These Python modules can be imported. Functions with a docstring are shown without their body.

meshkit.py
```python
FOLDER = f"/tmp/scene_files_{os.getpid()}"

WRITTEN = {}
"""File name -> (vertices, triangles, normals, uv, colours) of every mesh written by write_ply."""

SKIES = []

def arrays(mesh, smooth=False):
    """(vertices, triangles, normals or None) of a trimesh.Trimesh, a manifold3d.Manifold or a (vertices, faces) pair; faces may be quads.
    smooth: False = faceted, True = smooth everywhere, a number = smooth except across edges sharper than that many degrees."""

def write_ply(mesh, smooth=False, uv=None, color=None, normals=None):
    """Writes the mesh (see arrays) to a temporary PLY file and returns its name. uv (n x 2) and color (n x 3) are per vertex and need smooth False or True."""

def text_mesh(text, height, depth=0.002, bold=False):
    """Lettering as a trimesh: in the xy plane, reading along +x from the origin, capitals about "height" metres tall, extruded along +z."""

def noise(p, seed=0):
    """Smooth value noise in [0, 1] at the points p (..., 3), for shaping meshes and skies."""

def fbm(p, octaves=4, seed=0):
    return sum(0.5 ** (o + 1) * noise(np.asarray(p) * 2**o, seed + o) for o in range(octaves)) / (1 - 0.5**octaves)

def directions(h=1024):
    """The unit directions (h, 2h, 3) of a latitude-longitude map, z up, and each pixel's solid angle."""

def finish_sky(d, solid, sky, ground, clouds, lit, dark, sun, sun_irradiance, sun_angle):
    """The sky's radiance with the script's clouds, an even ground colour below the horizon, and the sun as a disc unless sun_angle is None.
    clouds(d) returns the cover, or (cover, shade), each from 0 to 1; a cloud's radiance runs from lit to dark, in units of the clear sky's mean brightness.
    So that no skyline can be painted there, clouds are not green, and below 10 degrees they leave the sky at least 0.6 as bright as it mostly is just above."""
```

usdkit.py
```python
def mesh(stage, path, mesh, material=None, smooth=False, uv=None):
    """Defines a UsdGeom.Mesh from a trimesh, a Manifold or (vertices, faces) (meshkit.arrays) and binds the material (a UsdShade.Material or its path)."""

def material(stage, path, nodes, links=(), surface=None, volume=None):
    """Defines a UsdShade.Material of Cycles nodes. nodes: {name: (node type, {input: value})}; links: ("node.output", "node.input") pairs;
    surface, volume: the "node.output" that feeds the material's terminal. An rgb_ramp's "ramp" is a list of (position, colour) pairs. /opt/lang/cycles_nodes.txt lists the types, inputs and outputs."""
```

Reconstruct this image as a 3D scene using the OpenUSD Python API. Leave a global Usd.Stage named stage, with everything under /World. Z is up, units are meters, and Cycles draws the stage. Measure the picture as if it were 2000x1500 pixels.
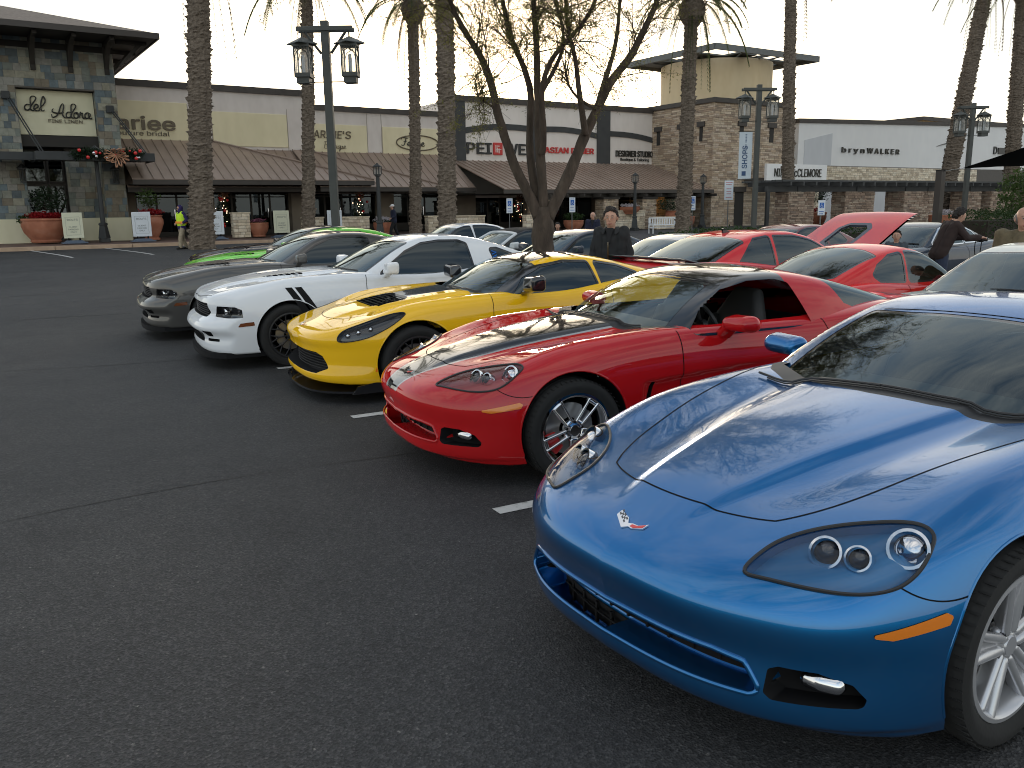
import math, random
import numpy as np, trimesh, shapely, usdkit, meshkit
import manifold3d as m3
from shapely.geometry import Polygon, LineString, Point
from scipy.interpolate import RectBivariateSpline, PchipInterpolator, CubicSpline
from pxr import Usd, UsdGeom, UsdLux, UsdShade, Gf, Sdf, Vt

stage = Usd.Stage.CreateInMemory()
UsdGeom.SetStageUpAxis(stage, 'Z')
UsdGeom.Xform.Define(stage, '/World')
UsdGeom.Scope.Define(stage, '/World/Looks')

# ------------------------------------------------------------------ camera, sky, sun, exposure
CAM_H, CAM_F, CAM_HOR, CAM_ANG, CAM_ROLL = 1.68, 1650.0, 408.0, 61.2, -0.85
EXPOSURE = 1.28
SKY_STRENGTH = 0.15
CLOUD_OWN, CLOUD_WHITE = 0.09, (2.50, 2.42, 2.28)
SUN_EL, SUN_AZ_FROM_X = 6.0, 62.0          # degrees; azimuth measured from +x towards +y
SUN_INTENSITY, SUN_ANGLE = 0.22, 12.0

th_ = math.atan((750 - CAM_HOR) / CAM_F); an_ = math.radians(CAM_ANG); ro_ = math.radians(CAM_ROLL)
F_ = np.array([math.cos(an_), math.sin(an_), 0]); R_ = np.array([math.sin(an_), -math.cos(an_), 0]); Z_ = np.array([0, 0, 1.0])
fw_ = F_ * math.cos(th_) - Z_ * math.sin(th_); up_ = F_ * math.sin(th_) + Z_ * math.cos(th_)
R2_ = R_ * math.cos(ro_) + up_ * math.sin(ro_); U2_ = up_ * math.cos(ro_) - R_ * math.sin(ro_)
cam = UsdGeom.Camera.Define(stage, '/World/camera')
cam.CreateHorizontalApertureAttr(36.0); cam.CreateVerticalApertureAttr(27.0)
cam.CreateFocalLengthAttr(36.0 * CAM_F / 2000.0)
cam.CreateClippingRangeAttr(Gf.Vec2f(0.05, 5000))
cam.CreateExposureAttr(EXPOSURE)
mtx = Gf.Matrix4d(*[float(q) for row in ((*R2_, 0), (*U2_, 0), (*(-fw_), 0), (0, 0, CAM_H, 1)) for q in row])
cam.AddTransformOp().Set(mtx)

sun_dir = np.array([math.cos(math.radians(SUN_EL)) * math.cos(math.radians(SUN_AZ_FROM_X)), math.cos(math.radians(SUN_EL)) * math.sin(math.radians(SUN_AZ_FROM_X)), math.sin(math.radians(SUN_EL))])
sun_rot = math.atan2(sun_dir[0], sun_dir[1])

def mat(name, nodes, links=(), surface='p.BSDF', volume=None):
    return usdkit.material(stage, '/World/Looks/' + name, nodes, links, surface=surface, volume=volume)

sky = UsdLux.DomeLight.Define(stage, '/World/sky')
sky.GetPrim().SetCustomDataByKey('kind', 'structure'); sky.GetPrim().SetCustomDataByKey('label', 'pale bright evening sky with thin streaky clouds'); sky.GetPrim().SetCustomDataByKey('category', 'sky')
skym = mat('sky_look', {
    'sky': ('sky_texture', {'sky_type': 'single_scattering', 'sun_disc': False, 'sun_elevation': math.radians(SUN_EL), 'sun_rotation': sun_rot, 'air_density': 1.0, 'aerosol_density': 1.5, 'ozone_density': 1.0, 'altitude': 400.0}),
    'tc': ('texture_coordinate', {}),
    'sep': ('separate_xyz', {}),
    'zc': ('math', {'math_type': 'maximum', 'value2': 0.06}),
    'dx': ('math', {'math_type': 'divide'}), 'dy': ('math', {'math_type': 'divide'}),
    'cmb': ('combine_xyz', {'z': 0.0}),
    'map': ('mapping', {'rotation': (0, 0, 0.5), 'scale': (0.55, 1.5, 1.0)}),
    'n': ('noise_texture', {'scale': 1.3, 'detail': 7.0, 'roughness': 0.62, 'distortion': 0.5}),
    'cr': ('rgb_ramp', {'ramp': [(0.0, (.03, .03, .03)), (0.42, (.07, .07, .07)), (0.50, (.45, .45, .45)), (0.58, (.82, .82, .82)), (.72, (1, 1, 1))]}),
    'zr': ('map_range', {'from_min': 0.0, 'from_max': 0.62, 'to_min': 0.96, 'to_max': 0.0, 'clamp': True}),
    'mm': ('math', {'math_type': 'maximum'}),
    'hs': ('hsv', {'saturation': 0.35, 'value': CLOUD_OWN}),
    'ad': ('mix', {'mix_type': 'add', 'fac': 1.0, 'color2': CLOUD_WHITE}),
    'mx': ('mix', {}),
    'b': ('background_shader', {'strength': SKY_STRENGTH})},
    [('tc.generated', 'sep.vector'), ('sep.z', 'zc.value1'), ('sep.x', 'dx.value1'), ('zc.value', 'dx.value2'), ('sep.y', 'dy.value1'), ('zc.value', 'dy.value2'),
     ('dx.value', 'cmb.x'), ('dy.value', 'cmb.y'), ('cmb.vector', 'map.vector'), ('map.vector', 'n.vector'), ('n.fac', 'cr.fac'), ('sep.z', 'zr.value'),
     ('cr.color', 'mm.value1'), ('zr.result', 'mm.value2'), ('sky.color', 'hs.color'), ('hs.color', 'ad.color1'),
     ('mm.value', 'mx.fac'), ('sky.color', 'mx.color1'), ('ad.color', 'mx.color2'), ('mx.color', 'b.color')], surface='b.background')
UsdShade.MaterialBindingAPI.Apply(sky.GetPrim()).Bind(skym)
sun = UsdLux.DistantLight.Define(stage, '/World/sun')
sun.CreateIntensityAttr(SUN_INTENSITY); sun.CreateAngleAttr(SUN_ANGLE); sun.CreateNormalizeAttr(True); sun.CreateColorAttr(Gf.Vec3f(1.0, 0.84, 0.66))
sun.AddRotateZOp().Set(SUN_AZ_FROM_X + 90.0); sun.AddRotateXOp().Set(90.0 - SUN_EL)

# ------------------------------------------------------------------ helpers
_count = {}
def numbered(parent, name):
    key = parent + '/' + name
    k = _count.get(key, 0); _count[key] = k + 1
    return key if k == 0 else f'{key}_{k:03d}'
def pathof(parent):
    return '/World' if parent is None else (parent if isinstance(parent, str) else str(parent.GetPath()))
def tag(o, label=None, cat=None, group=None, kind=None):
    for k, v in (('label', label), ('category', cat), ('group', group), ('kind', kind)):
        if v: o.SetCustomDataByKey(k, v)
    return o
def obj(name, mesh, m, parent=None, smooth=False, label=None, cat=None, group=None, kind=None, normals=None):
    path = numbered(pathof(parent), name)
    if normals is not None:
        v, f = mesh[0], mesh[1]
        pm = usdkit.mesh(stage, path, (v, f), m)
        pm.CreateNormalsAttr(Vt.Vec3fArray.FromNumpy(np.asarray(normals, np.float32))); pm.SetNormalsInterpolation('vertex')
    else:
        pm = usdkit.mesh(stage, path, mesh, m, smooth=smooth)
    return tag(pm.GetPrim(), label, cat, group, kind)
def thing(name, label, cat, loc=(0, 0, 0), rz=0, group=None, scale=None):
    x = UsdGeom.Xform.Define(stage, numbered('/World', name))
    x.AddTranslateOp().Set(Gf.Vec3d(*map(float, loc))); x.AddRotateZOp().Set(float(rz))
    if scale: x.AddScaleOp().Set(Gf.Vec3f(*map(float, scale)))
    return tag(x.GetPrim(), label, cat, group)
def dup(src, label, loc, rz=0, group=None, cat=None, scale=None):
    was = src.GetCustomData(); base = src.GetName()
    while base[-4:-3] == '_' and base[-3:].isdigit(): base = base[:-4]
    t = thing(base, label, cat or was.get('category'), loc, rz, group or was.get('group'), scale)
    t.GetReferences().AddInternalReference(src.GetPath()); t.SetInstanceable(True)
    return t
cat_ = trimesh.util.concatenate
def box(x0, x1, y0, y1, z0, z1):
    m = trimesh.creation.box([abs(x1 - x0), abs(y1 - y0), abs(z1 - z0)]); m.apply_translation([(x0 + x1) / 2, (y0 + y1) / 2, (z0 + z1) / 2]); return m
def bbox_(cx, cy, z0, sx, sy, sz): return box(cx - sx / 2, cx + sx / 2, cy - sy / 2, cy + sy / 2, z0, z0 + sz)
def rbox(x0, x1, y0, y1, z0, z1, r=0.02, seg=8):
    s = m3.Manifold.sphere(r, seg)
    xs, ys, zs = (x0 + r, x1 - r), (y0 + r, y1 - r), (z0 + r, z1 - r)
    h = m3.Manifold.batch_hull([s.translate((a, b, c)) for a in xs for b in ys for c in zs])
    m = h.to_mesh(); return trimesh.Trimesh(m.vert_properties[:, :3], m.tri_verts, process=False)
def cyl(p0, p1, r0, r1=None, n=12, cap=True):
    return tube([p0, p1], [r0, r0 if r1 is None else r1], n, cap)
def tube(points, radii, n=8, cap=True):
    p = np.asarray(points, float); k = len(p)
    radii = np.broadcast_to(np.asarray(radii, float), (k,))
    t = np.gradient(p, axis=0) if k > 2 else np.repeat((p[1] - p[0])[None], 2, 0)
    t = t / (np.linalg.norm(t, axis=1, keepdims=True) + 1e-12)
    a = np.cross(t[0], [0, 0, 1.0] if abs(t[0][2]) < 0.9 else [1.0, 0, 0]); a /= np.linalg.norm(a)
    A = []
    for i in range(k):
        a = a - t[i] * (a @ t[i]); a /= np.linalg.norm(a) + 1e-12; A.append(a)
    A = np.array(A); B = np.cross(t, A); ang = np.arange(n) * 2 * np.pi / n
    v = p[:, None] + radii[:, None, None] * (np.cos(ang)[None, :, None] * A[:, None] + np.sin(ang)[None, :, None] * B[:, None])
    v = v.reshape(-1, 3); i, j = np.meshgrid(np.arange(k - 1), np.arange(n), indexing='ij')
    q = np.stack([i * n + j, i * n + (j + 1) % n, (i + 1) * n + (j + 1) % n, (i + 1) * n + j], -1).reshape(-1, 4)
    f = np.vstack([q[:, [0, 1, 2]], q[:, [0, 2, 3]]])
    if cap:
        c0, c1 = len(v), len(v) + 1; v = np.vstack([v, p[0], p[-1]])
        e = np.arange(n); f = np.vstack([f, np.stack([np.full(n, c0), (e + 1) % n, e], 1), np.stack([np.full(n, c1), (k - 1) * n + e, (k - 1) * n + (e + 1) % n], 1)])
    return trimesh.Trimesh(v, f, process=False)
def lathe(profile, n=32, axis='z'):
    pr = np.asarray(profile, float); k = len(pr); ang = np.arange(n) * 2 * np.pi / n
    v = np.stack([pr[:, 0, None] * np.cos(ang), pr[:, 0, None] * np.sin(ang), np.repeat(pr[:, 1, None], n, 1)], -1).reshape(-1, 3)
    i, j = np.meshgrid(np.arange(k - 1), np.arange(n), indexing='ij')
    q = np.stack([i * n + j, i * n + (j + 1) % n, (i + 1) * n + (j + 1) % n, (i + 1) * n + j], -1).reshape(-1, 4)
    m = trimesh.Trimesh(v, np.vstack([q[:, [0, 1, 2]], q[:, [0, 2, 3]]]), process=False)
    if axis == 'y': m.vertices = m.vertices[:, [0, 2, 1]] * [1, 1, 1]; m.faces = m.faces[:, ::-1]
    if axis == 'x': m.vertices = m.vertices[:, [2, 0, 1]]
    return m
def prism(pts, z0, z1):
    m = trimesh.creation.extrude_polygon(pts if isinstance(pts, Polygon) else Polygon(pts), z1 - z0, engine='earcut'); m.apply_translation([0, 0, z0]); return m
def xz_prism(pts, y0, y1):
    """Polygon in the (x, z) plane, extruded along y from y0 to y1."""
    m = trimesh.creation.extrude_polygon(pts if isinstance(pts, Polygon) else Polygon(pts), abs(y1 - y0), engine='earcut')
    v = m.vertices; m = trimesh.Trimesh(np.stack([v[:, 0], max(y0, y1) - v[:, 2], v[:, 1]], 1), m.faces, process=False); return m
def yz_prism(pts, x0, x1):
    m = trimesh.creation.extrude_polygon(pts if isinstance(pts, Polygon) else Polygon(pts), abs(x1 - x0), engine='earcut')
    v = m.vertices; return trimesh.Trimesh(np.stack([v[:, 2] + min(x0, x1), v[:, 0], v[:, 1]], 1), m.faces, process=False)
def text_xz(s, height, x, y, z, depth=0.05, bold=False, squash=1.0, shear=0.0, center=False):
    """Lettering standing in the plane of a wall that faces -y."""
    t = meshkit.text_mesh(s, height, depth, bold); v = np.array(t.vertices); v[:, 0] = (v[:, 0] + shear * v[:, 1]) * squash
    if center: v[:, 0] -= (v[:, 0].min() + v[:, 0].max()) / 2
    return trimesh.Trimesh(np.stack([v[:, 0] + x, y - v[:, 2], v[:, 1] + z], 1), t.faces, process=False)

# ------------------------------------------------------------------ materials
def plain(name, col, rough=0.6, metal=0.0, spec=0.5, coat=0.0, **kw):
    return mat(name, {'p': ('principled_bsdf', {'base_color': col, 'roughness': rough, 'metallic': metal, 'specular_ior_level': spec, 'coat_weight': coat, **kw})})
def noisy(name, stops, scale=4.0, rough=0.8, bump=0.2, bscale=None, detail=5.0, metal=0.0, dist=0.02, spec=0.4, rnd=0.0, coord='tc.object', stretch=(1, 1, 1)):
    nodes = {'tc': ('texture_coordinate', {}), 'map': ('mapping', {'scale': stretch}), 'g': ('geometry', {}),
             'n': ('noise_texture', {'scale': scale, 'detail': detail, 'roughness': 0.6}), 'r': ('rgb_ramp', {'ramp': stops}),
             'nb': ('noise_texture', {'scale': bscale or scale * 4, 'detail': 4.0}), 'bu': ('bump', {'strength': bump, 'distance': dist}),
             'p': ('principled_bsdf', {'roughness': rough, 'metallic': metal, 'specular_ior_level': spec})}
    links = [(coord, 'map.vector'), ('map.vector', 'n.vector'), ('map.vector', 'nb.vector'), ('n.fac', 'r.fac'), ('nb.fac', 'bu.height'), ('bu.normal', 'p.normal')]
    if rnd:
        nodes['oi'] = ('object_info', {}); nodes['mr'] = ('map_range', {'to_min': 1 - rnd, 'to_max': 1 + rnd}); nodes['hs'] = ('hsv', {})
        links += [('oi.random', 'mr.value'), ('mr.result', 'hs.value'), ('r.color', 'hs.color'), ('hs.color', 'p.base_color')]
    else: links.append(('r.color', 'p.base_color'))
    return mat(name, nodes, links)
M = {}
M['black_plastic'] = plain('black_plastic', (0.012, 0.012, 0.013), 0.45)
M['gap'] = plain('gap_black', (0.004, 0.004, 0.004), 0.7, spec=0.1)
M['matt_black'] = plain('matt_black', (0.008, 0.008, 0.009), 0.85, spec=0.2)
M['gloss_black'] = plain('gloss_black', (0.006, 0.006, 0.007), 0.08, coat=1.0, coat_roughness=0.02)
M['chrome'] = plain('chrome', (0.85, 0.85, 0.87), 0.06, 1.0)
M['dark_chrome'] = plain('dark_chrome', (0.25, 0.25, 0.27), 0.08, 1.0)
M['rim_silver'] = noisy('rim_silver', [(0, (0.52, 0.52, 0.54)), (1, (0.6, 0.6, 0.62))], 30, 0.32, 0.02, metal=0.85)
M['rim_black'] = plain('rim_black', (0.012, 0.012, 0.013), 0.3, 0.2)
M['rubber'] = noisy('rubber', [(0, (0.012, 0.012, 0.012)), (1, (0.022, 0.022, 0.022))], 12, 0.75, 0.1, 80, spec=0.3)
M['caliper_red'] = plain('caliper_red', (0.45, 0.012, 0.012), 0.3, coat=0.6)
M['disc'] = plain('brake_steel', (0.32, 0.31, 0.3), 0.35, 0.9)
M['amber'] = mat('amber_lens', {'p': ('principled_bsdf', {'base_color': (0.62, 0.17, 0.012), 'roughness': 0.12, 'coat_weight': 1.0, 'coat_roughness': 0.03})})
M['red_lens'] = mat('red_lens', {'p': ('principled_bsdf', {'base_color': (0.35, 0.008, 0.01), 'roughness': 0.12, 'coat_weight': 1.0})})
M['reflector'] = plain('reflector', (0.9, 0.9, 0.92), 0.12, 1.0)
M['lens_glass'] = mat('lens_glass', {'t': ('transparent_bsdf', {'color': (0.93, 0.95, 0.97)}), 'g': ('glossy_bsdf', {'color': (1, 1, 1), 'roughness': 0.0}), 'fr': ('fresnel', {'IOR': 1.42}), 'm': ('mix_closure', {})},
                      [('fr.fac', 'm.fac'), ('t.BSDF', 'm.closure1'), ('g.BSDF', 'm.closure2')], surface='m.closure')
def glass(name, tint, ior=1.52):
    return mat(name, {'t': ('transparent_bsdf', {'color': tint}), 'g': ('glossy_bsdf', {'color': (.82, .95, 1), 'roughness': 0.0}), 'fr': ('fresnel', {'IOR': ior}), 'm': ('mix_closure', {})},
               [('fr.fac', 'm.fac'), ('t.BSDF', 'm.closure1'), ('g.BSDF', 'm.closure2')], surface='m.closure')
M['glass_clear'] = glass('windscreen_glass', (0.60, 0.72, 0.70), 2.1)
M['glass_tint'] = glass('tinted_glass', (0.10, 0.11, 0.12), 1.95)
M['glass_dark'] = glass('dark_glass', (0.025, 0.027, 0.03), 1.9)
M['leather'] = noisy('black_leather', [(0, (0.012, 0.012, 0.012)), (1, (0.02, 0.02, 0.02))], 40, 0.55, 0.15)
M['grey_trim'] = noisy('grey_interior_trim', [(0, (0.15, 0.15, 0.15)), (1, (0.20, 0.20, 0.195))], 40, 0.7, 0.1)
M['number_plate'] = plain('plate_white', (0.6, 0.62, 0.65), 0.4)
def paint(name, col, metal=0.0, rough=0.45, flake=0.0, edge=None, coat=1.62):
    nodes = {'p': ('principled_bsdf', {'base_color': col, 'metallic': metal, 'roughness': rough, 'specular_ior_level': 0.0}), 'tc': ('texture_coordinate', {}),
             'nd': ('noise_texture', {'scale': 2.6, 'detail': 8.0, 'roughness': .7}), 'dr': ('map_range', {'from_min': .35, 'from_max': .8, 'to_min': 0.0, 'to_max': .012, 'clamp': True}), 'dm': ('diffuse_bsdf', {'color': (.32, .30, .27)}), 'dx': ('mix_closure', {}),
             'np': ('noise_texture', {'scale': 420.0, 'detail': 1.0}), 'bu': ('bump', {'strength': .035, 'distance': .0006}),
             'fr': ('fresnel', {'IOR': coat}), 'g': ('glossy_bsdf', {'color': (1, 1, 1), 'roughness': 0.012}), 'm': ('mix_closure', {})}
    links = [('fr.fac', 'm.fac'), ('p.BSDF', 'dx.closure1'), ('dm.BSDF', 'dx.closure2'), ('tc.object', 'nd.vector'), ('nd.fac', 'dr.value'), ('dr.result', 'dx.fac'), ('dx.closure', 'm.closure1'), ('g.BSDF', 'm.closure2')]
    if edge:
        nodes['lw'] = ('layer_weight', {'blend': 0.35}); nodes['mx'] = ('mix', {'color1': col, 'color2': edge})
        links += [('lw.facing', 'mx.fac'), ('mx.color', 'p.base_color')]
    if flake:
        nodes['wn'] = ('noise_texture', {'scale': 900.0, 'detail': 0.0}); nodes['fb'] = ('bump', {'strength': flake, 'distance': 0.0008}); links += [('tc.object', 'wn.vector'), ('wn.fac', 'fb.height'), ('fb.normal', 'p.normal')]
    for k in ('np', 'bu'): nodes.pop(k)
    return mat(name, nodes, links, surface='m.closure')
PAINT = {
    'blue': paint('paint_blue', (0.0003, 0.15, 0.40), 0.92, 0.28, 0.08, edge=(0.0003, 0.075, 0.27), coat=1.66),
    'red': paint('paint_red', (0.37, 0.006, 0.008), 0.0),
    'yellow': paint('paint_yellow', (0.84, 0.48, 0.010), 0.0),
    'white': paint('paint_white', (0.70, 0.72, 0.75), 0.0),
    'grey': paint('paint_grey', (0.075, 0.072, 0.068), 0.6, 0.4, 0.1),
    'green': paint('paint_green', (0.13, 0.50, 0.035), 0.2, 0.45),
    'black': paint('paint_black', (0.006, 0.006, 0.008), 0.0),
    'navy': paint('paint_dark_blue_grey', (0.02, 0.026, 0.038), 0.4, 0.42),
    'silver': paint('paint_silver', (0.55, 0.57, 0.6), 0.5, 0.42),
    'coral': paint('paint_coral_red', (0.55, 0.022, 0.025), 0.0),
    'signal_red': paint('paint_bright_red', (0.52, 0.014, 0.012), 0.0),
    'cream': paint('paint_pale_cream', (0.68, 0.68, 0.62), 0.0),
}
# ------------------------------------------------------------------ car bodies: smooth blends of a top, side, nose and tail surface, found by casting rays outwards
def smax(a, b, k):
    m = np.maximum(a, b); d = np.abs(a - b)
    return m + k * np.log1p(np.exp(-d / k)) 
def sstep(x, a, b):
    t = np.clip((x - a) / (b - a), 0, 1); return t * t * t * (t * (6 * t - 15) + 10)
class Table:
    def __init__(s, rows, cols, vals, even=False):
        rows, cols, vals = np.array(rows, float), np.array(cols, float), np.array(vals, float)
        if even: vals = np.hstack([vals[:, :0:-1], vals]); cols = np.concatenate([-cols[:0:-1], cols])
        # resample with shape-preserving curves, then a dense smooth spline
        s.r0, s.r1, s.c0, s.c1 = rows[0], rows[-1], cols[0], cols[-1]
        s.sp = RectBivariateSpline(rows, cols, vals, kx=min(3, len(rows) - 1), ky=min(3, len(cols) - 1), s=0)
        R, Cc = np.linspace(s.r0, s.r1, 360), np.linspace(s.c0, s.c1, 200)
        s.g = s.sp(R, Cc); s.nr, s.nc = 359, 199
    def __call__(s, r, c):
        u = np.clip((r - s.r0) / (s.r1 - s.r0), 0, 1) * (s.nr - 1e-6); v = np.clip((c - s.c0) / (s.c1 - s.c0), 0, 1) * (s.nc - 1e-6)
        i, j = u.astype(int), v.astype(int); a, b = u - i, v - j; g = s.g
        return (g[i, j] * (1 - b) + g[i, j + 1] * b) * (1 - a) + (g[i + 1, j] * (1 - b) + g[i + 1, j + 1] * b) * a
class Curve:
    def __init__(s, pts):
        p = np.array(pts, float); f = PchipInterpolator(p[:, 0], p[:, 1]); s.x = np.linspace(p[0, 0], p[-1, 0], 800); s.y = f(s.x)
        k = np.exp(-0.5 * (np.arange(-24, 25) / 9.0) ** 2); k /= k.sum(); s.y = np.convolve(np.pad(s.y, 24, 'reflect', reflect_type='odd'), k, 'valid')
    def __call__(s, x): return np.interp(x, s.x, s.y)

def solve(F, o, d, t1=2.0, n=19):
    """First crossing from inside (F < 0) along the rays."""
    lo, hi = np.zeros(len(o)), np.full(len(o), t1)
    for _ in range(n):
        mid = (lo + hi) / 2; ins = F(o + d * mid[:, None]) < 0
        lo = np.where(ins, mid, lo); hi = np.where(ins, hi, mid)
    return o + d * ((lo + hi) / 2)[:, None]
def normals_of(F, p, e=0.006):
    g = np.stack([F(p + np.eye(3)[k] * e) - F(p - np.eye(3)[k] * e) for k in range(3)], 1)
    return g / (np.linalg.norm(g, axis=1, keepdims=True) + 1e-12)
def shell(F, xa, xb, zc, nl=150, nc=110, ncap=40):
    """Mesh (v, n, f) of F = 0 seen from an axis between xa and xb at height zc; the far half (+y) mirrors the near half."""
    half = np.linspace(-np.pi / 2, np.pi / 2, nc)                   # around the axis, y <= 0 side: from bottom to top
    O, D = [], []
    def fan(x0, sgn, al):
        for a in al:
            O.append(np.stack([np.full(nc, x0), np.zeros(nc), np.full(nc, zc)], 1))
            D.append(np.stack([np.full(nc, sgn * np.sin(a)), -np.cos(a) * np.cos(half), np.cos(a) * np.sin(half)], 1))
    fan(xa, -1, np.linspace(np.pi / 2, 0, ncap, endpoint=False))
    for x in np.linspace(xa, xb, nl):
        O.append(np.stack([np.full(nc, x), np.zeros(nc), np.full(nc, zc)], 1)); D.append(np.stack([np.zeros(nc), -np.cos(half), np.sin(half)], 1))
    fan(xb, 1, np.linspace(np.pi / 2, 0, ncap, endpoint=False)[::-1])
    rows = len(O); O, D = np.vstack(O), np.vstack(D)
    p = solve(F, O, D); nrm = normals_of(F, p)
    i, j = np.meshgrid(np.arange(rows - 1), np.arange(nc - 1), indexing='ij')
    q = np.stack([i * nc + j, (i + 1) * nc + j, (i + 1) * nc + j + 1, i * nc + j + 1], -1).reshape(-1, 4)
    f = np.vstack([q[:, [0, 1, 2]], q[:, [0, 2, 3]]])
    a = np.linalg.norm(np.cross(p[f[:, 1]] - p[f[:, 0]], p[f[:, 2]] - p[f[:, 0]]), axis=1); f = f[a > 1e-10]
    # make the winding agree with the normals
    w = np.einsum('ij,ij->i', np.cross(p[f[:, 1]] - p[f[:, 0]], p[f[:, 2]] - p[f[:, 0]]), nrm[f[:, 0]])
    f[w < 0] = f[w < 0][:, ::-1]
    return p, nrm, f
def mirror(m):
    v, n, f = m; s = np.array([1, -1, 1]); return v * s, n * s, f[:, ::-1]
def join(*ms):
    V, N, Fc, k = [], [], [], 0
    for v, n, f in ms:
        V.append(v); N.append(n); Fc.append(f + k); k += len(v)
    return np.vstack(V), np.vstack(N), np.vstack(Fc)
def both(m): return join(m, mirror(m))
def fan(part):
    if len(part.interiors) == 0:
        c = shapely.get_coordinates(part.exterior)[:-1]; k = len(c)
        if k == 3: return c, np.array([[0, 1, 2]])
        if k < 9:
            e = np.roll(c, -1, 0) - c; e2 = np.roll(e, -1, 0); cr = e[:, 0] * e2[:, 1] - e[:, 1] * e2[:, 0]
            if (cr >= -1e-14).all() or (cr <= 1e-14).all(): return c, np.stack([np.zeros(k - 2, int), np.arange(1, k - 1), np.arange(2, k)], 1)
    return trimesh.creation.triangulate_polygon(part, engine='earcut')
def cut(m, poly, U, V, mask=None):
    """Splits m along the outline of poly, drawn in the plane of the directions U and V. Returns (inside, outside)."""
    v, n, f = m; P = np.stack([v @ np.asarray(U, float), v @ np.asarray(V, float)], 1)
    x0, y0, x1, y1 = poly.bounds; T = P[f]
    near = (T[:, :, 0].max(1) > x0) & (T[:, :, 0].min(1) < x1) & (T[:, :, 1].max(1) > y0) & (T[:, :, 1].min(1) < y1)
    if mask is not None: near &= mask(v[f].mean(1), n[f].mean(1))
    idx = np.nonzero(near)[0]
    if len(idx) == 0: return (v, n, f[:0]), m
    ta, tb_ = T[idx, 1] - T[idx, 0], T[idx, 2] - T[idx, 0]; area = np.abs(ta[:, 0] * tb_[:, 1] - ta[:, 1] * tb_[:, 0]); idx = idx[area > 1e-9]
    tr = shapely.polygons(T[idx]); shapely.prepare(poly)
    inside = shapely.contains_properly(poly, tr); touch = shapely.intersects(poly, tr) & ~inside
    keep_in, keep_out = np.zeros(len(f), bool), np.ones(len(f), bool)
    keep_in[idx[inside]] = True; keep_out[idx[inside]] = False; keep_out[idx[touch]] = False
    tc, ic = tr[touch], idx[touch]
    res = []
    for geoms in (shapely.intersection(tc, poly), shapely.difference(tc, poly)):
        nv, nn, nf, k = [], [], [], 0
        for g, t in zip(geoms, ic):
            A, B, C = P[f[t]]; M2 = np.linalg.inv(np.array([B - A, C - A]).T)
            for part in getattr(g, 'geoms', [g]):
                if part.geom_type != 'Polygon' or part.area < 1e-10: continue
                pv, pf = fan(part)
                bc = (pv - A) @ M2.T; w = np.stack([1 - bc.sum(1), bc[:, 0], bc[:, 1]], 1)
                nv.append(w @ v[f[t]]); nn.append(w @ n[f[t]]); nf.append(np.asarray(pf) + k); k += len(pv)
        if nv:
            nv, nn, nf = np.vstack(nv), np.vstack(nn), np.vstack(nf); nn /= np.linalg.norm(nn, axis=1, keepdims=True) + 1e-12
            w = np.einsum('ij,ij->i', np.cross(nv[nf[:, 1]] - nv[nf[:, 0]], nv[nf[:, 2]] - nv[nf[:, 0]]), nn[nf[:, 0]]); nf[w < 0] = nf[w < 0][:, ::-1]
            res.append((nv, nn, nf))
        else: res.append((np.zeros((0, 3)), np.zeros((0, 3)), np.zeros((0, 3), int)))
    return clean(join((v, n, f[keep_in]), res[0])), clean(join((v, n, f[keep_out]), res[1]))
def clean(m):
    v, n, f = m; u, inv = np.unique(f, return_inverse=True); return v[u], n[u], inv.reshape(-1, 3)
def push(m, d):
    return m[0] + m[1] * d, m[1], m[2]
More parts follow.
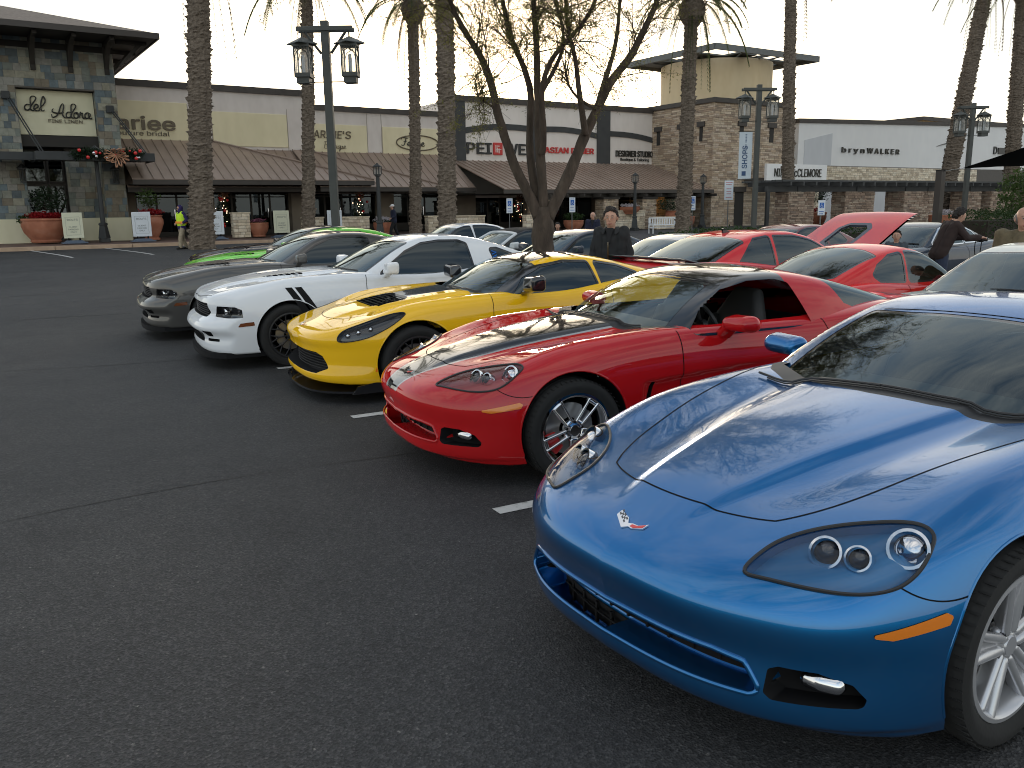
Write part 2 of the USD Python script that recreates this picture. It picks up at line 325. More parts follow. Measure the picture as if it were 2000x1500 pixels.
def onto(F, pts, d, back=2.5):
    """Points where parallel rays of direction d first meet the body."""
    pts = np.asarray(pts, float); d = np.asarray(d, float) / np.linalg.norm(d)
    t = np.linspace(0, 2 * back, 260); o = pts - d * back
    val = np.stack([F(o + d * q) for q in t]); hit = val < 0; first = hit.argmax(0); ok = hit.any(0)
    lo, hi = t[np.maximum(first - 1, 0)], t[first]
    for _ in range(18):
        mid = (lo + hi) / 2; ins = F(o + d * mid[:, None]) < 0; hi = np.where(ins, mid, hi); lo = np.where(ins, lo, mid)
    p = o + d * ((lo + hi) / 2)[:, None]
    return p, normals_of(F, p), ok
def dense(pts, step=0.02, closed=False):
    p = np.asarray(pts, float)
    if closed: p = np.vstack([p, p[:1]])
    L = np.concatenate([[0], np.cumsum(np.linalg.norm(np.diff(p, axis=0), axis=1))]); k = max(2, int(L[-1] / step) + 1); s = np.linspace(0, L[-1], k)
    return np.stack([np.interp(s, L, p[:, i]) for i in range(p.shape[1])], 1)
def smooth_loop(pts, k=3, per=10):
    """Closed smooth outline through the points."""
    p = np.array(pts, float); p = np.vstack([p, p[:1]]); L = np.concatenate([[0], np.cumsum(np.linalg.norm(np.diff(p, axis=0), axis=1) ** 0.6)])
    cs = CubicSpline(L, p, bc_type='periodic'); return cs(np.linspace(0, L[-1], per * (len(p) - 1), endpoint=False))
def smooth_line(pts, per=10):
    p = np.array(pts, float); L = np.concatenate([[0], np.cumsum(np.linalg.norm(np.diff(p, axis=0), axis=1))])
    return CubicSpline(L, p)(np.linspace(0, L[-1], per * (len(p) - 1) + 1)) if len(p) > 2 else dense(p, 0.02)
def ribbon(p, n, w=0.004, lift=0.0012, closed=False):
    """A narrow strip lying on the body along the points p with normals n."""
    t = np.gradient(p, axis=0); s = np.cross(n, t); s /= np.linalg.norm(s, axis=1, keepdims=True) + 1e-12
    a, b = p + s * w / 2 + n * lift, p - s * w / 2 + n * lift; k = len(p)
    v = np.vstack([a, b]); i = np.arange(k - 1); f = np.vstack([np.stack([i, i + k, i + 1], 1), np.stack([i + 1, i + k, i + k + 1], 1)])
    nn = np.vstack([n, n]); w_ = np.einsum('ij,ij->i', np.cross(v[f[:, 1]] - v[f[:, 0]], v[f[:, 2]] - v[f[:, 0]]), nn[f[:, 0]]); f[w_ < 0] = f[w_ < 0][:, ::-1]
    return v, nn, f
def seam(F, pts, d, w=0.005, lift=0.0012, step=0.015, closed=False, mirrored=True):
    p, n, ok = onto(F, dense(pts, step, closed), d); m = ribbon(p[ok], n[ok], w, lift); return both(m) if mirrored else m
def bead(F, pts, d, r=0.006, step=0.015, closed=True, n=6, sink=0.3):
    p, nn, ok = onto(F, dense(pts, step, closed), d); return tube(p[ok] + nn[ok] * r * (1 - 2 * sink), r, n)
def part(name, m, mt, parent, label=None):
    if len(m[2]) == 0: return None
    return obj(name, (m[0], m[2]), mt, parent, normals=m[1], label=label)
def tri(m):                                                         # plain trimesh -> mirrored pair
    v = np.array(m.vertices) * [1, -1, 1]; return trimesh.Trimesh(v, np.array(m.faces)[:, ::-1], process=False)

class CarShape:
    """spec: hood table (x, y), side table (x, z), nose table (y, z), tail table (y, z); roof curve, roof half-width, tumblehome."""
    def __init__(s, sp):
        s.sp = sp; s.L = sp['L']
        s.H = Table(sp['hood_x'], sp['hood_y'], sp['hood'], even=True)
        s.Wd = Table(sp['side_x'], sp['side_z'], sp['side'])
        s.N = Table(sp['nose_y'], sp['nose_z'], sp['nose'])
        s.T = Table(sp['nose_y'], sp['tail_z'], sp['tail'])
        s.R = Curve(sp['roof']); s.Rd = Curve(sp['roof_drop']); s.wb = Curve(sp['green_w'])
        s.extraH = sp.get('extra_top'); s.extraW = sp.get('extra_side'); s.extraN = sp.get('extra_nose')
        s.k = sp.get('k', (0.035, 0.03, 0.03)); s.zb = Curve(sp['under'])
        s.tum, s.tz = sp.get('tumble', 0.7), sp.get('belt_z', 0.9); s.tbow = sp.get('tumble_bow', 0.35)
        s.sweep, s.rsweep = sp.get('screen_sweep', 0.35), sp.get('back_sweep', 0.1); s.peak = sp.get('peak', 2.4)
    def body(s, p):
        x, y, z = p[:, 0], p[:, 1], p[:, 2]; ay = np.abs(y)
        h = s.H(x, y); 
        if s.extraH: h = h + s.extraH(x, ay)
        w = s.Wd(x, z)
        if s.extraW: w = w + s.extraW(x, z)
        nn = s.N(ay, z)
        if s.extraN: nn = nn + s.extraN(ay, z)
        k1, k2, k3 = s.k
        side = ay - w
        a = smax((z - h) * 0.97, side, k1)
        a = smax(a, (nn - x) * 0.8, k2); a = smax(a, (x - s.T(ay, z)) * 0.85, k3)
        return smax(a, s.zb(x) - z, 0.012)
    def green(s, p):
        x, y, z = p[:, 0], p[:, 1], p[:, 2]; ay = np.abs(y)
        xe = np.where(x < s.peak, x - s.sweep * y * y * np.clip((s.peak - x) / 0.8, 0, 1), x + s.rsweep * y * y * np.clip((x - s.peak) / 0.8, 0, 1))
        r = s.R(xe) - s.Rd(x) * y * y
        dz = np.maximum(z - s.tz, -0.03); w = s.wb(x) - s.tum * dz - s.tbow * dz * np.abs(dz)
        a = smax((z - r) * 0.9, (ay - w) * 0.85, s.sp.get('kg', 0.022))
        x0, x1 = s.sp['roof'][0][0], s.sp['roof'][-1][0]
        return np.maximum(np.maximum(smax(a, 0.45 - z, 0.01), x0 - x), x - x1)
# ------------------------------------------------------------------ wheels
SPOKES = {}
def wheel(parent, x, yo, R, kind, side, width=0.25, rim_r=None, wheel_label=None, nlug=5, caliper=None):
    """A wheel whose outer face lies at y = yo * side; side = -1 is the near (driver's) side."""
    rr = rim_r or R * 0.735; w = width
    loc = lambda m: move_wheel(m, x, yo, R, side)
    # profiles are (radius, y): y = 0 is the outer face, y grows inwards
    rim_prof = [(rr + 0.004, 0.012), (rr + 0.002, 0.004), (rr - 0.012, 0.002), (rr - 0.022, 0.010), (rr - 0.03, 0.035), (rr - 0.045, 0.09), (rr - 0.045, w - 0.03), (rr, w - 0.01)]
    sp = []
    S = lambda p, r: m3.Manifold.sphere(r, 10).translate(tuple(map(float, p)))
    def bar(a, b, ra, rb): return m3.Manifold.batch_hull([S(a, ra), S(b, rb)])
    def pt(r, ang, y, off=0.0): return (r * math.cos(ang) - off * math.sin(ang), y, r * math.sin(ang) + off * math.cos(ang))
    ro = rr - 0.024
    if kind == 'five':
        for k in range(5):
            a = 2 * math.pi * k / 5 + 0.35
            for o in (-1, 1):
                sp.append(m3.Manifold.batch_hull([S(pt(0.05, a, 0.035, o * 0.020), 0.017), S(pt(ro, a, 0.018, o * 0.040), 0.015), S(pt(0.13, a, 0.03, o * 0.026), 0.016), S(pt(0.09, a, 0.06, o * 0.02), 0.013), S(pt(ro, a, 0.05, o * 0.036), 0.011)]))
            sp.append(m3.Manifold.batch_hull([S(pt(0.05, a, 0.045, -0.012), 0.008), S(pt(0.05, a, 0.045, 0.012), 0.008), S(pt(ro, a, 0.036, -0.032), 0.007), S(pt(ro, a, 0.036, 0.032), 0.007)]))
            b = a + math.pi / 5
            sp.append(m3.Manifold.batch_hull([S(pt(0.056, b, 0.055), 0.02), S(pt(0.03, b, 0.05), 0.03)]))
        hubr = 0.058
    elif kind == 'split':
        for k in range(5):
            a = 2 * math.pi * k / 5 + 0.95
            for o in (-1, 1):
                sp.append(m3.Manifold.batch_hull([S(pt(0.06, a, 0.03, o * 0.022), 0.010), S(pt(ro, a, 0.012, o * 0.034), 0.009), S(pt(ro, a, 0.04, o * 0.034), 0.008), S(pt(0.06, a, 0.05, o * 0.022), 0.008)]))
            sp.append(bar(pt(0.06, a, 0.04, -0.02), pt(0.06, a, 0.04, 0.02), 0.016, 0.016))
            sp.append(bar(pt(ro - 0.008, a, 0.02, -0.034), pt(ro - 0.008, a, 0.02, 0.034), 0.012, 0.012))
        hubr = 0.06
    elif kind == 'mesh':
        for k in range(10):
            a = 2 * math.pi * k / 10 + 0.1
            for o in (-1, 1):
                sp.append(m3.Manifold.batch_hull([S(pt(0.055, a, 0.04), 0.009), S(pt(0.14, a, 0.03), 0.009)]))
                sp.append(m3.Manifold.batch_hull([S(pt(0.14, a, 0.03), 0.009), S(pt(ro, a + o * 0.16, 0.014), 0.008)]))
        hubr = 0.055
    else:
        for k in range(7):
            a = 2 * math.pi * k / 7
            sp.append(m3.Manifold.batch_hull([S(pt(0.05, a, 0.03, -0.012), 0.011), S(pt(0.05, a, 0.03, 0.012), 0.011), S(pt(ro, a, 0.014, -0.02), 0.01), S(pt(ro, a, 0.014, 0.02), 0.01), S(pt(ro, a, 0.04), 0.008)]))
        hubr = 0.055
    ck = (kind, R, width)
    if ck not in SPOKES:
        mm = m3.Manifold.batch_boolean(sp, m3.OpType.Add).to_mesh(); SPOKES[ck] = trimesh.Trimesh(mm.vert_properties[:, :3], mm.tri_verts, process=False)
    spokes = SPOKES[ck]
    hub = lathe([(0.0001, 0.02), (hubr * 0.55, 0.02), (hubr * 0.6, 0.026), (hubr, 0.034), (hubr, 0.08)], 28, 'y')
    rim_m = {'five': M['rim_silver'], 'split': M['chrome'], 'mesh': M['rim_black']}.get(kind, M['rim_silver'])
    wl = obj('wheel', loc(cat_([lathe(rim_prof, 64, 'y'), spokes, hub])), rim_m, parent, smooth=35, label=wheel_label)
    ty = [(rr - 0.003, 0.014), (rr + 0.012, 0.0), (rr + 0.035, -0.010), (R - 0.035, -0.012), (R - 0.014, -0.004), (R - 0.004, 0.016)]
    for g in range(4):
        y0 = 0.03 + g * (w - 0.06) / 4; y1 = y0 + (w - 0.06) / 4
        ty += [(R, y0 + 0.004), (R, y1 - 0.010), (R - 0.008, y1 - 0.007), (R - 0.008, y1 - 0.001)]
    ty += [(R - 0.004, w - 0.02), (R - 0.03, w + 0.006), (rr, w - 0.01)]
    tyre = obj('tyre', loc(lathe(ty, 72, 'y')), M['rubber'], wl, smooth=30)
    blocks = []
    for k in range(60 if caliper is not None else 0):
        a = 2 * math.pi * k / 60
        b = trimesh.creation.box([0.004, 0.05, 0.006]); b.apply_translation([R - 0.003, 0.014, 0]); b.apply_transform(trimesh.transformations.rotation_matrix(-a, [0, 1, 0])); blocks.append(b)
    if blocks: obj('tread_rib', loc(cat_(blocks)), M['rubber'], wl, kind='stuff')
    obj('brake_disc', loc(lathe([(0.07, 0.10), (0.165, 0.10), (0.165, 0.125), (0.07, 0.125)], 40, 'y')), M['disc'], wl, smooth=30)
    if caliper is not None:
        cal = m3.Manifold.batch_hull([S(pt(0.125, 0.35 + caliper, 0.075), 0.02), S(pt(0.172, 0.35 + caliper, 0.075), 0.016), S(pt(0.125, -0.35 + caliper, 0.075), 0.02), S(pt(0.172, -0.35 + caliper, 0.075), 0.016), S(pt(0.176, caliper, 0.075), 0.016), S(pt(0.12, caliper, 0.14), 0.02), S(pt(0.172, caliper, 0.14), 0.016)])
        mm = cal.to_mesh(); obj('brake_caliper', loc(trimesh.Trimesh(mm.vert_properties[:, :3], mm.tri_verts, process=False)), M['caliper_red'] if kind == 'split' else M['black_plastic'], wl, smooth=40)
    for k in range(nlug):
        a = 2 * math.pi * (k + 0.5) / nlug + (0.35 if kind == 'five' else 0.95)
        obj('lug_nut', loc(cyl(pt(0.055 if kind != 'five' else 0.056, a, 0.024), pt(0.056, a, 0.05), 0.009, 0.009, 8)), M['dark_chrome'], wl, smooth=40)
    return wl
def move_wheel(m, x, yo, R, side):
    v = np.array(m.vertices); f = np.array(m.faces)
    v = np.stack([v[:, 0] + x, (yo - v[:, 1]) * side, v[:, 2] + R], 1)
    # side=-1 : y -> -(yo - y) keeps the winding (two flips)
    if side > 0: f = f[:, ::-1]
    return trimesh.Trimesh(v, f, process=False)

X_, Y_, Zv = np.array([1.0, 0, 0]), np.array([0, 1.0, 0]), np.array([0, 0, 1.0])
def circle(cx, cz, r, n=64): return Point(cx, cz).buffer(r, quad_segs=n // 4)
def loopY(pts): return [(x, -y) for x, y in pts]

SHELLS = {}
def weld(m):
    v, n, f = m; k = np.round(v / 2e-5).astype(np.int64); _, first, inv = np.unique(k, axis=0, return_index=True, return_inverse=True); inv = inv.ravel()
    f = inv[f]; f = f[(f[:, 0] != f[:, 1]) & (f[:, 1] != f[:, 2]) & (f[:, 0] != f[:, 2])]
    return v[first], n[first], f
class Car:
    """Builds the common parts of a car out of its shape; each kind of car then adds its own."""
    def __init__(s, shape, paint_m, name, label, loc, rz, group=None, detail=1.0, roof_m=None, glass_m=None, cat='car'):
        s.S, s.paint = shape, paint_m; sp = shape.sp; s.sp = sp; L = sp['L']
        s.t = thing(name, label, cat, (0, 0, 0), 0, group)
        c, sn = math.cos(math.radians(rz)), math.sin(math.radians(rz))
        # the Xform stands on the ground below the nose's centre line; local x runs to the rear
        ops = UsdGeom.Xformable(s.t).GetOrderedXformOps(); ops[0].Set(Gf.Vec3d(*map(float, loc))); ops[1].Set(float(rz))
        d = detail
        key = (id(shape), d)
        if key not in SHELLS:
            SHELLS[key] = (both(shell(shape.body, 0.75, L - 0.7, sp.get('axis_z', 0.34), int(150 * d), int(130 * d), int(90 * d))),
                           both(shell(shape.green, sp['roof'][0][0] + 0.55, sp['roof'][-1][0] - 0.55, sp.get('green_axis_z', 0.80), int(100 * d), int(80 * d), int(30 * d))))
        s.m, s.g = SHELLS[key]
        s.g = s.keep(s.g, lambda c_: c_[:, 2] > 0.62)
        s.af, s.ar, s.wr = sp['axle_f'], sp['axle_r'], sp['wheel_r']
        s.arch_r = sp.get('arch_r', (s.wr + 0.045, s.wr + 0.045)); s.roof_m = roof_m or paint_m
        s.glass = glass_m or M['glass_tint']
    @staticmethod
    def keep(m, fn): return clean((m[0], m[1], m[2][fn(m[0][m[2]].mean(1))]))
    def cutb(s, poly, U, V, mask=None):
        a, s.m = cut(s.m, poly if isinstance(poly, Polygon) else Polygon(poly), U, V, mask); return a
    def cutg(s, poly, U, V, mask=None):
        a, s.g = cut(s.g, poly if isinstance(poly, Polygon) else Polygon(poly), U, V, mask); return a
    def F(s, p): return s.S.body(p)
    def G(s, p): return s.S.green(p)
    def FG(s, p): return np.minimum(s.S.body(p), s.S.green(p))
    def wheels(s, kind, label=None, calipers=None, yo=None, width=0.25):
        for ax, r, ywb in ((s.af, s.arch_r[0], 0), (s.ar, s.arch_r[1], 1)):
            wy = (yo or s.sp['wheel_y'])[ywb]
            s.cutb(circle(ax, s.wr + 0.01, r), X_, Zv, lambda c, n: np.abs(c[:, 1]) > 0.52)
            # dark wheel housing and the rolled edge of the arch
            a = np.linspace(-0.35, math.pi + 0.35, 40); pts = np.stack([ax + r * 1.015 * np.cos(a), np.zeros_like(a), s.wr + 0.01 + r * 1.015 * np.sin(a)], 1)
            p, n, ok = onto(s.F, pts + np.array([0, -1.0, 0]), (0, 1, 0), 0.6)
            ins = np.stack([pts[:, 0], np.full(len(a), -0.50), pts[:, 2]], 1); k = len(a)
            v = np.vstack([p + [0, 0.012, 0], ins, [[ax, -0.50, s.wr]]]); i = np.arange(k - 1)
            f = np.vstack([np.stack([i, i + k, i + 1], 1), np.stack([i + 1, i + k, i + k + 1], 1), np.stack([i + k, np.full(k - 1, 2 * k), i + k + 1], 1)])
            h = trimesh.Trimesh(v, f, process=False)
            s.wells = getattr(s, 'wells', []) + [h, tri(h)]
            q = np.stack([ax + r * np.cos(a), np.full_like(a, -1.0), s.wr + 0.01 + r * np.sin(a)], 1); q = q[q[:, 2] > float(s.S.zb(ax)) + 0.02]
            p, n, ok = onto(s.F, q, (0, 1, 0), 0.6); lip = tube((p - n * 0.004)[ok], 0.007, 8); s.lips = getattr(s, 'lips', []) + [lip, tri(lip)]
            for side in (-1, 1):
                wheel(s.t, ax, wy, s.wr, kind, side, width=width, wheel_label=label, caliper=calipers)
    def finish(s, roof_label=None, body_label=None):
        part('body', s.m, s.paint, s.t, body_label); part('roof', s.g, s.roof_m, s.t, roof_label)
        for w_ in getattr(s, 'wells', []): obj('wheel_housing', w_, M['matt_black'], s.t)
        for w_ in getattr(s, 'lips', []): obj('wheel_arch_edge', w_, s.paint, s.t, smooth=40)
    def interior(s, x0, x1, w=0.66, floor=0.25, seat_x=None, seat_m=None, rear=False, cut_poly=None):
        hole = Polygon(cut_poly or [(x0, -w), (x0 - 0.1, -w * 0.5), (x0 - 0.12, 0), (x0 - 0.1, w * 0.5), (x0, w), (x1, w), (x1, -w)])
        s.cutb(hole, X_, Y_, lambda c, n: (n[:, 2] > 0.2) & (c[:, 2] > 0.6))
        obj('cabin_floor', cat_([box(x0 - 0.1, x1 + 0.05, -w - 0.03, w + 0.03, floor - 0.03, floor), box(x0 - 0.13, x0 - 0.1, -w, w, floor, 0.84), box(x1 + 0.02, x1 + 0.05, -w, w, floor, 0.84), box(x0 - 0.1, x1, -w - 0.05, -w - 0.02, floor, 0.84), box(x0 - 0.1, x1, w + 0.02, w + 0.05, floor, 0.84)]), M['matt_black'], s.t)
        dz = s.sp.get('dash_z', 0.86)
        dash = rbox(x0 - 0.02, x0 + 0.50, -w + 0.02, w - 0.02, dz - 0.22, dz, 0.05); obj('dashboard', dash, M['grey_trim'], s.t, smooth=40)
        sx = seat_x or (x0 + 0.95)
        rows = [sx] + ([sx + 0.75] if rear else [])
        for q in rows:
            for sy in (-0.36, 0.36):
                S = lambda x, y, z, r: m3.Manifold.sphere(r, 14).translate((x, y + sy, z))
                back = m3.Manifold.batch_hull([S(q + 0.02, -0.17, 0.52, 0.07), S(q + 0.02, 0.17, 0.52, 0.07), S(q + 0.16, -0.2, 0.86, 0.06), S(q + 0.16, 0.2, 0.86, 0.06), S(q + 0.22, -0.10, 1.04, 0.05), S(q + 0.22, 0.10, 1.04, 0.05)])
                for bo in (-1, 1): back += m3.Manifold.batch_hull([S(q - 0.03, bo * 0.2, 0.56, 0.055), S(q + 0.10, bo * 0.215, 0.84, 0.05), S(q + 0.06, bo * 0.2, 0.6, 0.06)])
                base = m3.Manifold.batch_hull([S(q - 0.42, -0.16, 0.46, 0.07), S(q - 0.42, 0.16, 0.46, 0.07), S(q, -0.18, 0.42, 0.07), S(q, 0.18, 0.42, 0.07)])
                mm = (back + base).to_mesh()
                obj('seat', trimesh.Trimesh(mm.vert_properties[:, :3], mm.tri_verts, process=False), seat_m or M['leather'], s.t, smooth=50)
        c = np.array([x0 + 0.62, -0.36, 0.83]); ang = np.linspace(0, 2 * np.pi, 33)
        ring = c + 0.185 * (np.cos(ang)[:, None] * np.array([0, 1, 0]) + np.sin(ang)[:, None] * np.array([-0.35, 0, 0.93]))
        sw = [tube(ring, 0.015, 8)] + [cyl(c, ring[k], 0.014, 0.012, 8) for k in (0, 8, 16)] + [cyl(c + [-0.02, 0, 0], c + [0.02, 0, 0.0], 0.05, 0.05, 14)]
        obj('steering_wheel', cat_(sw), M['black_plastic'], s.t, smooth=40)
    def mirrors(s, x, y, z, m=None, style='pod', size=1.0, sides=(-1, 1)):
        for sd in sides:
            S = lambda dx, dy, dz, r: m3.Manifold.sphere(r, 16).translate((x + dx * size, sd * (y + dy * size), z + dz * size))
            if style == 'pod':
                hd = m3.Manifold.batch_hull([S(0, 0.02, 0.03, 0.045), S(0.02, 0.16, 0.035, 0.05), S(0.055, 0.02, 0.03, 0.055), S(0.065, 0.17, 0.035, 0.055), S(0.10, 0.06, 0.03, 0.045), S(0.10, 0.15, 0.03, 0.05)])
                st = m3.Manifold.batch_hull([S(-0.01, -0.09, -0.085, 0.035), S(0.045, -0.085, -0.085, 0.032), S(0.01, 0.015, 0.02, 0.035), S(0.06, 0.02, 0.02, 0.035)])
            else:
                hd = m3.Manifold.batch_hull([S(0, 0.0, 0.0, 0.03), S(0.0, 0.17, 0.01, 0.03), S(0.0, 0.17, 0.075, 0.03), S(0.01, 0.01, 0.065, 0.03), S(0.07, 0.0, 0.0, 0.035), S(0.07, 0.17, 0.01, 0.035), S(0.07, 0.175, 0.08, 0.035), S(0.07, 0.0, 0.07, 0.035)])
                st = m3.Manifold.batch_hull([S(0.02, -0.09, -0.05, 0.025), S(0.05, -0.09, -0.05, 0.025), S(0.03, 0.04, -0.01, 0.025), S(0.06, 0.04, -0.01, 0.025)])
            q = (hd + st).refine_to_length(0.02).to_mesh(); tm = trimesh.Trimesh(q.vert_properties[:, :3], q.tri_verts, process=True)
            trimesh.smoothing.filter_taubin(tm, iterations=8)
            o = obj('wing_mirror', tm, m or s.paint, s.t, smooth=True)
            gx_ = (0.108 if style == 'pod' else 0.094) * size; gl = rbox(x + gx_, x + gx_ + 0.014 * size, sd * (y + 0.10 * size) - 0.065 * size, sd * (y + 0.10 * size) + 0.065 * size, z + (.005 if style == 'pod' else .0) * size, z + 0.062 * size, 0.003); obj('mirror_glass', gl, M['chrome'], o)
    def patch(s, name, loop, U, V, m, mask=None, lift=0.0, parent=None, on='b', label=None, mirrored=True):
        """Cuts a closed outline out of the body (both sides) and makes it a part of its own."""
        out = []
        for sd in ((-1, 1) if mirrored else (-1,)):
            P = Polygon(loop) if not isinstance(loop, Polygon) else loop
            sg = np.array([1, 1 if sd < 0 else -1, 1.0])
            mk = (lambda c, n: ((c[:, 1] * sd > -0.001) | (not mirrored)) & (mask(c * sg, n * sg) if mask is not None else True))
            a = (s.cutb if on == 'b' else s.cutg)(P, np.array(U) * sg, np.array(V) * sg, mk)
            out.append(a)
            if m is not None and len(a[2]): part(name, push(a, lift), m, parent or s.t, label)
        return out
    def lamp_bucket(s, a, depth, m, name='lamp_housing', parent=None, shrink=0.93):
        v, n, f = weld(a); nm = n.mean(0); nm /= np.linalg.norm(nm); c = v.mean(0)
        inner = (c + (v - c) * shrink) - nm * depth
        e = np.sort(np.vstack([f[:, [0, 1]], f[:, [1, 2]], f[:, [2, 0]]]), 1); u, cnt = np.unique(e, axis=0, return_counts=True); be = u[cnt == 1]
        k = len(v); wf = np.vstack([np.stack([be[:, 0], be[:, 1], be[:, 0] + k], 1), np.stack([be[:, 1], be[:, 1] + k, be[:, 0] + k], 1)])
        return obj(name, trimesh.Trimesh(np.vstack([v - n * 0.002, inner]), np.vstack([f + k, wf]), process=False), m, parent or s.t, smooth=35)
    def recess(s, a, depth, m, name, d=None, parent=None):
        v, n, f = weld(a)
        dd = np.array(d if d is not None else -n.mean(0), float); inner = v + dd / np.linalg.norm(dd) * depth
        e = np.sort(np.vstack([f[:, [0, 1]], f[:, [1, 2]], f[:, [2, 0]]]), 1); u, cnt = np.unique(e, axis=0, return_counts=True); be = u[cnt == 1]
        k = len(v); wf = np.vstack([np.stack([be[:, 0], be[:, 1], be[:, 0] + k], 1), np.stack([be[:, 1], be[:, 1] + k, be[:, 0] + k], 1)])
        return obj(name, trimesh.Trimesh(np.vstack([v, inner]), np.vstack([f + k, wf]), process=False), m, parent or s.t)
    def wiper(s, pts):
        for ln in pts:
            p, n, ok = onto(s.FG, np.array([(x, y, 2.0) for x, y in dense(ln, 0.05)]), (0, 0, -1), 1.6)
            obj('wiper', cat_([tube(p + n * 0.016, 0.006, 6), tube((p + n * 0.005)[1:], 0.004, 6)]), M['black_plastic'], s.t, smooth=40)
# ------------------------------------------------------------------ the wedge nosed coupe with faired lamps (blue and red)
def c6_spec():
    hx = [0, .15, .30, .50, .70, .925, 1.2, 1.5, 2.0, 2.6, 3.1, 3.61, 4.0, 4.3, 4.55]
    hy = [0, .25, .45, .62, .76, .88, 1.02]
    hood = [[.560, .555, .545, .53, .50, .46, .40], [.635, .63, .615, .59, .56, .52, .45], [.685, .68, .665, .645, .615, .57, .50], [.738, .732, .722, .712, .69, .63, .55],
            [.785, .778, .768, .772, .765, .70, .60], [.828, .820, .810, .825, .830, .765, .66], [.868, .858, .848, .860, .868, .81, .70], [.90, .893, .882, .886, .888, .835, .73],
            [.92, .915, .91, .905, .90, .855, .75], [.93, .93, .925, .92, .905, .86, .76], [.945, .945, .945, .94, .925, .88, .78], [.95, .955, .96, .965, .955, .90, .79],
            [.95, .952, .955, .955, .945, .89, .78], [.945, .945, .945, .94, .925, .87, .76], [.915, .915, .91, .90, .88, .83, .72]]
    sx = [0, .5, .925, 1.35, 1.8, 2.4, 3.0, 3.61, 4.1, 4.55]; sz = [.15, .25, .40, .55, .70, .85]
    side = [[.86, .87, .875, .88, .86, .82], [.88, .89, .90, .905, .885, .84], [.90, .91, .92, .925, .91, .86], [.885, .895, .905, .915, .905, .86], [.87, .875, .88, .897, .892, .85],
            [.865, .87, .88, .895, .89, .85], [.88, .89, .90, .91, .905, .86], [.90, .915, .925, .93, .92, .875], [.895, .905, .915, .92, .905, .86], [.85, .86, .87, .87, .855, .81]]
    ny = [0, .25, .45, .60, .72, .82, .90, 1.0]; nz = [.15, .25, .40, .50, .60, .72]
    nose = [[.10, .015, .03, .0, .03, .11], [.11, .03, .045, .015, .05, .13], [.14, .075, .085, .062, .105, .19], [.20, .15, .155, .14, .19, .28], [.29, .25, .25, .24, .30, .40],
            [.42, .39, .39, .39, .46, .58], [.60, .58, .58, .60, .70, .85], [.95, .95, .95, 1.0, 1.1, 1.2]]
    tz = [.15, .30, .50, .70, .92]
    tail = [[4.30, 4.37, 4.42, 4.435, 4.43], [4.29, 4.36, 4.41, 4.43, 4.42], [4.27, 4.34, 4.39, 4.41, 4.40], [4.23, 4.30, 4.35, 4.37, 4.36], [4.17, 4.24, 4.29, 4.31, 4.30], [4.05, 4.12, 4.18, 4.2, 4.18], [3.85, 3.95, 4.0, 4.0, 3.98], [3.5, 3.55, 3.6, 3.6, 3.6]]
    def top(x, ay):
        edge = np.interp(x, [.1, .5, 1.0, 1.5], [.13, .21, .30, .37])          # the raised centre of the bonnet
        b = .020 * (1 - sstep(ay, edge - .035, edge + .035)) * sstep(x, .12, .5) * (1 - sstep(x, 1.45, 1.9))
        v = -.012 * np.exp(-((ay - edge - .10) / .09) ** 2) * sstep(x, .3, .7) * (1 - sstep(x, 1.45, 1.9))
        return b + v
    def sd(x, z):                                                    # the cove behind the front wheel and along the door
        up = .66 - .0 * x
        c = sstep(x, 1.38, 1.46) * (1 - sstep(x, 1.9, 3.0))
        zz = np.interp(x, [1.3, 1.5, 3.0], [.60, .60, .70])
        return -.034 * c * (1 - sstep(z, zz - .05, zz + .015)) * sstep(z, .18, .30)
    def nz_(ay, z):                                                  # mouth above the chin
        g = (1 - sstep(ay, .50, .60)) * sstep(z, .255, .28) * (1 - sstep(z, .355, .39))
        return .03 * (1 - sstep(z, .17, .20))
    return dict(L=4.435, axle_f=.925, axle_r=3.61, wheel_r=.327, wheel_y=(.905, .915), arch_r=(.372, .378), hood_x=hx, hood_y=hy, hood=hood, side_x=sx, side_z=sz, side=side, nose_y=ny, nose_z=nz, nose=nose, tail_z=tz, tail=tail,
                extra_top=top, extra_side=sd, extra_nose=nz_, k=(.032, .018, .03), under=[(0, .165), (.5, .145), (4, .15), (4.5, .25)],
                roof=[(1.15, .70), (1.35, .80), (1.5, .885), (1.65, .965), (1.8, 1.04), (2.0, 1.125), (2.15, 1.178), (2.3, 1.218), (2.45, 1.238), (2.65, 1.243), (2.9, 1.222), (3.2, 1.17), (3.5, 1.095), (3.8, 1.01), (4.1, .92), (4.4, .80)],
                roof_drop=[(1.2, .05), (2.0, .10), (2.6, .12), (3.4, .10), (4.4, .05)], green_w=[(1.2, .74), (1.6, .80), (2.0, .82), (2.6, .82), (3.0, .80), (3.5, .71), (4.0, .58), (4.4, .5)], tumble=.62, tumble_bow=.5, belt_z=.9, screen_sweep=.40, back_sweep=.10, peak=2.5, dash_z=.85)
C6 = CarShape(c6_spec())
C6_LAMP_LOOP = [(.516, .081), (.577, .130), (.657, .163), (.759, .174), (.881, .160), (.989, .126), (1.059, .084), (1.072, .046), (1.04, .0), (.988, -.046), (.927, -.078), (.876, -.089), (.802, -.085), (.711, -.055), (.615, .0), (.545, .050)]
LAMP_U = np.array([.841, -.490, .230]); LAMP_V = np.array([.258, .736, .626]); LAMP_SGN = 1.0
C6_LAMPS = [(.758, .082, .045, 0, False), (.83, .029, .036, 0, False), (.977, .020, .055, 0, True)]
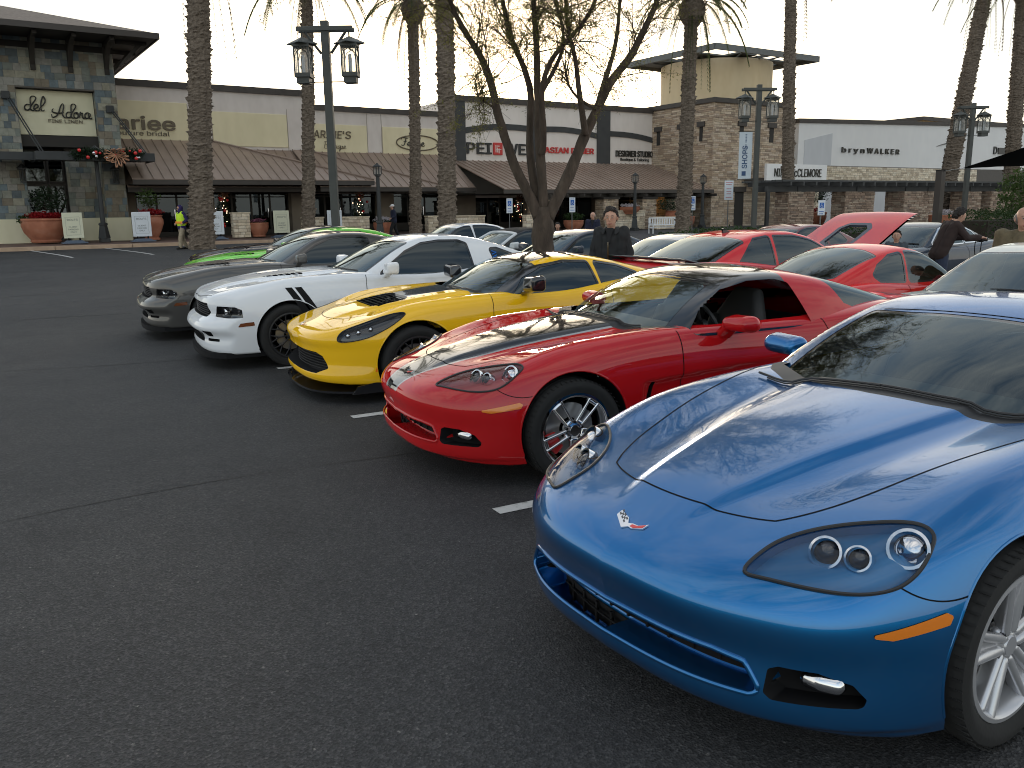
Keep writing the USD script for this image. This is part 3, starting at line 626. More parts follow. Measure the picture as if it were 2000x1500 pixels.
def build_c6(name, label, loc, rz, col, roof_m=None, wheel_kind='five', open_window=False, stripe=False, badge=True, shade=False):
    c = Car(C6, PAINT[col], name, label, loc, rz, roof_m=roof_m, glass_m=M['glass_tint'], detail=1.25); t = c.t
    front = lambda ce, n: ce[:, 0] < 1.0
    # openings
    c.wheels(wheel_kind, calipers=-2.6 if wheel_kind == 'split' else 2.6)
    # headlamps: outline drawn looking down the lamp's own axis
    U, V = LAMP_U, LAMP_V
    la = c.patch('headlight', smooth_loop(C6_LAMP_LOOP), U, V, M['lens_glass'], lambda ce, n: (ce[:, 0] < 1.3) & (ce[:, 2] > .45))
    for sd, a in zip((-1, 1), la):
        hs = c.lamp_bucket(a, .040, M['lamp_inner_' + col])
        W = np.cross(U, V) * np.array([1, 1, 1]); W /= np.linalg.norm(W)
        for (u, v, r, dpt, chrome) in C6_LAMPS:
            o = u * U + v * V; p, n, ok = onto(c.F, (o + np.zeros(3))[None], -W * LAMP_SGN, 2.5)
            q = p[0]; nn = np.array([-.80, -.25, .45]); nn /= np.linalg.norm(nn)
            q = q + nn * (-.026); s_ = np.array([1, -sd, 1.0])
            ring = tube([(q - nn * .03) * s_, (q + nn * .012) * s_], [r * 1.1, r * 1.1], 28, False)
            obj('lamp_ring', cat_([ring, tube([(q + nn * .012) * s_, (q + nn * .0125) * s_], [r * 1.1, r * .93], 28, False)]), M['chrome'], hs, smooth=40)
            ball = trimesh.creation.icosphere(3, r * .95); ball.apply_scale([1, 1, 1]); ball.vertices = (ball.vertices * .98 + q - nn * r * .55) * s_
            obj('lamp_bulb', ball, M['reflector'] if chrome else M['projector'], hs, smooth=True)
        loop = smooth_loop(C6_LAMP_LOOP); pts = loop[:, 0:1] * U + loop[:, 1:2] * V
        b = bead(c.F, pts, -W * LAMP_SGN, .006); obj('lamp_seal', b if sd < 0 else tri(b), M['black_plastic'], hs, smooth=40)
    # bonnet seam
    hl = smooth_line([(1.62, -.735), (1.2, -.64), (.8, -.545), (.55, -.47), (.40, -.39)], 8)
    fl = smooth_line([(.40, -.39), (.345, -.25), (.322, -.12), (.316, 0)], 8)
    for ln in (hl, fl): part('bonnet_seam', seam(c.F, np.column_stack([ln, np.full(len(ln), 2.0)]), (0, 0, -1), .006), M['gap'], t)
    # mouth grille, fog lamps, side markers
    mo = smooth_poly([(-.56, .275), (.56, .275), (.575, .30), (.53, .372), (.44, .384), (-.44, .384), (-.53, .372), (-.575, .30)], .012)
    mg = c.patch('mouth', mo, Y_, Zv, None, lambda ce, n: ce[:, 0] < .6, mirrored=False)
    mv, mn, mf = weld(mg[0])
    def slid(m, d): return m[0] + [d, 0, 0], m[1], m[2]
    inn, rim = cut((mv, mn, mf), Polygon([(-.47, .290), (.47, .290), (.44, .368), (-.44, .368)]).buffer(.006), Y_, Zv)
    mouth = c.recess((mv, mn, mf), .13, c.paint, 'mouth', (1, 0, 0))
    gr = part('grille', slid(inn, .127), M['matt_black'], mouth)
    for y in np.linspace(-.38, .38, 9): obj('grille_bar', box(.128 + .35 * y * y, .14 + .35 * y * y, y - .005, y + .005, .288, .370), M['matt_black'], gr)
    obj('grille_bar', tube([(.128 + .35 * y * y, y, .318) for y in np.linspace(-.45, .45, 13)], .005, 5), M['matt_black'], gr)
    ring = np.array(mo.exterior.coords)[:-1]; obj('mouth_edge', bead(c.F, np.column_stack([np.full(len(ring), -1.0), ring]), (1, 0, 0), .009, sink=.55), c.paint, mouth, smooth=True)
    fg = c.patch('fog_lamp_opening', smooth_poly([(-.785, .272), (-.605, .272), (-.585, .290), (-.590, .365), (-.615, .378), (-.70, .375), (-.765, .345), (-.79, .30)]), Y_, Zv, None, lambda ce, n: ce[:, 0] < .7)
    for sd, a in zip((-1, 1), fg):
        fo = c.recess(a, .09, M['matt_black'], 'fog_lamp_opening', (1, -sd * .25, 0))
        p, n, ok = onto(c.F, np.array([[-1, -.69, .335]]), (1, 0, 0), 2.4); q = p[0] + [.03, 0, 0]
        S = lambda dx, dy, dz, r: m3.Manifold.sphere(r, 14).translate((q[0] + dx, -sd * (q[1] + dy), q[2] + dz))
        h = m3.Manifold.batch_hull([S(.0, .030, .0, .028), S(.03, -.035, .0, .030), S(.012, .0, .002, .034), S(.06, 0, 0, .02)]).to_mesh()
        obj('fog_lamp', trimesh.Trimesh(h.vert_properties[:, :3], h.tri_verts, process=False), M['reflector'], fo, smooth=50)
    mk = c.patch('side_marker', smooth_poly([(.335, .492), (.39, .482), (.56, .507), (.575, .530), (.555, .542), (.44, .520), (.345, .502)], .006), X_, Zv, M['amber'], lambda ce, n: ce[:, 1] < 0, lift=.003)
    # panel seams: bumper to wing, door, filler flap
    bs = smooth_line([(.44, .62), (.50, .585), (.56, .572), (.66, .58)], 8)
    part('wing_seam', seam(c.F, np.column_stack([bs[:, 0], np.full(len(bs), -2.0), bs[:, 1]]), (0, 1, 0), .0045), M['gap'], t)
    for ln in ([(1.72, .885), (1.71, .6), (1.72, .2)], [(2.92, .90), (2.95, .78), (2.86, .45), (2.78, .2)], [(1.62, .165), (2.80, .165)]):
        ln = smooth_line(ln, 8); part('door_seam', seam(c.F, np.column_stack([ln[:, 0], np.full(len(ln), -2.0), ln[:, 1]]), (0, 1, 0), .007), M['gap'], t)
    # cove vent behind the front wheel
    vp = c.patch('wing_vent', [(1.40, .30), (1.47, .585), (1.50, .585), (1.44, .30)], X_, Zv, None, lambda ce, n: ce[:, 1] < 0)
    for sd, a in zip((-1, 1), vp): c.recess(a, .035, M['matt_black'], 'wing_vent', (0, -sd, 0))
    # glass
    ws = Polygon([(1.485, 0), (1.505, -.30), (1.575, -.52), (1.66, -.66), (2.17, -.505), (2.125, -.30), (2.115, 0), (2.125, .30), (2.17, .505), (1.66, .66), (1.575, .52), (1.505, .30)])
    fr = c.cutg(ws.buffer(.028), X_, Y_, lambda ce, n: (n[:, 2] > .2) & (ce[:, 0] < 2.3)); scr, band = cut(fr, ws, X_, Y_)
    part('windscreen', scr, M['glass_clear'], t); part('windscreen_surround', push(band, -.002), M['gloss_black'], t)
    sw = smooth_poly([(1.80, .86), (1.98, 1.02), (2.18, 1.118), (2.42, 1.165), (2.66, 1.168), (2.76, 1.14), (2.83, .86)], .02)
    for sd in (-1, 1):
        a = c.cutg(sw, X_, Zv, lambda ce, n: (ce[:, 1] * sd > 0) & (np.abs(n[:, 1]) > .35))
        fr = a
        if not open_window: part('side_window', push(a, -.004), M['glass_tint'], t)
        tri_ = c.cutg(Polygon([(1.50, .80), (1.62, .93), (2.02, 1.085), (2.2, 1.15), (2.18, 1.118), (1.80, .86)]), X_, Zv, lambda ce, n: (ce[:, 1] * sd > 0) & (np.abs(n[:, 1]) > .35))
        part('pillar_trim', tri_, M['gloss_black'], t)
    bk = Polygon([(2.93, 0), (2.95, -.34), (3.02, -.50), (3.13, -.60), (3.22, -.72), (3.6, -.74), (3.95, -.50), (4.02, -.3), (4.04, 0), (4.02, .3), (3.95, .50), (3.6, .74), (3.22, .72), (3.13, .60), (3.02, .50), (2.95, .34)])
    a = c.cutg(bk, X_, Y_, lambda ce, n: (n[:, 2] > .1) & (ce[:, 0] > 2.6)); part('rear_window', a, M['glass_tint'], t)
    if roof_m is not None:                                           # painted hoop behind the lift-out panel
        hoop = c.cutg(Polygon([(2.74, -1), (2.74, 1), (4.6, 1), (4.6, -1)]), X_, Y_, None); part('rear_hoop', hoop, c.paint, t)
    part('roof_panel_seam', seam(c.G, np.array([(2.72, y, 2.0) for y in np.linspace(-.5, .5, 30)]), (0, 0, -1), .008, mirrored=False), M['gap'], t)
    part('roof_panel_seam', seam(c.G, np.array([(2.17 + .15 * y * y, y, 2.0) for y in np.linspace(-.47, .47, 30)]), (0, 0, -1), .008, mirrored=False), M['gap'], t)
    c.interior(1.62, 3.2, .70, seat_x=2.42, cut_poly=[(1.55, 0), (1.57, -.4), (1.72, -.68), (2.0, -.75), (2.8, -.75), (3.3, -.66), (3.7, -.5), (3.7, .5), (3.3, .66), (2.8, .75), (2.0, .75), (1.72, .68), (1.57, .4)])
    c.mirrors(2.05, .885, .895)
    c.wiper([[(1.50, .05), (1.52, -.25), (1.60, -.55)], [(1.47, .62), (1.46, .3), (1.50, .0)]])
    cw = Polygon([(1.42, 0), (1.44, -.25), (1.50, -.48), (1.60, -.66), (1.70, -.735), (1.78, -.75), (1.74, -.60), (1.62, 0), (1.74, .60), (1.78, .75), (1.70, .735), (1.60, .66), (1.50, .48), (1.44, .25)])
    cwl = c.cutb(cw, X_, Y_, lambda ce, n: (n[:, 2] > .4) & (ce[:, 2] > .7)); part('cowl_panel', cwl, M['black_plastic'], t)
    # rear lamps
    for sd in (-1, 1):
        for y in (.38, .60):
            p, n, ok = onto(c.F, np.array([[6, sd * y, .74]]), (-1, 0, 0), 2.5); obj('tail_lamp', cyl(p[0] - [.03, 0, 0], p[0] + [.008, 0, 0], .075, .07, 24), M['red_lens'], t, smooth=40)
    if stripe:
        st = Polygon([(-.02, 0), (.02, -.10), (.35, -.22), (.9, -.31), (1.7, -.40), (1.7, .40), (.9, .31), (.35, .22), (.02, .10)])
        a = c.cutb(st.buffer(.022), X_, Y_, lambda ce, n: (n[:, 2] > .25) & (ce[:, 2] > .5)); core, edge = cut(a, st, X_, Y_)
        part('bonnet_stripe', core, M['gloss_black'], t); part('stripe_border', edge, M['stripe_silver'], t)
    if badge: crossed_flags(c, stripe)
    if shade:
        sh = onto(c.G, np.array([(x, y, 2.0) for x in (1.95, 2.12) for y in np.linspace(-.1, .48, 9)]), (0, 0, -1), 1.6)
    c.finish(roof_label='black lift-out roof panel' if roof_m is not None else None)
    return c
def smooth_poly(pts, r=.015):
    P = Polygon(pts); return P.buffer(r, quad_segs=6).buffer(-2 * r, quad_segs=6).buffer(r, quad_segs=6) if r else P
def crossed_flags(c, dark):
    """Badge on the nose: a checkered flag and a red flag crossing in a V."""
    p, n, ok = onto(c.F, np.array([[.13, 0, 2.0]]), (0, 0, -1), 1.8); o, nn = p[0], n[0]
    ex = np.array([0, -1.0, 0]); ey = np.cross(nn, ex); ey /= np.linalg.norm(ey)
    if ey[0] < 0: ey = -ey
    def plate(poly, z0, z1):
        m = trimesh.creation.extrude_polygon(Polygon(poly), z1 - z0, engine='earcut'); v = m.vertices
        return trimesh.Trimesh(o + v[:, 0:1] * ex + v[:, 1:2] * ey + (v[:, 2:3] + z0) * nn, m.faces, process=True)
    W = .062
    badge = obj('badge', cat_([plate([(-.008, -.03), (-.075, .012), (-.075, .038), (-.02, .02), (.0, -.002), (.02, .004), (.045, .004), (.075, .026), (.07, .0), (.03, -.018), (.012, -.015)], .001, .006)]), M['chrome'], c.t, label='crossed flags badge')
    for i in range(5):
        for j in range(3):
            if (i + j) % 2: continue
            x0, y0 = -.018 - i * .0105, -.008 + i * .006 + j * .0075
            obj('flag_square', plate([(x0, y0), (x0 - .0105, y0 + .006), (x0 - .0105, y0 + .0135), (x0, y0 + .0075)], .0055, .0072), M['gloss_black'], badge)
    obj('red_flag', plate([(.018, -.012), (.034, -.014), (.066, .003), (.068, .018), (.045, .001), (.02, -.001)], .0055, .0074), M['badge_red'], badge)
M['lamp_inner_blue'] = plain('lamp_bezel_blue', (.05, .22, .45), .35, .0); M['lamp_inner_red'] = plain('lamp_bezel_red', (.45, .10, .10), .35, .0)
M['projector'] = plain('projector_lens', (0.03, 0.03, 0.035), 0.03, coat=1.0)
M['stripe_silver'] = plain('stripe_silver', (0.3, 0.3, 0.31), 0.35, 0.5, coat=1.0)
M['badge_red'] = plain('badge_red', (0.5, 0.01, 0.01), 0.3, coat=1.0)
# ------------------------------------------------------------------ the other cars: one parametric coupe or saloon, shaped by its own curves
def gspec(L, W, wb, fo, wr, prof, drop, nose, tail, roof, gw, roof_drop=None, plan=(.10, .42), tplan=(.06, .30), drop2=None, **kw):
    """prof: bonnet-to-boot centre line (x, z); drop: fall from the centre to the shoulder along x; nose/tail: x by height."""
    h = W / 2; fr = [0, .30, .55, .74, .87, .96, 1.10]; dm = [0, .06, .2, .42, 1.0, 2.1, 3.9]
    pc, dc = Curve(prof), Curve(drop)
    hx = np.unique(np.concatenate([np.linspace(0, 1.6, 9), np.linspace(1.6, L - 1.2, 6), np.linspace(L - 1.2, L + .1, 6)]))
    rd = Curve(drop2) if drop2 else None                             # extra lift of the wing crest
    hood = [[float(pc(x)) - float(dc(x)) * m + (float(rd(x)) * math.exp(-((f - .82) / .13) ** 2) if rd else 0) for f, m in zip(fr, dm)] for x in hx]
    sx = [0, .5, fo, fo + .55, L / 2, L - 1.4, L - .9, L - .4, L + .1]; tz = [.15, .28, .45, .60, .74, .88]
    bulge = kw.pop('bulge', [.955, .97, .995, 1.0, .985, .945]); tap = kw.pop('taper', [.96, .985, 1, .985, .975, .99, 1, .985, .93])
    side = [[h * t * b for b in bulge] for t in tap]
    ny = [0, h * .28, h * .5, h * .66, h * .8, h * .9, h * .97, h * 1.08]; rr = [y / h for y in ny]
    pf = lambda r, p: p[0] * r * r + p[1] * r ** 6
    nz = [q[0] for q in nose]; n_ = [[q[1] + pf(r, plan) for q in nose] for r in rr]
    tzz = [q[0] for q in tail]; t_ = [[q[1] - pf(r, tplan) for q in tail] for r in rr]
    sp = dict(L=L, axle_f=fo, axle_r=fo + wb, wheel_r=wr, wheel_y=(h - .02, h - .01), hood_x=list(hx), hood_y=[f * h for f in fr], hood=hood, side_x=sx, side_z=tz, side=side, nose_y=ny, nose_z=nz, nose=n_, tail_z=tzz, tail=t_,
              k=(.035, .03, .03), under=[(0, .19), (.5, .17), (L - .6, .18), (L, .28)], roof=roof, green_w=gw, roof_drop=roof_drop or [(roof[0][0], .06), (roof[-1][0], .06)])
    sp.update(kw); return sp
def sym(pts):
    return Polygon(list(pts) + [(x, -y) for x, y in pts[::-1]])
def glaze(c, screen, rear, sides, trim=None, glass_side=None, inset=.022):
    """Cuts the windscreen, rear window and side windows out of the cabin."""
    lo = c.S.peak
    for nm, pl, g, mk in (('windscreen', screen, c.sp.get('screen_glass', M['glass_clear']), lambda ce, n: (n[:, 2] > .12) & (ce[:, 0] < lo + .3)), ('rear_window', rear, M['glass_tint'], lambda ce, n: (n[:, 2] > .08) & (ce[:, 0] > lo - .1))):
        if pl is None: continue
        P = sym(pl).buffer(.01); a = c.cutg(P.buffer(.03), X_, Y_, mk); g_, b_ = cut(a, P, X_, Y_)
        part(nm, g_, g, c.t); part(nm + '_surround', push(b_, -.002), M['gloss_black'], c.t)
    for pl in sides:
        P = smooth_poly(pl, .02)
        for sd in (-1, 1):
            a = c.cutg(P.buffer(inset), X_, Zv, lambda ce, n: (ce[:, 1] * sd > 0) & (np.abs(n[:, 1]) > .12)); g_, b_ = cut(a, P, X_, Zv)
            part('side_window', push(g_, -.004), glass_side or M['glass_tint'], c.t); part('window_trim', b_, trim or M['gloss_black'], c.t)
def seams(c, door=(), bonnet=None, w=.007, boot=None):
    for ln in door:
        ln = smooth_line(ln, 8); part('door_seam', seam(c.F, np.column_stack([ln[:, 0], np.full(len(ln), -2.0), ln[:, 1]]), (0, 1, 0), w), M['gap'], c.t)
    for nm, lines in (('bonnet_seam', bonnet), ('boot_seam', boot)):
        for ln in lines or ():
            ln = smooth_line(ln, 8); part(nm, seam(c.F, np.column_stack([ln, np.full(len(ln), 2.0)]), (0, 0, -1), w), M['gap'], c.t)

# --- yellow wedge coupe (newer body)
def c7_spec():
    sp = gspec(4.49, 1.92, 2.71, .96, .335, prof=[(0, .60), (.12, .635), (.3, .685), (.6, .755), (.96, .82), (1.3, .868), (1.65, .90), (2.2, .93), (3.0, .95), (3.6, .97), (4.2, .96), (4.6, .94)],
        drop=[(0, .05), (.5, .055), (.96, .02), (1.6, .035), (2.5, .04), (3.6, .0), (4.6, .05)], drop2=[(0, 0), (.5, .012), (.9, .055), (1.4, .035), (2.4, .0), (3.4, .03), (3.8, .03), (4.6, 0)],
        nose=[(.12, .13), (.20, .03), (.27, .02), (.33, .05), (.42, .05), (.50, .04), (.56, .02), (.64, .06), (.75, .16)], tail=[(.15, 4.25), (.3, 4.38), (.6, 4.45), (.8, 4.49), (1.0, 4.46)],
        roof=[(1.2, .70), (1.4, .80), (1.58, .885), (1.72, .96), (1.9, 1.045), (2.1, 1.13), (2.25, 1.18), (2.4, 1.21), (2.6, 1.235), (2.8, 1.235), (3.1, 1.20), (3.5, 1.11), (3.9, 1.0), (4.15, .92), (4.4, .8)],
        gw=[(1.2, .74), (1.65, .80), (2.0, .83), (2.6, .83), (3.1, .80), (3.6, .70), (4.0, .58), (4.4, .5)], roof_drop=[(1.2, .05), (2.0, .10), (2.6, .13), (3.4, .10), (4.4, .05)],
        plan=(.14, .50), tumble=.62, tumble_bow=.5, belt_z=.91, screen_sweep=.36, peak=2.6, k=(.021, .014, .025), dash_z=.86, arch_r=(.385, .39), wheel_y=(.945, .955))
    def top(x, ay):
        edge = np.interp(x, [.1, .5, 1.0, 1.6], [.16, .28, .40, .46])
        return .022 * (1 - sstep(ay, edge - .03, edge + .03)) * sstep(x, .25, .6) * (1 - sstep(x, 1.5, 1.9))
    def sd(x, z): return -.03 * sstep(x, 1.42, 1.5) * (1 - sstep(x, 1.8, 3.0)) * (1 - sstep(z, .60, .66)) * sstep(z, .2, .34)
    sp.update(extra_top=top, extra_side=sd); return sp
C7 = CarShape(c7_spec())
def build_c7(label, loc, rz):
    c = Car(C7, PAINT['yellow'], 'sports_car', label, loc, rz, detail=1.1); t = c.t
    c.wheels('mesh', width=.27)
    fr = lambda ce, n: ce[:, 0] < .8
    g = c.patch('grille', smooth_poly([(-.60, .268), (.60, .268), (.70, .315), (.645, .425), (.57, .455), (-.57, .455), (-.645, .425), (-.70, .315)], .012), Y_, Zv, None, fr, mirrored=False)
    gr = c.recess(g[0], .10, M['matt_black'], 'grille', (1, 0, 0))
    for z in np.linspace(.29, .44, 7): obj('grille_bar', tube([(.105 + .3 * y * y, y, z) for y in np.linspace(-.6, .6, 9)], .005, 5), M['black_plastic'], gr)
    U, V = np.array([.90, -.22, .36]), np.array([-.12, .72, .68]); V = V - U * (U @ V) / (U @ U); U, V = U / np.linalg.norm(U), V / np.linalg.norm(V)
    lp = np.array([(.27, -.785, .57), (.30, -.76, .60), (.37, -.765, .645), (.46, -.785, .69), (.64, -.815, .755), (.86, -.895, .79), (.84, -.91, .765), (.75, -.925, .70), (.63, -.92, .635), (.52, -.895, .585), (.40, -.85, .558), (.31, -.81, .555)])
    loop = smooth_loop(np.stack([lp @ U, lp @ V], 1), per=6)
    la = c.patch('headlight', loop, U, V, M['lens_glass'], lambda ce, n: (ce[:, 0] < 1.3) & (ce[:, 2] > .45)); W = np.cross(U, V)
    for sd, a in zip((-1, 1), la):
        hs = c.lamp_bucket(a, .035, M['gloss_black'])
        for k, (x, y, z) in enumerate(((.36, -.80, .60), (.45, -.83, .63), (.55, -.86, .67))):
            s_ = np.array([1, -sd, 1.0]); p = np.array([x, y, z]); 
            p2, n2, ok = onto(c.F, p[None], -W, 1.5); q = p2[0] - n2[0] * .03
            b = trimesh.creation.icosphere(2, .026); b.vertices = (b.vertices + q) * s_; obj('lamp_bulb', b, M['reflector'], hs, smooth=True)
        b = bead(c.F, loop[:, 0:1] * U + loop[:, 1:2] * V, -W, .005); obj('lamp_seal', b if sd < 0 else tri(b), M['black_plastic'], hs, smooth=40)
    mk = c.patch('side_marker', [(.56, .29), (.585, .29), (.655, .50), (.625, .50)], X_, Zv, M['orange_lens'], lambda ce, n: ce[:, 1] < 0, lift=.003)
    vent = c.patch('bonnet_vent', Polygon([(.72, -.26), (.78, -.34), (1.04, -.34), (1.10, -.25), (1.10, .25), (1.04, .34), (.78, .34), (.72, .26)]), X_, Y_, None, lambda ce, n: n[:, 2] > .3, mirrored=False)
    vb = c.recess(vent[0], .05, M['gloss_black'], 'bonnet_vent', (0, 0, -1))
    for k, x in enumerate(np.linspace(.76, 1.06, 7)):
        z = float(C7.H(np.array([x]), np.array([0.0]))[0]) + .018
        m = box(-.026, .026, -.30, .30, -.003, .003); m.apply_transform(trimesh.transformations.rotation_matrix(.5, [0, 1, 0])); m.apply_translation([x, 0, z - .01]); obj('vent_slat', m, M['gloss_black'], vb)
    st = c.patch('bonnet_insert', Polygon([(1.10, -.25), (1.62, -.30), (1.62, .30), (1.10, .25)]), X_, Y_, M['gloss_black'], lambda ce, n: n[:, 2] > .3, mirrored=False)
    wv = c.patch('wing_vent', [(1.43, .60), (1.46, .645), (1.66, .67), (1.58, .62)], X_, Zv, None, lambda ce, n: ce[:, 1] < 0)
    for sd, a in zip((-1, 1), wv): c.recess(a, .05, M['matt_black'], 'wing_vent', (0, -sd, 0))
    seams(c, [[(1.72, .90), (1.70, .6), (1.72, .2)], [(2.98, .92), (3.0, .75), (2.86, .25)]], [[(1.62, -.72), (1.2, -.66), (.9, -.62), (.62, -.52), (.42, -.38)], [(.42, -.38), (.36, -.2), (.34, 0)]], .006)
    glaze(c, [(1.57, 0), (1.59, -.3), (1.66, -.52), (1.76, -.67), (2.27, -.51), (2.21, -.3), (2.20, 0)], [(3.12, 0), (3.14, -.3), (3.2, -.46), (3.6, -.45), (4.0, -.38), (4.05, 0)],
          [[(1.93, .87), (2.1, 1.03), (2.32, 1.12), (2.6, 1.16), (2.85, 1.15), (2.90, .87)], [(2.96, .89), (2.94, 1.145), (3.2, 1.10), (3.42, 1.02), (3.5, .96), (3.3, .90)]])
    a = c.cutg(Polygon([(1.55, .80), (1.70, .93), (2.1, 1.085), (2.3, 1.16), (2.3, 1.12), (1.93, .87)]), X_, Zv, lambda ce, n: np.abs(n[:, 1]) > .1); part('pillar_trim', a, M['gloss_black'], t)
    a = c.cutg(sym([(2.18, 0), (2.2, -.35), (2.27, -.46), (2.8, -.44), (3.1, -.36), (3.1, 0)]), X_, Y_, lambda ce, n: n[:, 2] > .2); part('roof_panel', a, M['gloss_black'], t)
    c.interior(1.72, 3.3, .70, seat_x=2.5)
    c.mirrors(2.02, .95, .955, M['gloss_black'], 'box', 1.1)
    c.wiper([[(1.60, .0), (1.63, -.3), (1.72, -.6)]])
    # splitter with upturned ends
    pts = [(p, n) for p, n in ((None, None),)]
    y = np.linspace(-.90, .90, 41); xf = .00 + .14 * (y / .96) ** 2 + .50 * np.abs(y / .96) ** 6
    outer = np.stack([xf, y], 1); P = Polygon(list(map(tuple, outer)) + [(.75, .90), (.75, -.90)])
    obj('front_splitter', prism(P, .10, .118), M['gloss_black'], t)
    for sd in (-1, 1): obj('splitter_winglet', cat_([xz_prism([(.62, .10), (.35, .10), (.40, .17), (.62, .20)], sd * .90 - .006, sd * .90 + .006)]), M['gloss_black'], t)
    crossed_flags(c, True)
    for sd in (-1, 1):
        for yy in (.42, .66):
            p, n, ok = onto(c.F, np.array([[6, sd * yy, .78]]), (-1, 0, 0), 2.5); obj('tail_lamp', cyl(p[0] - [.03, 0, 0], p[0] + [.008, 0, 0], .07, .06, 4), M['red_lens'], t)
    c.finish(); return c
M['orange_lens'] = plain('orange_lens', (.75, .16, .02), .15, coat=1.0)

# --- upright nosed fastback (white, grey, green, black)
def mus_spec():
    sp = gspec(4.78, 1.88, 2.72, .97, .345, prof=[(0, .735), (.10, .79), (.25, .845), (.5, .90), (.97, .957), (1.4, .99), (1.65, 1.005), (2.2, 1.0), (3.2, 1.0), (4.0, 1.02), (4.5, 1.03), (4.9, 1.01)],
        drop=[(0, .065), (.5, .05), (1, .035), (1.6, .04), (2.6, .045), (3.6, .03), (4.9, .06)], drop2=[(0, 0), (.6, .01), (1.0, .025), (1.6, .01), (2.6, 0), (3.5, .03), (4.9, 0)],
        nose=[(.12, .16), (.20, .07), (.30, .06), (.38, .055), (.43, .0), (.50, .0), (.54, .03), (.575, .085), (.66, .095), (.75, .10), (.86, .16)], tail=[(.15, 4.55), (.3, 4.70), (.5, 4.78), (.75, 4.74), (1.05, 4.70)],
        roof=[(1.3, .78), (1.55, .92), (1.70, 1.0), (1.85, 1.08), (2.05, 1.185), (2.25, 1.275), (2.42, 1.335), (2.6, 1.37), (2.85, 1.39), (3.1, 1.385), (3.4, 1.345), (3.7, 1.27), (4.0, 1.17), (4.25, 1.07), (4.45, .98), (4.7, .82)],
        gw=[(1.3, .76), (1.7, .80), (2.2, .82), (3.0, .82), (3.6, .79), (4.1, .74), (4.5, .70)], plan=(.10, .26), tplan=(.06, .2), tumble=.50, tumble_bow=.35, belt_z=.97, screen_sweep=.30, peak=2.9, arch_r=(.385, .385),
        taper=[.965, .985, 1, .99, .975, .985, 1, .985, .94], k=(.021, .011, .025), dash_z=.93, wheel_y=(.925, .925))
    def top(x, ay):
        e = np.interp(x, [.1, 1.6], [.26, .42]); return .018 * (1 - sstep(ay, e - .03, e + .03)) * sstep(x, .1, .5) * (1 - sstep(x, 1.5, 1.8))
    def sd(x, z): return -.022 * np.exp(-((z - .60) / .06) ** 2) * sstep(x, 1.5, 1.9) * (1 - sstep(x, 3.2, 3.6)) + .012 * np.exp(-((z - .72) / .05) ** 2) * sstep(x, 1.3, 1.7)
    sp.update(extra_top=top, extra_side=sd); return sp
MUS = CarShape(mus_spec())
MUS_U = np.array([.78, -.62, 0])
MUS_LAMP = [(.60, .585), (.78, .572), (.935, .575), (.925, .66), (.86, .692), (.64, .700)]
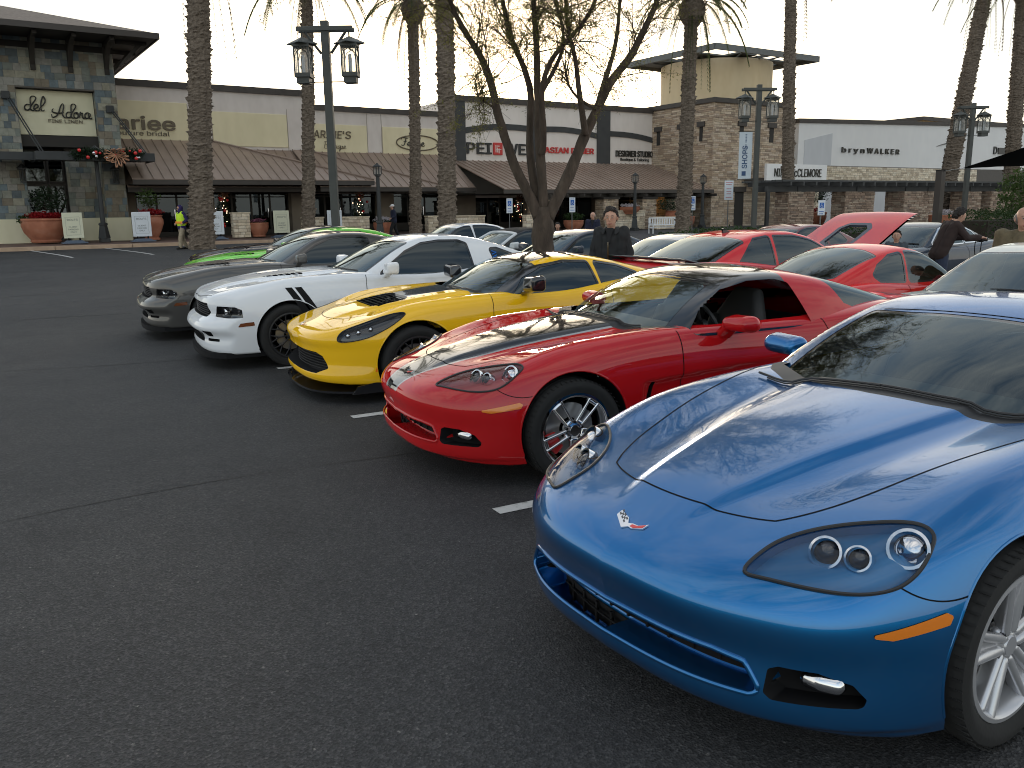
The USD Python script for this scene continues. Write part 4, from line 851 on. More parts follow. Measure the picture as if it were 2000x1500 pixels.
def build_mus(label, loc, rz, col, wheel_kind='mesh', detail=1.0, roof_m=None):
    c = Car(MUS, PAINT[col], 'muscle_car', label, loc, rz, detail=detail, roof_m=roof_m); t = c.t
    c.wheels(wheel_kind, width=.25)
    fr = lambda ce, n: (ce[:, 0] < .75) & (n[:, 0] < .1)
    g = c.patch('grille', smooth_poly([(-.56, .572), (.56, .572), (.63, .625), (.58, .722), (-.58, .722), (-.63, .625)], .012), Y_, Zv, None, fr, mirrored=False)
    gr = c.recess(g[0], .08, M['matt_black'], 'grille', (1, 0, 0))
    for z in np.linspace(.590, .71, 6): obj('grille_bar', tube([(.115 + .14 * y * y, y, z) for y in np.linspace(-.57, .57, 9)], .006, 5), M['dark_chrome'] if col == 'white' else M['black_plastic'], gr)
    la = c.patch('headlight', smooth_poly(MUS_LAMP, .008), MUS_U, Zv, M['lens_glass'], fr)
    for sd, a in zip((-1, 1), la):
        hs = c.lamp_bucket(a, .05, M['gloss_black'])
        v = a[0]; q = v[np.argmin(np.linalg.norm(v - [.30, sd * .80, .635], axis=1))] + [.05, -sd * .02, 0]
        obj('lamp_bulb', lathe_x(q, .045), M['reflector'], hs, smooth=50)
        q2 = v[np.argmin(np.linalg.norm(v - [.40, sd * .87, .635], axis=1))]
        for k in range(3): obj('lamp_bar', rbox(q2[0] + .03, q2[0] + .05, q2[1] - .035 - sd * .03, q2[1] + .035 - sd * .03, .60 + k * .032, .613 + k * .032, .004), M['reflector'], hs)
    for nm, lp, dp, mm in (('lower_grille', [(-.50, .30), (.50, .30), (.46, .42), (-.46, .42)], .07, M['matt_black']),):
        g = c.patch(nm, smooth_poly(lp, .01), Y_, Zv, None, fr, mirrored=False); lg = c.recess(g[0], dp, mm, nm, (1, 0, 0))
        for z in (.325, .36, .395): obj('grille_bar', box(.11, .125, -.48, .48, z - .004, z + .004), M['black_plastic'], lg)
    for lp in ([(.60, .43), (.76, .43), (.71, .37), (.60, .37)], [(.60, .345), (.78, .345), (.78, .315), (.60, .315)]):
        for sd, a in zip((-1, 1), c.patch('bumper_duct', smooth_poly([(-y, z) for y, z in lp], .008), Y_, Zv, None, fr)):
            if len(a[2]): c.recess(a, .05, M['matt_black'], 'bumper_duct', (1, 0, 0))
    c.patch('side_marker', smooth_poly([(.40, .475), (.58, .485), (.57, .525), (.43, .515)], .006), X_, Zv, M['amber_dark'], lambda ce, n: (ce[:, 1] < 0) & (ce[:, 0] < .9), lift=.003)
    sy = np.linspace(-.86, .86, 31); xf = .03 + .10 * (sy / .94) ** 2 + .26 * np.abs(sy / .94) ** 6
    obj('chin_spoiler', prism(Polygon(list(zip(xf, sy)) + [(.8, .86), (.8, -.86)]), .135, .195), M['matt_black'], t)
    for sd in (-1, 1):                                               # louvred bonnet vents
        a = c.cutb(smooth_poly([(.80, sd * .20), (1.22, sd * .30), (1.25, sd * .40), (.84, sd * .32)], .02), X_, Y_, lambda ce, n: n[:, 2] > .3)
        vb = c.recess(a, .03, M['matt_black'], 'bonnet_vent', (0, 0, -1))
        for k in range(6):
            x = .86 + k * .065; z = float(MUS.H(np.array([x]), np.array([.3]))[0]); y = sd * (.265 + k * .012)
            m = box(-.022, .022, -.05, .05, -.003, .003); m.apply_transform(trimesh.transformations.rotation_matrix(.4, [0, 1, 0])); m.apply_translation([x, y, z + .008]); obj('vent_slat', m, c.paint if col != 'green' else M['black_plastic'], vb)
    seams(c, [[(1.86, .965), (1.85, .7), (1.90, .22)], [(3.20, .97), (3.24, .75), (3.10, .25)]], [[(1.72, -.78), (1.2, -.75), (.6, -.70), (.2, -.60)], [(.2, -.60), (.125, -.3), (.115, 0)]], .007)
    glaze(c, [(1.67, 0), (1.69, -.35), (1.76, -.56), (1.83, -.70), (2.42, -.56), (2.37, -.35), (2.36, 0)], [(3.42, 0), (3.44, -.3), (3.5, -.52), (4.1, -.58), (4.28, -.4), (4.32, 0)],
          [[(2.02, .94), (2.12, 1.02), (2.40, 1.20), (2.62, 1.285), (2.85, 1.31), (3.10, 1.305), (3.19, 1.27), (3.22, .96)], [(3.55, 1.01), (3.50, 1.20), (3.60, 1.20), (3.78, 1.13), (4.0, 1.03), (3.9, 1.0)]], glass_side=M['glass_dark'])
    c.interior(1.80, 3.6, .70, floor=.3, seat_x=2.75)
    c.mirrors(2.06, .955, 1.00, None if col != 'grey' else None, 'box', 1.0)
    c.wiper([[(1.70, .0), (1.72, -.3), (1.82, -.66)]])
    for sd in (-1, 1):
        for k in range(3):
            p, n, ok = onto(c.F, np.array([[6, sd * (.55 + k * .10), .82]]), (-1, 0, 0), 2.5); obj('tail_lamp', rbox(p[0][0] - .03, p[0][0] + .008, p[0][1] - .035, p[0][1] + .035, .72, .90, .008), M['red_lens'], t)
    c.finish(); return c
def window_sticker(t):
    tx = text_xz('LAV', .06, 0, 0, 0, .004, True); v = np.array(tx.vertices); v = np.stack([-v[:, 2] + 3.575, v[:, 1], v[:, 0] * .95 + 1.03], 1)
    p, n, ok = onto(MUS.green, np.array([[3.56, -2, 1.10]]), (0, 1, 0), 2.0); v[:, 1] = p[0][1] - .006 + (v[:, 2] - 1.10) * n[0][2] / n[0][1]
    v[:, 1] = p[0][1] - .006 - (v[:, 2] - 1.10) * n[0][2] / n[0][1]
    obj('window_sticker', trimesh.Trimesh(v, tx.faces, process=False), M['sticker_blue'], t, label='blue lettered sticker on the rear quarter window')
def lathe_x(q, r, d=.05):
    m = lathe([(r, -d), (r * 1.02, 0), (r * .9, .004), (r * .55, d * .5), (.001, d * .7)], 24, 'x'); m.vertices[:, 0] *= 1; m.apply_translation(q); return m
M['amber_dark'] = plain('smoked_amber_lens', (.10, .028, .008), .15, coat=1.0)
M['sticker_blue'] = plain('sticker_blue', (.02, .22, .75), .5)

# --- a family of plainer cars for the rows behind
def saloon_spec(kind):
    if kind == 'saloon':
        return gspec(4.75, 1.82, 2.78, .92, .33, prof=[(0, .66), (.15, .74), (.4, .81), (.9, .88), (1.35, .93), (2, .95), (3.4, .98), (4.0, 1.02), (4.5, 1.03), (4.9, 1.0)], drop=[(0, .05), (1, .03), (2.5, .04), (4.9, .05)], nose=[(.12, .16), (.3, .04), (.5, .0), (.65, .04), (.85, .18)], tail=[(.15, 4.5), (.35, 4.70), (.6, 4.75), (.8, 4.72), (1.05, 4.68)],
            roof=[(1.05, .70), (1.3, .88), (1.5, .97), (1.75, 1.10), (2.0, 1.235), (2.2, 1.335), (2.4, 1.40), (2.7, 1.43), (3.0, 1.435), (3.3, 1.41), (3.6, 1.34), (3.9, 1.22), (4.15, 1.10), (4.35, .98), (4.6, .8)], gw=[(1.1, .74), (1.6, .79), (2.4, .81), (3.4, .79), (4.1, .72), (4.6, .66)], plan=(.10, .34), tplan=(.08, .28), tumble=.42, tumble_bow=.3, belt_z=.95, screen_sweep=.22, peak=2.8, arch_r=(.37, .37))
    if kind == 'coupe':
        return gspec(4.62, 1.85, 2.75, .90, .34, prof=[(0, .64), (.15, .72), (.4, .79), (.9, .86), (1.4, .915), (2, .93), (3.4, .95), (4.0, .99), (4.4, 1.0), (4.7, .98)], drop=[(0, .05), (1, .03), (2.5, .04), (4.7, .05)], nose=[(.12, .16), (.3, .04), (.5, .0), (.65, .05), (.85, .2)], tail=[(.15, 4.4), (.35, 4.58), (.6, 4.62), (.8, 4.6), (1.05, 4.55)],
            roof=[(1.15, .70), (1.4, .86), (1.6, .95), (1.85, 1.075), (2.1, 1.20), (2.3, 1.285), (2.5, 1.34), (2.8, 1.37), (3.05, 1.365), (3.4, 1.31), (3.8, 1.18), (4.1, 1.06), (4.3, .96), (4.55, .8)], gw=[(1.1, .74), (1.7, .79), (2.4, .81), (3.3, .78), (4.0, .70), (4.5, .62)], plan=(.10, .36), tplan=(.08, .28), tumble=.48, tumble_bow=.3, belt_z=.93, screen_sweep=.24, peak=2.8, arch_r=(.38, .38))
    if kind == 'challenger':
        return gspec(5.02, 1.92, 2.95, .98, .36, prof=[(0, .78), (.12, .84), (.4, .90), (.98, .955), (1.5, 1.0), (2.4, 1.01), (3.6, 1.04), (4.2, 1.075), (4.8, 1.08), (5.1, 1.06)], drop=[(0, .05), (1, .03), (2.5, .045), (3.8, .02), (5.1, .05)], drop2=[(0, 0), (3.2, 0), (3.9, .03), (5.1, .0)], nose=[(.12, .18), (.3, .04), (.5, .0), (.65, .02), (.9, .06)], tail=[(.15, 4.8), (.35, 4.98), (.6, 5.02), (.8, 5.0), (1.1, 4.98)],
            roof=[(1.3, .80), (1.6, .96), (1.75, 1.03), (1.95, 1.14), (2.15, 1.25), (2.35, 1.345), (2.55, 1.40), (2.8, 1.44), (3.1, 1.445), (3.4, 1.42), (3.7, 1.36), (4.0, 1.25), (4.25, 1.14), (4.45, 1.04), (4.75, .85)], gw=[(1.3, .78), (1.8, .82), (2.6, .84), (3.6, .82), (4.2, .76), (4.7, .72)], plan=(.06, .22), tplan=(.05, .18), tumble=.48, tumble_bow=.3, belt_z=1.0, screen_sweep=.22, peak=3.0, arch_r=(.40, .40), dash_z=.95)
    if kind == 'rear_engine':
        return gspec(4.29, 1.70, 2.27, .93, .32, prof=[(0, .60), (.12, .68), (.4, .77), (.8, .83), (1.2, .87), (2, .90), (3.0, .92), (3.5, .90), (4.0, .80), (4.2, .70), (4.4, .60)], drop=[(0, .04), (.6, .0), (1.2, .02), (2.2, .03), (3.2, .02), (4.4, .06)], drop2=[(0, .02), (.5, .10), (.9, .07), (1.4, .02), (2.4, 0), (3.2, .03), (4.4, 0)], nose=[(.15, .10), (.3, .02), (.5, .0), (.62, .05), (.8, .2)], tail=[(.15, 4.1), (.35, 4.26), (.55, 4.29), (.7, 4.25), (.95, 4.1)],
            roof=[(1.0, .70), (1.2, .82), (1.35, .90), (1.55, 1.03), (1.75, 1.15), (1.95, 1.24), (2.15, 1.295), (2.4, 1.315), (2.65, 1.295), (3.0, 1.21), (3.3, 1.10), (3.6, .97), (3.85, .84), (4.1, .70)], gw=[(1.0, .66), (1.5, .71), (2.3, .73), (3.0, .70), (3.6, .58), (4.1, .48)], roof_drop=[(1.0, .10), (2.4, .16), (4.1, .12)], plan=(.16, .34), tplan=(.2, .34), tumble=.42, tumble_bow=.35, belt_z=.90, screen_sweep=.30, peak=2.4, arch_r=(.36, .37), dash_z=.84, wheel_y=(.80, .835), taper=[.93, .97, .985, .96, .95, .99, 1.0, .97, .90])
SAL, COU, CHA, REN = (CarShape(saloon_spec(k)) for k in ('saloon', 'coupe', 'challenger', 'rear_engine'))
def plain_front(c, zg=(.30, .62), yl=(.5, .8), zl=(.56, .66)):
    fr = lambda ce, n: (ce[:, 0] < .7) & (n[:, 0] < .1)
    g = c.patch('grille', smooth_poly([(-.34, zg[0] + .08), (.34, zg[0] + .08), (.36, zg[1]), (-.36, zg[1])], .02), Y_, Zv, None, fr, mirrored=False); c.recess(g[0], .05, M['matt_black'], 'grille', (1, 0, 0))
    la = c.patch('headlight', smooth_poly([(-.48, zl[0]), (-.78, zl[0] + .03), (-.82, zl[1]), (-.50, zl[1] - .01)], .02), Y_, Zv, M['lens_glass'], fr)
    for a in la:
        if len(a[2]): c.lamp_bucket(a, .03, M['reflector'])
def tail_lamps(c, y0, y1, z0, z1):
    for sd in (-1, 1):
        p, n, ok = onto(c.F, np.array([[8, sd * (y0 + y1) / 2, (z0 + z1) / 2]]), (-1, 0, 0), 4); obj('tail_lamp', rbox(p[0][0] - .06, p[0][0] + .012, min(sd * y0, sd * y1), max(sd * y0, sd * y1), z0, z1, .02), M['red_lens'], c.t, smooth=40)
def build_plain(shape, name, label, loc, rz, col, detail=.75, soft_top=False, chrome_trim=False, bright_screen=True, glass_side=None):
    kind = {id(SAL): 'saloon', id(COU): 'coupe'}[id(shape)]
    c = Car(shape, PAINT[col] if isinstance(col, str) else col, name, label, loc, rz, detail=detail, roof_m=M['soft_top'] if soft_top else None); t = c.t
    c.wheels('plain', width=.22); plain_front(c); tail_lamps(c, .55, .82, .76, .90)
    tm = M['chrome'] if chrome_trim else M['gloss_black']
    if kind == 'saloon':
        glaze(c, [(1.44, 0), (1.46, -.35), (1.54, -.62), (1.60, -.71), (2.22, -.58), (2.17, -.35), (2.16, 0)], [(3.62, 0), (3.6, -.35), (3.55, -.54), (4.05, -.58), (4.22, -.4), (4.25, 0)],
              [[(1.80, .97), (2.0, 1.13), (2.25, 1.29), (2.45, 1.345), (2.62, 1.36), (2.66, .97)], [(2.74, .97), (2.72, 1.365), (3.1, 1.36), (3.4, 1.31), (3.62, 1.20), (3.8, 1.02), (3.72, .98)]], tm, glass_side)
        seams(c, [[(1.62, .93), (1.58, .6), (1.62, .25)], [(2.70, .94), (2.70, .25)], [(3.70, .97), (3.55, .70), (3.35, .35)]], [[(1.55, -.74), (.8, -.70), (.3, -.58)], [(.3, -.58), (.2, 0)]])
    else:
        glaze(c, [(1.56, 0), (1.58, -.35), (1.66, -.60), (1.72, -.70), (2.32, -.56), (2.28, -.35), (2.27, 0)], None if soft_top else [(3.45, 0), (3.45, -.35), (3.42, -.52), (4.0, -.56), (4.17, -.4), (4.2, 0)],
              [[(1.90, .94), (2.12, 1.09), (2.36, 1.23), (2.55, 1.285), (2.85, 1.30), (3.04, .95)], [(3.12, .96), (2.96, 1.30), (3.25, 1.275), (3.55, 1.17), (3.72, 1.02), (3.6, .97)]], tm, glass_side)
        seams(c, [[(1.74, .93), (1.70, .6), (1.74, .25)], [(3.10, .94), (3.08, .25)]], [[(1.62, -.74), (.8, -.70), (.3, -.58)], [(.3, -.58), (.2, 0)]])
    c.interior(1.62, 3.7, .68, floor=.3, seat_x=2.55, rear=kind == 'saloon')
    c.mirrors(1.92 if kind == 'saloon' else 2.0, .93, .98, None, 'box', 1.0, (-1,) if chrome_trim else (-1, 1))
    if soft_top:
        for sd in (-1, 1): obj('screen_pillar', tube(onto(c.G, np.array([(x, sd * y, 3.0) for x, y in ((1.70, .735), (1.9, .70), (2.1, .655), (2.32, .60))]), (0, 0, -1), 3)[0] + [0, 0, .01], .032, 8), c.paint, t, smooth=40)
        obj('screen_pillar', tube(onto(c.G, np.array([(2.31 - .05 * (1 - (y / .6) ** 2), y, 3.0) for y in np.linspace(-.6, .6, 9)]), (0, 0, -1), 3)[0] + [0, 0, .01], .03, 8), c.paint, t, smooth=40)
    c.wiper([[(1.50 if kind == 'saloon' else 1.62, .0), (1.54 if kind == 'saloon' else 1.66, -.3), (1.62 if kind == 'saloon' else 1.74, -.62)]])
    c.finish(); return c
M['soft_top'] = noisy('soft_top_fabric', [(0, (.012, .012, .013)), (1, (.022, .022, .023))], 30, .9, .1)
def build_challenger(label, loc, rz):
    c = Car(CHA, PAINT['coral'], 'muscle_car', label, loc, rz, detail=.9); t = c.t
    c.wheels('plain', width=.26); tail_lamps(c, .20, .86, .74, .90)
    glaze(c, [(1.68, 0), (1.70, -.35), (1.78, -.60), (1.84, -.72), (2.42, -.60), (2.37, -.35), (2.36, 0)], [(3.70, 0), (3.7, -.35), (3.72, -.60), (4.28, -.66), (4.38, -.4), (4.40, 0)],
          [[(2.02, 1.0), (2.3, 1.19), (2.5, 1.30), (2.8, 1.365), (3.15, 1.37), (3.22, 1.0)], [(3.30, 1.01), (3.24, 1.37), (3.5, 1.34), (3.62, 1.26), (3.88, 1.04), (3.8, 1.02)]])
    seams(c, [[(1.92, .99), (1.90, .6), (1.95, .25)], [(3.26, 1.0), (3.28, .6), (3.1, .25)]], boot=[[(4.40, -.70), (4.95, -.72)]])
    # open engine bay under the raised bonnet
    bay = Polygon([(.10, -.68), (1.55, -.76), (1.60, 0), (1.55, .76), (.10, .68), (.04, 0)])
    a = c.cutb(bay, X_, Y_, lambda ce, n: (n[:, 2] > .4) & (ce[:, 2] > .7)); c.recess(a, .35, M['matt_black'], 'engine_bay', (0, 0, -1))
    obj('engine', cat_([rbox(.45, 1.2, -.3, .3, .5, .78, .05), rbox(.6, 1.05, -.22, .22, .76, .86, .04)]), M['disc'], t, smooth=40)
    v, n, f = a
    hinge = np.array([1.58, 0, .99]); ang = math.radians(33); Rm = trimesh.transformations.rotation_matrix(ang, [0, 1, 0])[:3, :3]
    hole = Polygon([(.62, -.16), (.72, -.24), (1.12, -.24), (1.22, -.14), (1.22, .14), (1.12, .24), (.72, .24), (.62, .16)])
    ins, bon = cut((v, n, f), hole.buffer(.0), X_, Y_); pad, bon2 = cut(bon, hole.buffer(.07), X_, Y_)
    def lifted(m, d=0.0): return (m[0] - m[1] * d - hinge) @ Rm.T + hinge, m[1] @ Rm.T, m[2]
    bl = lifted(bon2); b1 = lifted(bon2, .03); pd = lifted(pad, .032); pd0 = lifted(pad, -.001)
    bn = part('bonnet', join(bl, (b1[0], -b1[1], b1[2][:, ::-1])), c.paint, t, 'raised red bonnet with an oval opening')
    obj('bonnet_surround', cat_([trimesh.Trimesh(pd0[0], pd0[2], process=False), trimesh.Trimesh(pd[0], pd[2][:, ::-1], process=False)]), M['navy_trim'], bn, smooth=40)
    for sd in (-1, 1): obj('bonnet_strut', cyl((.75, sd * .66, .85), tuple(lifted((np.array([[1.0, sd * .64, .92]]), np.array([[0, 0, 1.0]]), None))[0][0]), .01, .01, 8), M['black_plastic'], t)
    y = np.linspace(-.84, .84, 15); sp = [((4.93 - .10 * (q / .84) ** 2), q, 1.13 + .012 * (1 - (q / .84) ** 2)) for q in y]
    S = lambda p, r: m3.Manifold.sphere(r, 10).translate(tuple(map(float, p))); h = m3.Manifold()
    for a_, b_ in zip(sp[:-1], sp[1:]): h += m3.Manifold.batch_hull([S(a_, .014), S(b_, .014), S((a_[0] - .20, a_[1], a_[2] - .045), .012), S((b_[0] - .20, b_[1], b_[2] - .045), .012)])
    for sd in (-1, 1): h += m3.Manifold.batch_hull([S((4.80, sd * .80, 1.12), .014), S((4.80, sd * .84, 1.04), .014), S((4.62, sd * .80, 1.09), .012), S((4.62, sd * .84, 1.03), .012)])
    mm = h.to_mesh(); obj('boot_spoiler', trimesh.Trimesh(mm.vert_properties[:, :3], mm.tri_verts, process=False), M['gloss_black'], t, smooth=40)
    p, n2, ok = onto(c.G, np.array([[3.4, 0, 3.0]]), (0, 0, -1), 3); obj('roof_aerial', xz_prism([(-.09, -.01), (.08, -.01), (.09, .05), (.07, .055)], -.015, .015).apply_translation(p[0]), M['gloss_black'], t)
    c.interior(1.90, 3.8, .70, floor=.3, seat_x=2.75, rear=True); c.mirrors(2.15, .97, 1.04, None, 'box', 1.0); c.finish(); return c
M['navy_trim'] = plain('bonnet_trim_grey', (.07, .08, .11), .5)
def build_rear_engine(label, loc, rz):
    c = Car(REN, PAINT['signal_red'], 'sports_car', label, loc, rz, detail=.95); t = c.t
    c.wheels('plain', width=.22); tail_lamps(c, .42, .72, .60, .70)
    glaze(c, [(1.33, 0), (1.35, -.3), (1.42, -.52), (1.48, -.62), (1.98, -.50), (1.94, -.3), (1.93, 0)], [(2.78, 0), (2.80, -.3), (2.86, -.49), (3.45, -.45), (3.58, -.3), (3.62, 0)],
          [[(1.58, .915), (1.68, 1.06), (1.70, 1.06), (1.66, .915)], [(1.70, .915), (1.74, 1.09), (1.98, 1.19), (2.3, 1.235), (2.38, 1.23), (2.48, .92)], [(2.56, .925), (2.45, 1.225), (2.66, 1.20), (2.90, 1.10), (3.02, 1.0), (2.94, .945)]])
    seams(c, [[(1.52, .9), (1.50, .6), (1.56, .25)], [(2.52, .91), (2.56, .6), (2.40, .25)]], boot=[[(3.62, -.42), (4.0, -.40), (4.12, 0)]])
    for k in range(7): obj('engine_grille_bar', box(3.70 + k * .028, 3.712 + k * .028, -.26, .26, float(REN.H(np.array([3.70 + k * .028]), np.array([0.]))[0]) + .0, float(REN.H(np.array([3.70 + k * .028]), np.array([0.]))[0]) + .008), M['black_plastic'], t)
    c.interior(1.48, 3.0, .60, floor=.3, seat_x=2.25, rear=False); c.mirrors(1.66, .80, .95, None, 'box', .9); c.finish(); return c
# ------------------------------------------------------------------ ground, kerb, pavement, painted lines
def gz(X, Y=None):
    if Y is None: X, Y = 0.0, X
    X, Y = np.asarray(X, float), np.asarray(Y, float)
    return .28 * sstep(Y, 20, 37) - .10 * sstep(X, 4, 9) * (1 - sstep(Y, 18, 34))
M['asphalt'] = mat('asphalt', {
    'g': ('geometry', {}), 'n1': ('noise_texture', {'scale': .35, 'detail': 5.0}), 'n2': ('noise_texture', {'scale': 105.0, 'detail': 4.0, 'roughness': .75}), 'v': ('voronoi_texture', {'scale': 105.0}), 'vs': ('voronoi_texture', {'scale': 110.0}),
    'r1': ('rgb_ramp', {'ramp': [(.3, (.041, .042, .044)), (.5, (.050, .0505, .052)), (.7, (.058, .058, .059))]}), 'r2': ('rgb_ramp', {'ramp': [(.34, (.45, .45, .46)), (.5, (.95, .95, .95)), (.66, (1.6, 1.57, 1.54))]}), 'rc': ('rgb_ramp', {'ramp': [(0, (.52, .52, .53)), (.45, (.84, .84, .85)), (.8, (1.16, 1.15, 1.14)), (1, (1.75, 1.72, 1.68))]}), 'm3': ('mix', {'mix_type': 'multiply', 'fac': 1.0}), 'sc': ('separate_xyz', {}), 'n3': ('noise_texture', {'scale': 1.7, 'detail': 6.0, 'roughness': .7}), 'r3': ('rgb_ramp', {'ramp': [(.28, (.62, .62, .63)), (.38, (.88, .88, .89)), (.5, (1, 1, 1)), (.72, (1.18, 1.17, 1.16))]}), 'm4': ('mix', {'mix_type': 'multiply', 'fac': 1.0}),
    'rs': ('rgb_ramp', {'ramp': [(0, (1, 1, 1)), (.93, (1, 1, 1)), (.96, (2.6, 2.5, 2.3)), (1, (3.4, 3.2, 3.0))]}),
    'm1': ('mix', {'mix_type': 'multiply', 'fac': 1.0}), 'm2': ('mix', {'mix_type': 'multiply', 'fac': 1.0}),
    'ad': ('math', {'math_type': 'add'}), 'bu': ('bump', {'strength': .8, 'distance': .006}), 'rr': ('map_range', {'to_min': .62, 'to_max': .85}),
    'p': ('principled_bsdf', {'specular_ior_level': .45})},
    [('g.position', 'n1.vector'), ('g.position', 'n2.vector'), ('g.position', 'v.vector'), ('g.position', 'vs.vector'), ('n1.fac', 'r1.fac'), ('n2.fac', 'r2.fac'), ('r1.color', 'm1.color1'), ('r2.color', 'm1.color2'), ('vs.color', 'rs.fac'), ('m1.color', 'm2.color1'), ('rs.color', 'm2.color2'),
     ('v.color', 'sc.vector'), ('sc.x', 'rc.fac'), ('m2.color', 'm3.color1'), ('rc.color', 'm3.color2'), ('g.position', 'n3.vector'), ('n3.fac', 'r3.fac'), ('m3.color', 'm4.color1'), ('r3.color', 'm4.color2'), ('m4.color', 'p.base_color'), ('n2.fac', 'ad.value1'), ('v.distance', 'ad.value2'), ('ad.value', 'bu.height'), ('bu.normal', 'p.normal'), ('n2.fac', 'rr.value'), ('rr.result', 'p.roughness')])
M['line_paint'] = noisy('line_paint', [(.3, (.35, .35, .34)), (.45, (.62, .62, .6)), (1, (.72, .72, .7))], 18, .7, .3, 90, coord='g.position')
M['crack_seal'] = noisy('crack_seal', [(0, (.012, .012, .012)), (1, (.02, .02, .02))], 20, .6, .2, coord='g.position')
M['kerb'] = noisy('kerb_concrete', [(.3, (.36, .25, .17)), (.7, (.46, .33, .23))], 3, .85, .2, 30, coord='g.position')
M['paver'] = mat('paver_brick', {'g': ('geometry', {}), 'b': ('brick_texture', {'color1': (.15, .085, .066), 'color2': (.21, .125, .095), 'mortar': (.12, .09, .075), 'scale': 1.0, 'mortar_size': .012, 'brick_width': .22, 'row_height': .11}), 'n': ('noise_texture', {'scale': 1.2, 'detail': 4.0}), 'r': ('rgb_ramp', {'ramp': [(.3, (.75, .75, .75)), (.7, (1.2, 1.2, 1.2))]}), 'm': ('mix', {'mix_type': 'multiply', 'fac': 1.0}), 'p': ('principled_bsdf', {'roughness': .85})},
                 [('g.position', 'b.vector'), ('g.position', 'n.vector'), ('n.fac', 'r.fac'), ('b.color', 'm.color1'), ('r.color', 'm.color2'), ('m.color', 'p.base_color')])
gx = np.unique(np.concatenate([np.linspace(-600, -30, 12), np.linspace(-30, 60, 91), np.linspace(60, 900, 16)])); gy = np.unique(np.concatenate([np.linspace(-600, -10, 12), np.linspace(-10, 60, 71), np.linspace(60, 900, 16)]))
GX, GY = np.meshgrid(gx, gy, indexing='ij'); nx_, ny_ = GX.shape
gi, gj = np.meshgrid(np.arange(nx_ - 1), np.arange(ny_ - 1), indexing='ij'); gq = np.stack([gi * ny_ + gj, (gi + 1) * ny_ + gj, (gi + 1) * ny_ + gj + 1, gi * ny_ + gj + 1], -1).reshape(-1, 4)
obj('ground', (np.stack([GX, GY, gz(GX, GY)], -1).reshape(-1, 3), gq), M['asphalt'], smooth=True, kind='structure', label='dark grey asphalt of the car park', cat='ground')
def decal(pts, w, name, m, lift=.004, **kw):
    """A flat strip lying on the ground along a line; w may vary."""
    p = dense(pts, .4); p = np.column_stack([p, gz(p[:, 0], p[:, 1]) + lift]) if p.shape[1] == 2 else p
    t = np.gradient(p, axis=0); s = np.stack([-t[:, 1], t[:, 0], 0 * t[:, 0]], 1); s /= np.linalg.norm(s, axis=1, keepdims=True) + 1e-9; w = np.broadcast_to(w, (len(p),))[:, None]
    k = len(p); i = np.arange(k - 1); v = np.vstack([p - s * w / 2, p + s * w / 2]); f = np.vstack([np.stack([i, i + 1, i + k], 1), np.stack([i + 1, i + k + 1, i + k], 1)])
    return obj(name, trimesh.Trimesh(v, f, process=False), m, **kw)
for k in range(8):
    Y = 4.03 + k * 2.6 - 0.0; decal([(2.10 + .02 * k, Y), (7.0, Y)], .10, 'parking_line', M['line_paint'], kind='structure')
for a, b in (((-.41, 40.9), (.97, 33.0)), ((2.47, 40.5), (3.57, 33.1)), ((5.6, 40.3), (6.2, 34.0)), ((-3.4, 41.2), (-1.9, 33.0))): decal([a, b], .11, 'parking_line', M['line_paint'], kind='structure')
rng = np.random.default_rng(3)
def crack(pts, w=.022, amp=.03, seed=0):
    p = dense(pts, .12); r = np.random.default_rng(seed); n = np.cumsum(r.normal(0, amp * .35, (len(p), 2)), 0); n -= np.linspace(0, 1, len(p))[:, None] * n[-1]; decal(p + n, w * (0.5 + r.random(len(dense(p + n, .4)))), 'asphalt_seam', M['crack_seal'], .003, kind='structure')
crack([(-.9, 5.2), (-.36, 5.31), (.75, 5.44), (1.9, 5.39), (2.9, 5.2)], .008, .03, 1); crack([(-1.6, 11.1), (.38, 10.58), (1.9, 10.35)], .018, .02, 2); crack([(-1.6, 20.6), (.32, 21.28), (1.24, 22.8), (2.4, 25.5)], .035, .05, 3)
crack([(-4, 31), (-1.0, 34.2), (.6, 34.9)], .04, .05, 4); crack([(-3.5, 15.5), (-.6, 16.1), (1.3, 16.0)], .025, .04, 5); crack([(-3, 27.5), (.5, 28.2), (3.5, 27.6)], .03, .05, 6)
# ------------------------------------------------------------------ the shopping parade behind: everything is drawn in the parade's own frame (u along the fronts, v away from the car park)
FRZ = 4.6; FO = np.array([0, 47.65, 0]); FU = np.array([math.cos(math.radians(FRZ)), math.sin(math.radians(FRZ)), 0]); FV = np.array([-FU[1], FU[0], 0])
def fw3(u, v, z=0.0): return FO + FU * u + FV * v + np.array([0, 0, z])
class FT:
    """A thing in the parade's frame; meshes are written in (u, v, z) and stored relative to its base."""
    def __init__(s, name, label, cat, u=0, v=0, z=0, group=None):
        s.b = np.array([u, v, z], float); s.t = thing(name, label, cat, fw3(u, v, z), FRZ, group)
    def add(s, name, m, mt, parent=None, **kw):
        m = m.copy(); m.vertices = np.array(m.vertices) - s.b; return obj(name, m, mt, parent or s.t, **kw)
def pz(u): return float(np.interp(u, [0, 8, 40, 80], [.60, .58, .36, .22]))     # pavement level
M['stucco_pink'] = noisy('stucco_lilac_grey', [(.25, (.60, .53, .48)), (.6, (.69, .62, .57)), (.8, (.72, .65, .60))], 1.6, .9, .25, 60, stretch=(1, 1, .45))
M['stucco_yellow'] = noisy('stucco_yellow', [(.3, (.70, .61, .40)), (.7, (.77, .68, .46))], 1.6, .9, .25, 60, stretch=(1, 1, .45))
M['stucco_cream'] = noisy('stucco_cream', [(.3, (0.717, 0.666, 0.461)), (.7, (0.794, 0.742, 0.538))], 1.6, .9, .2, 60, stretch=(1, 1, .45))
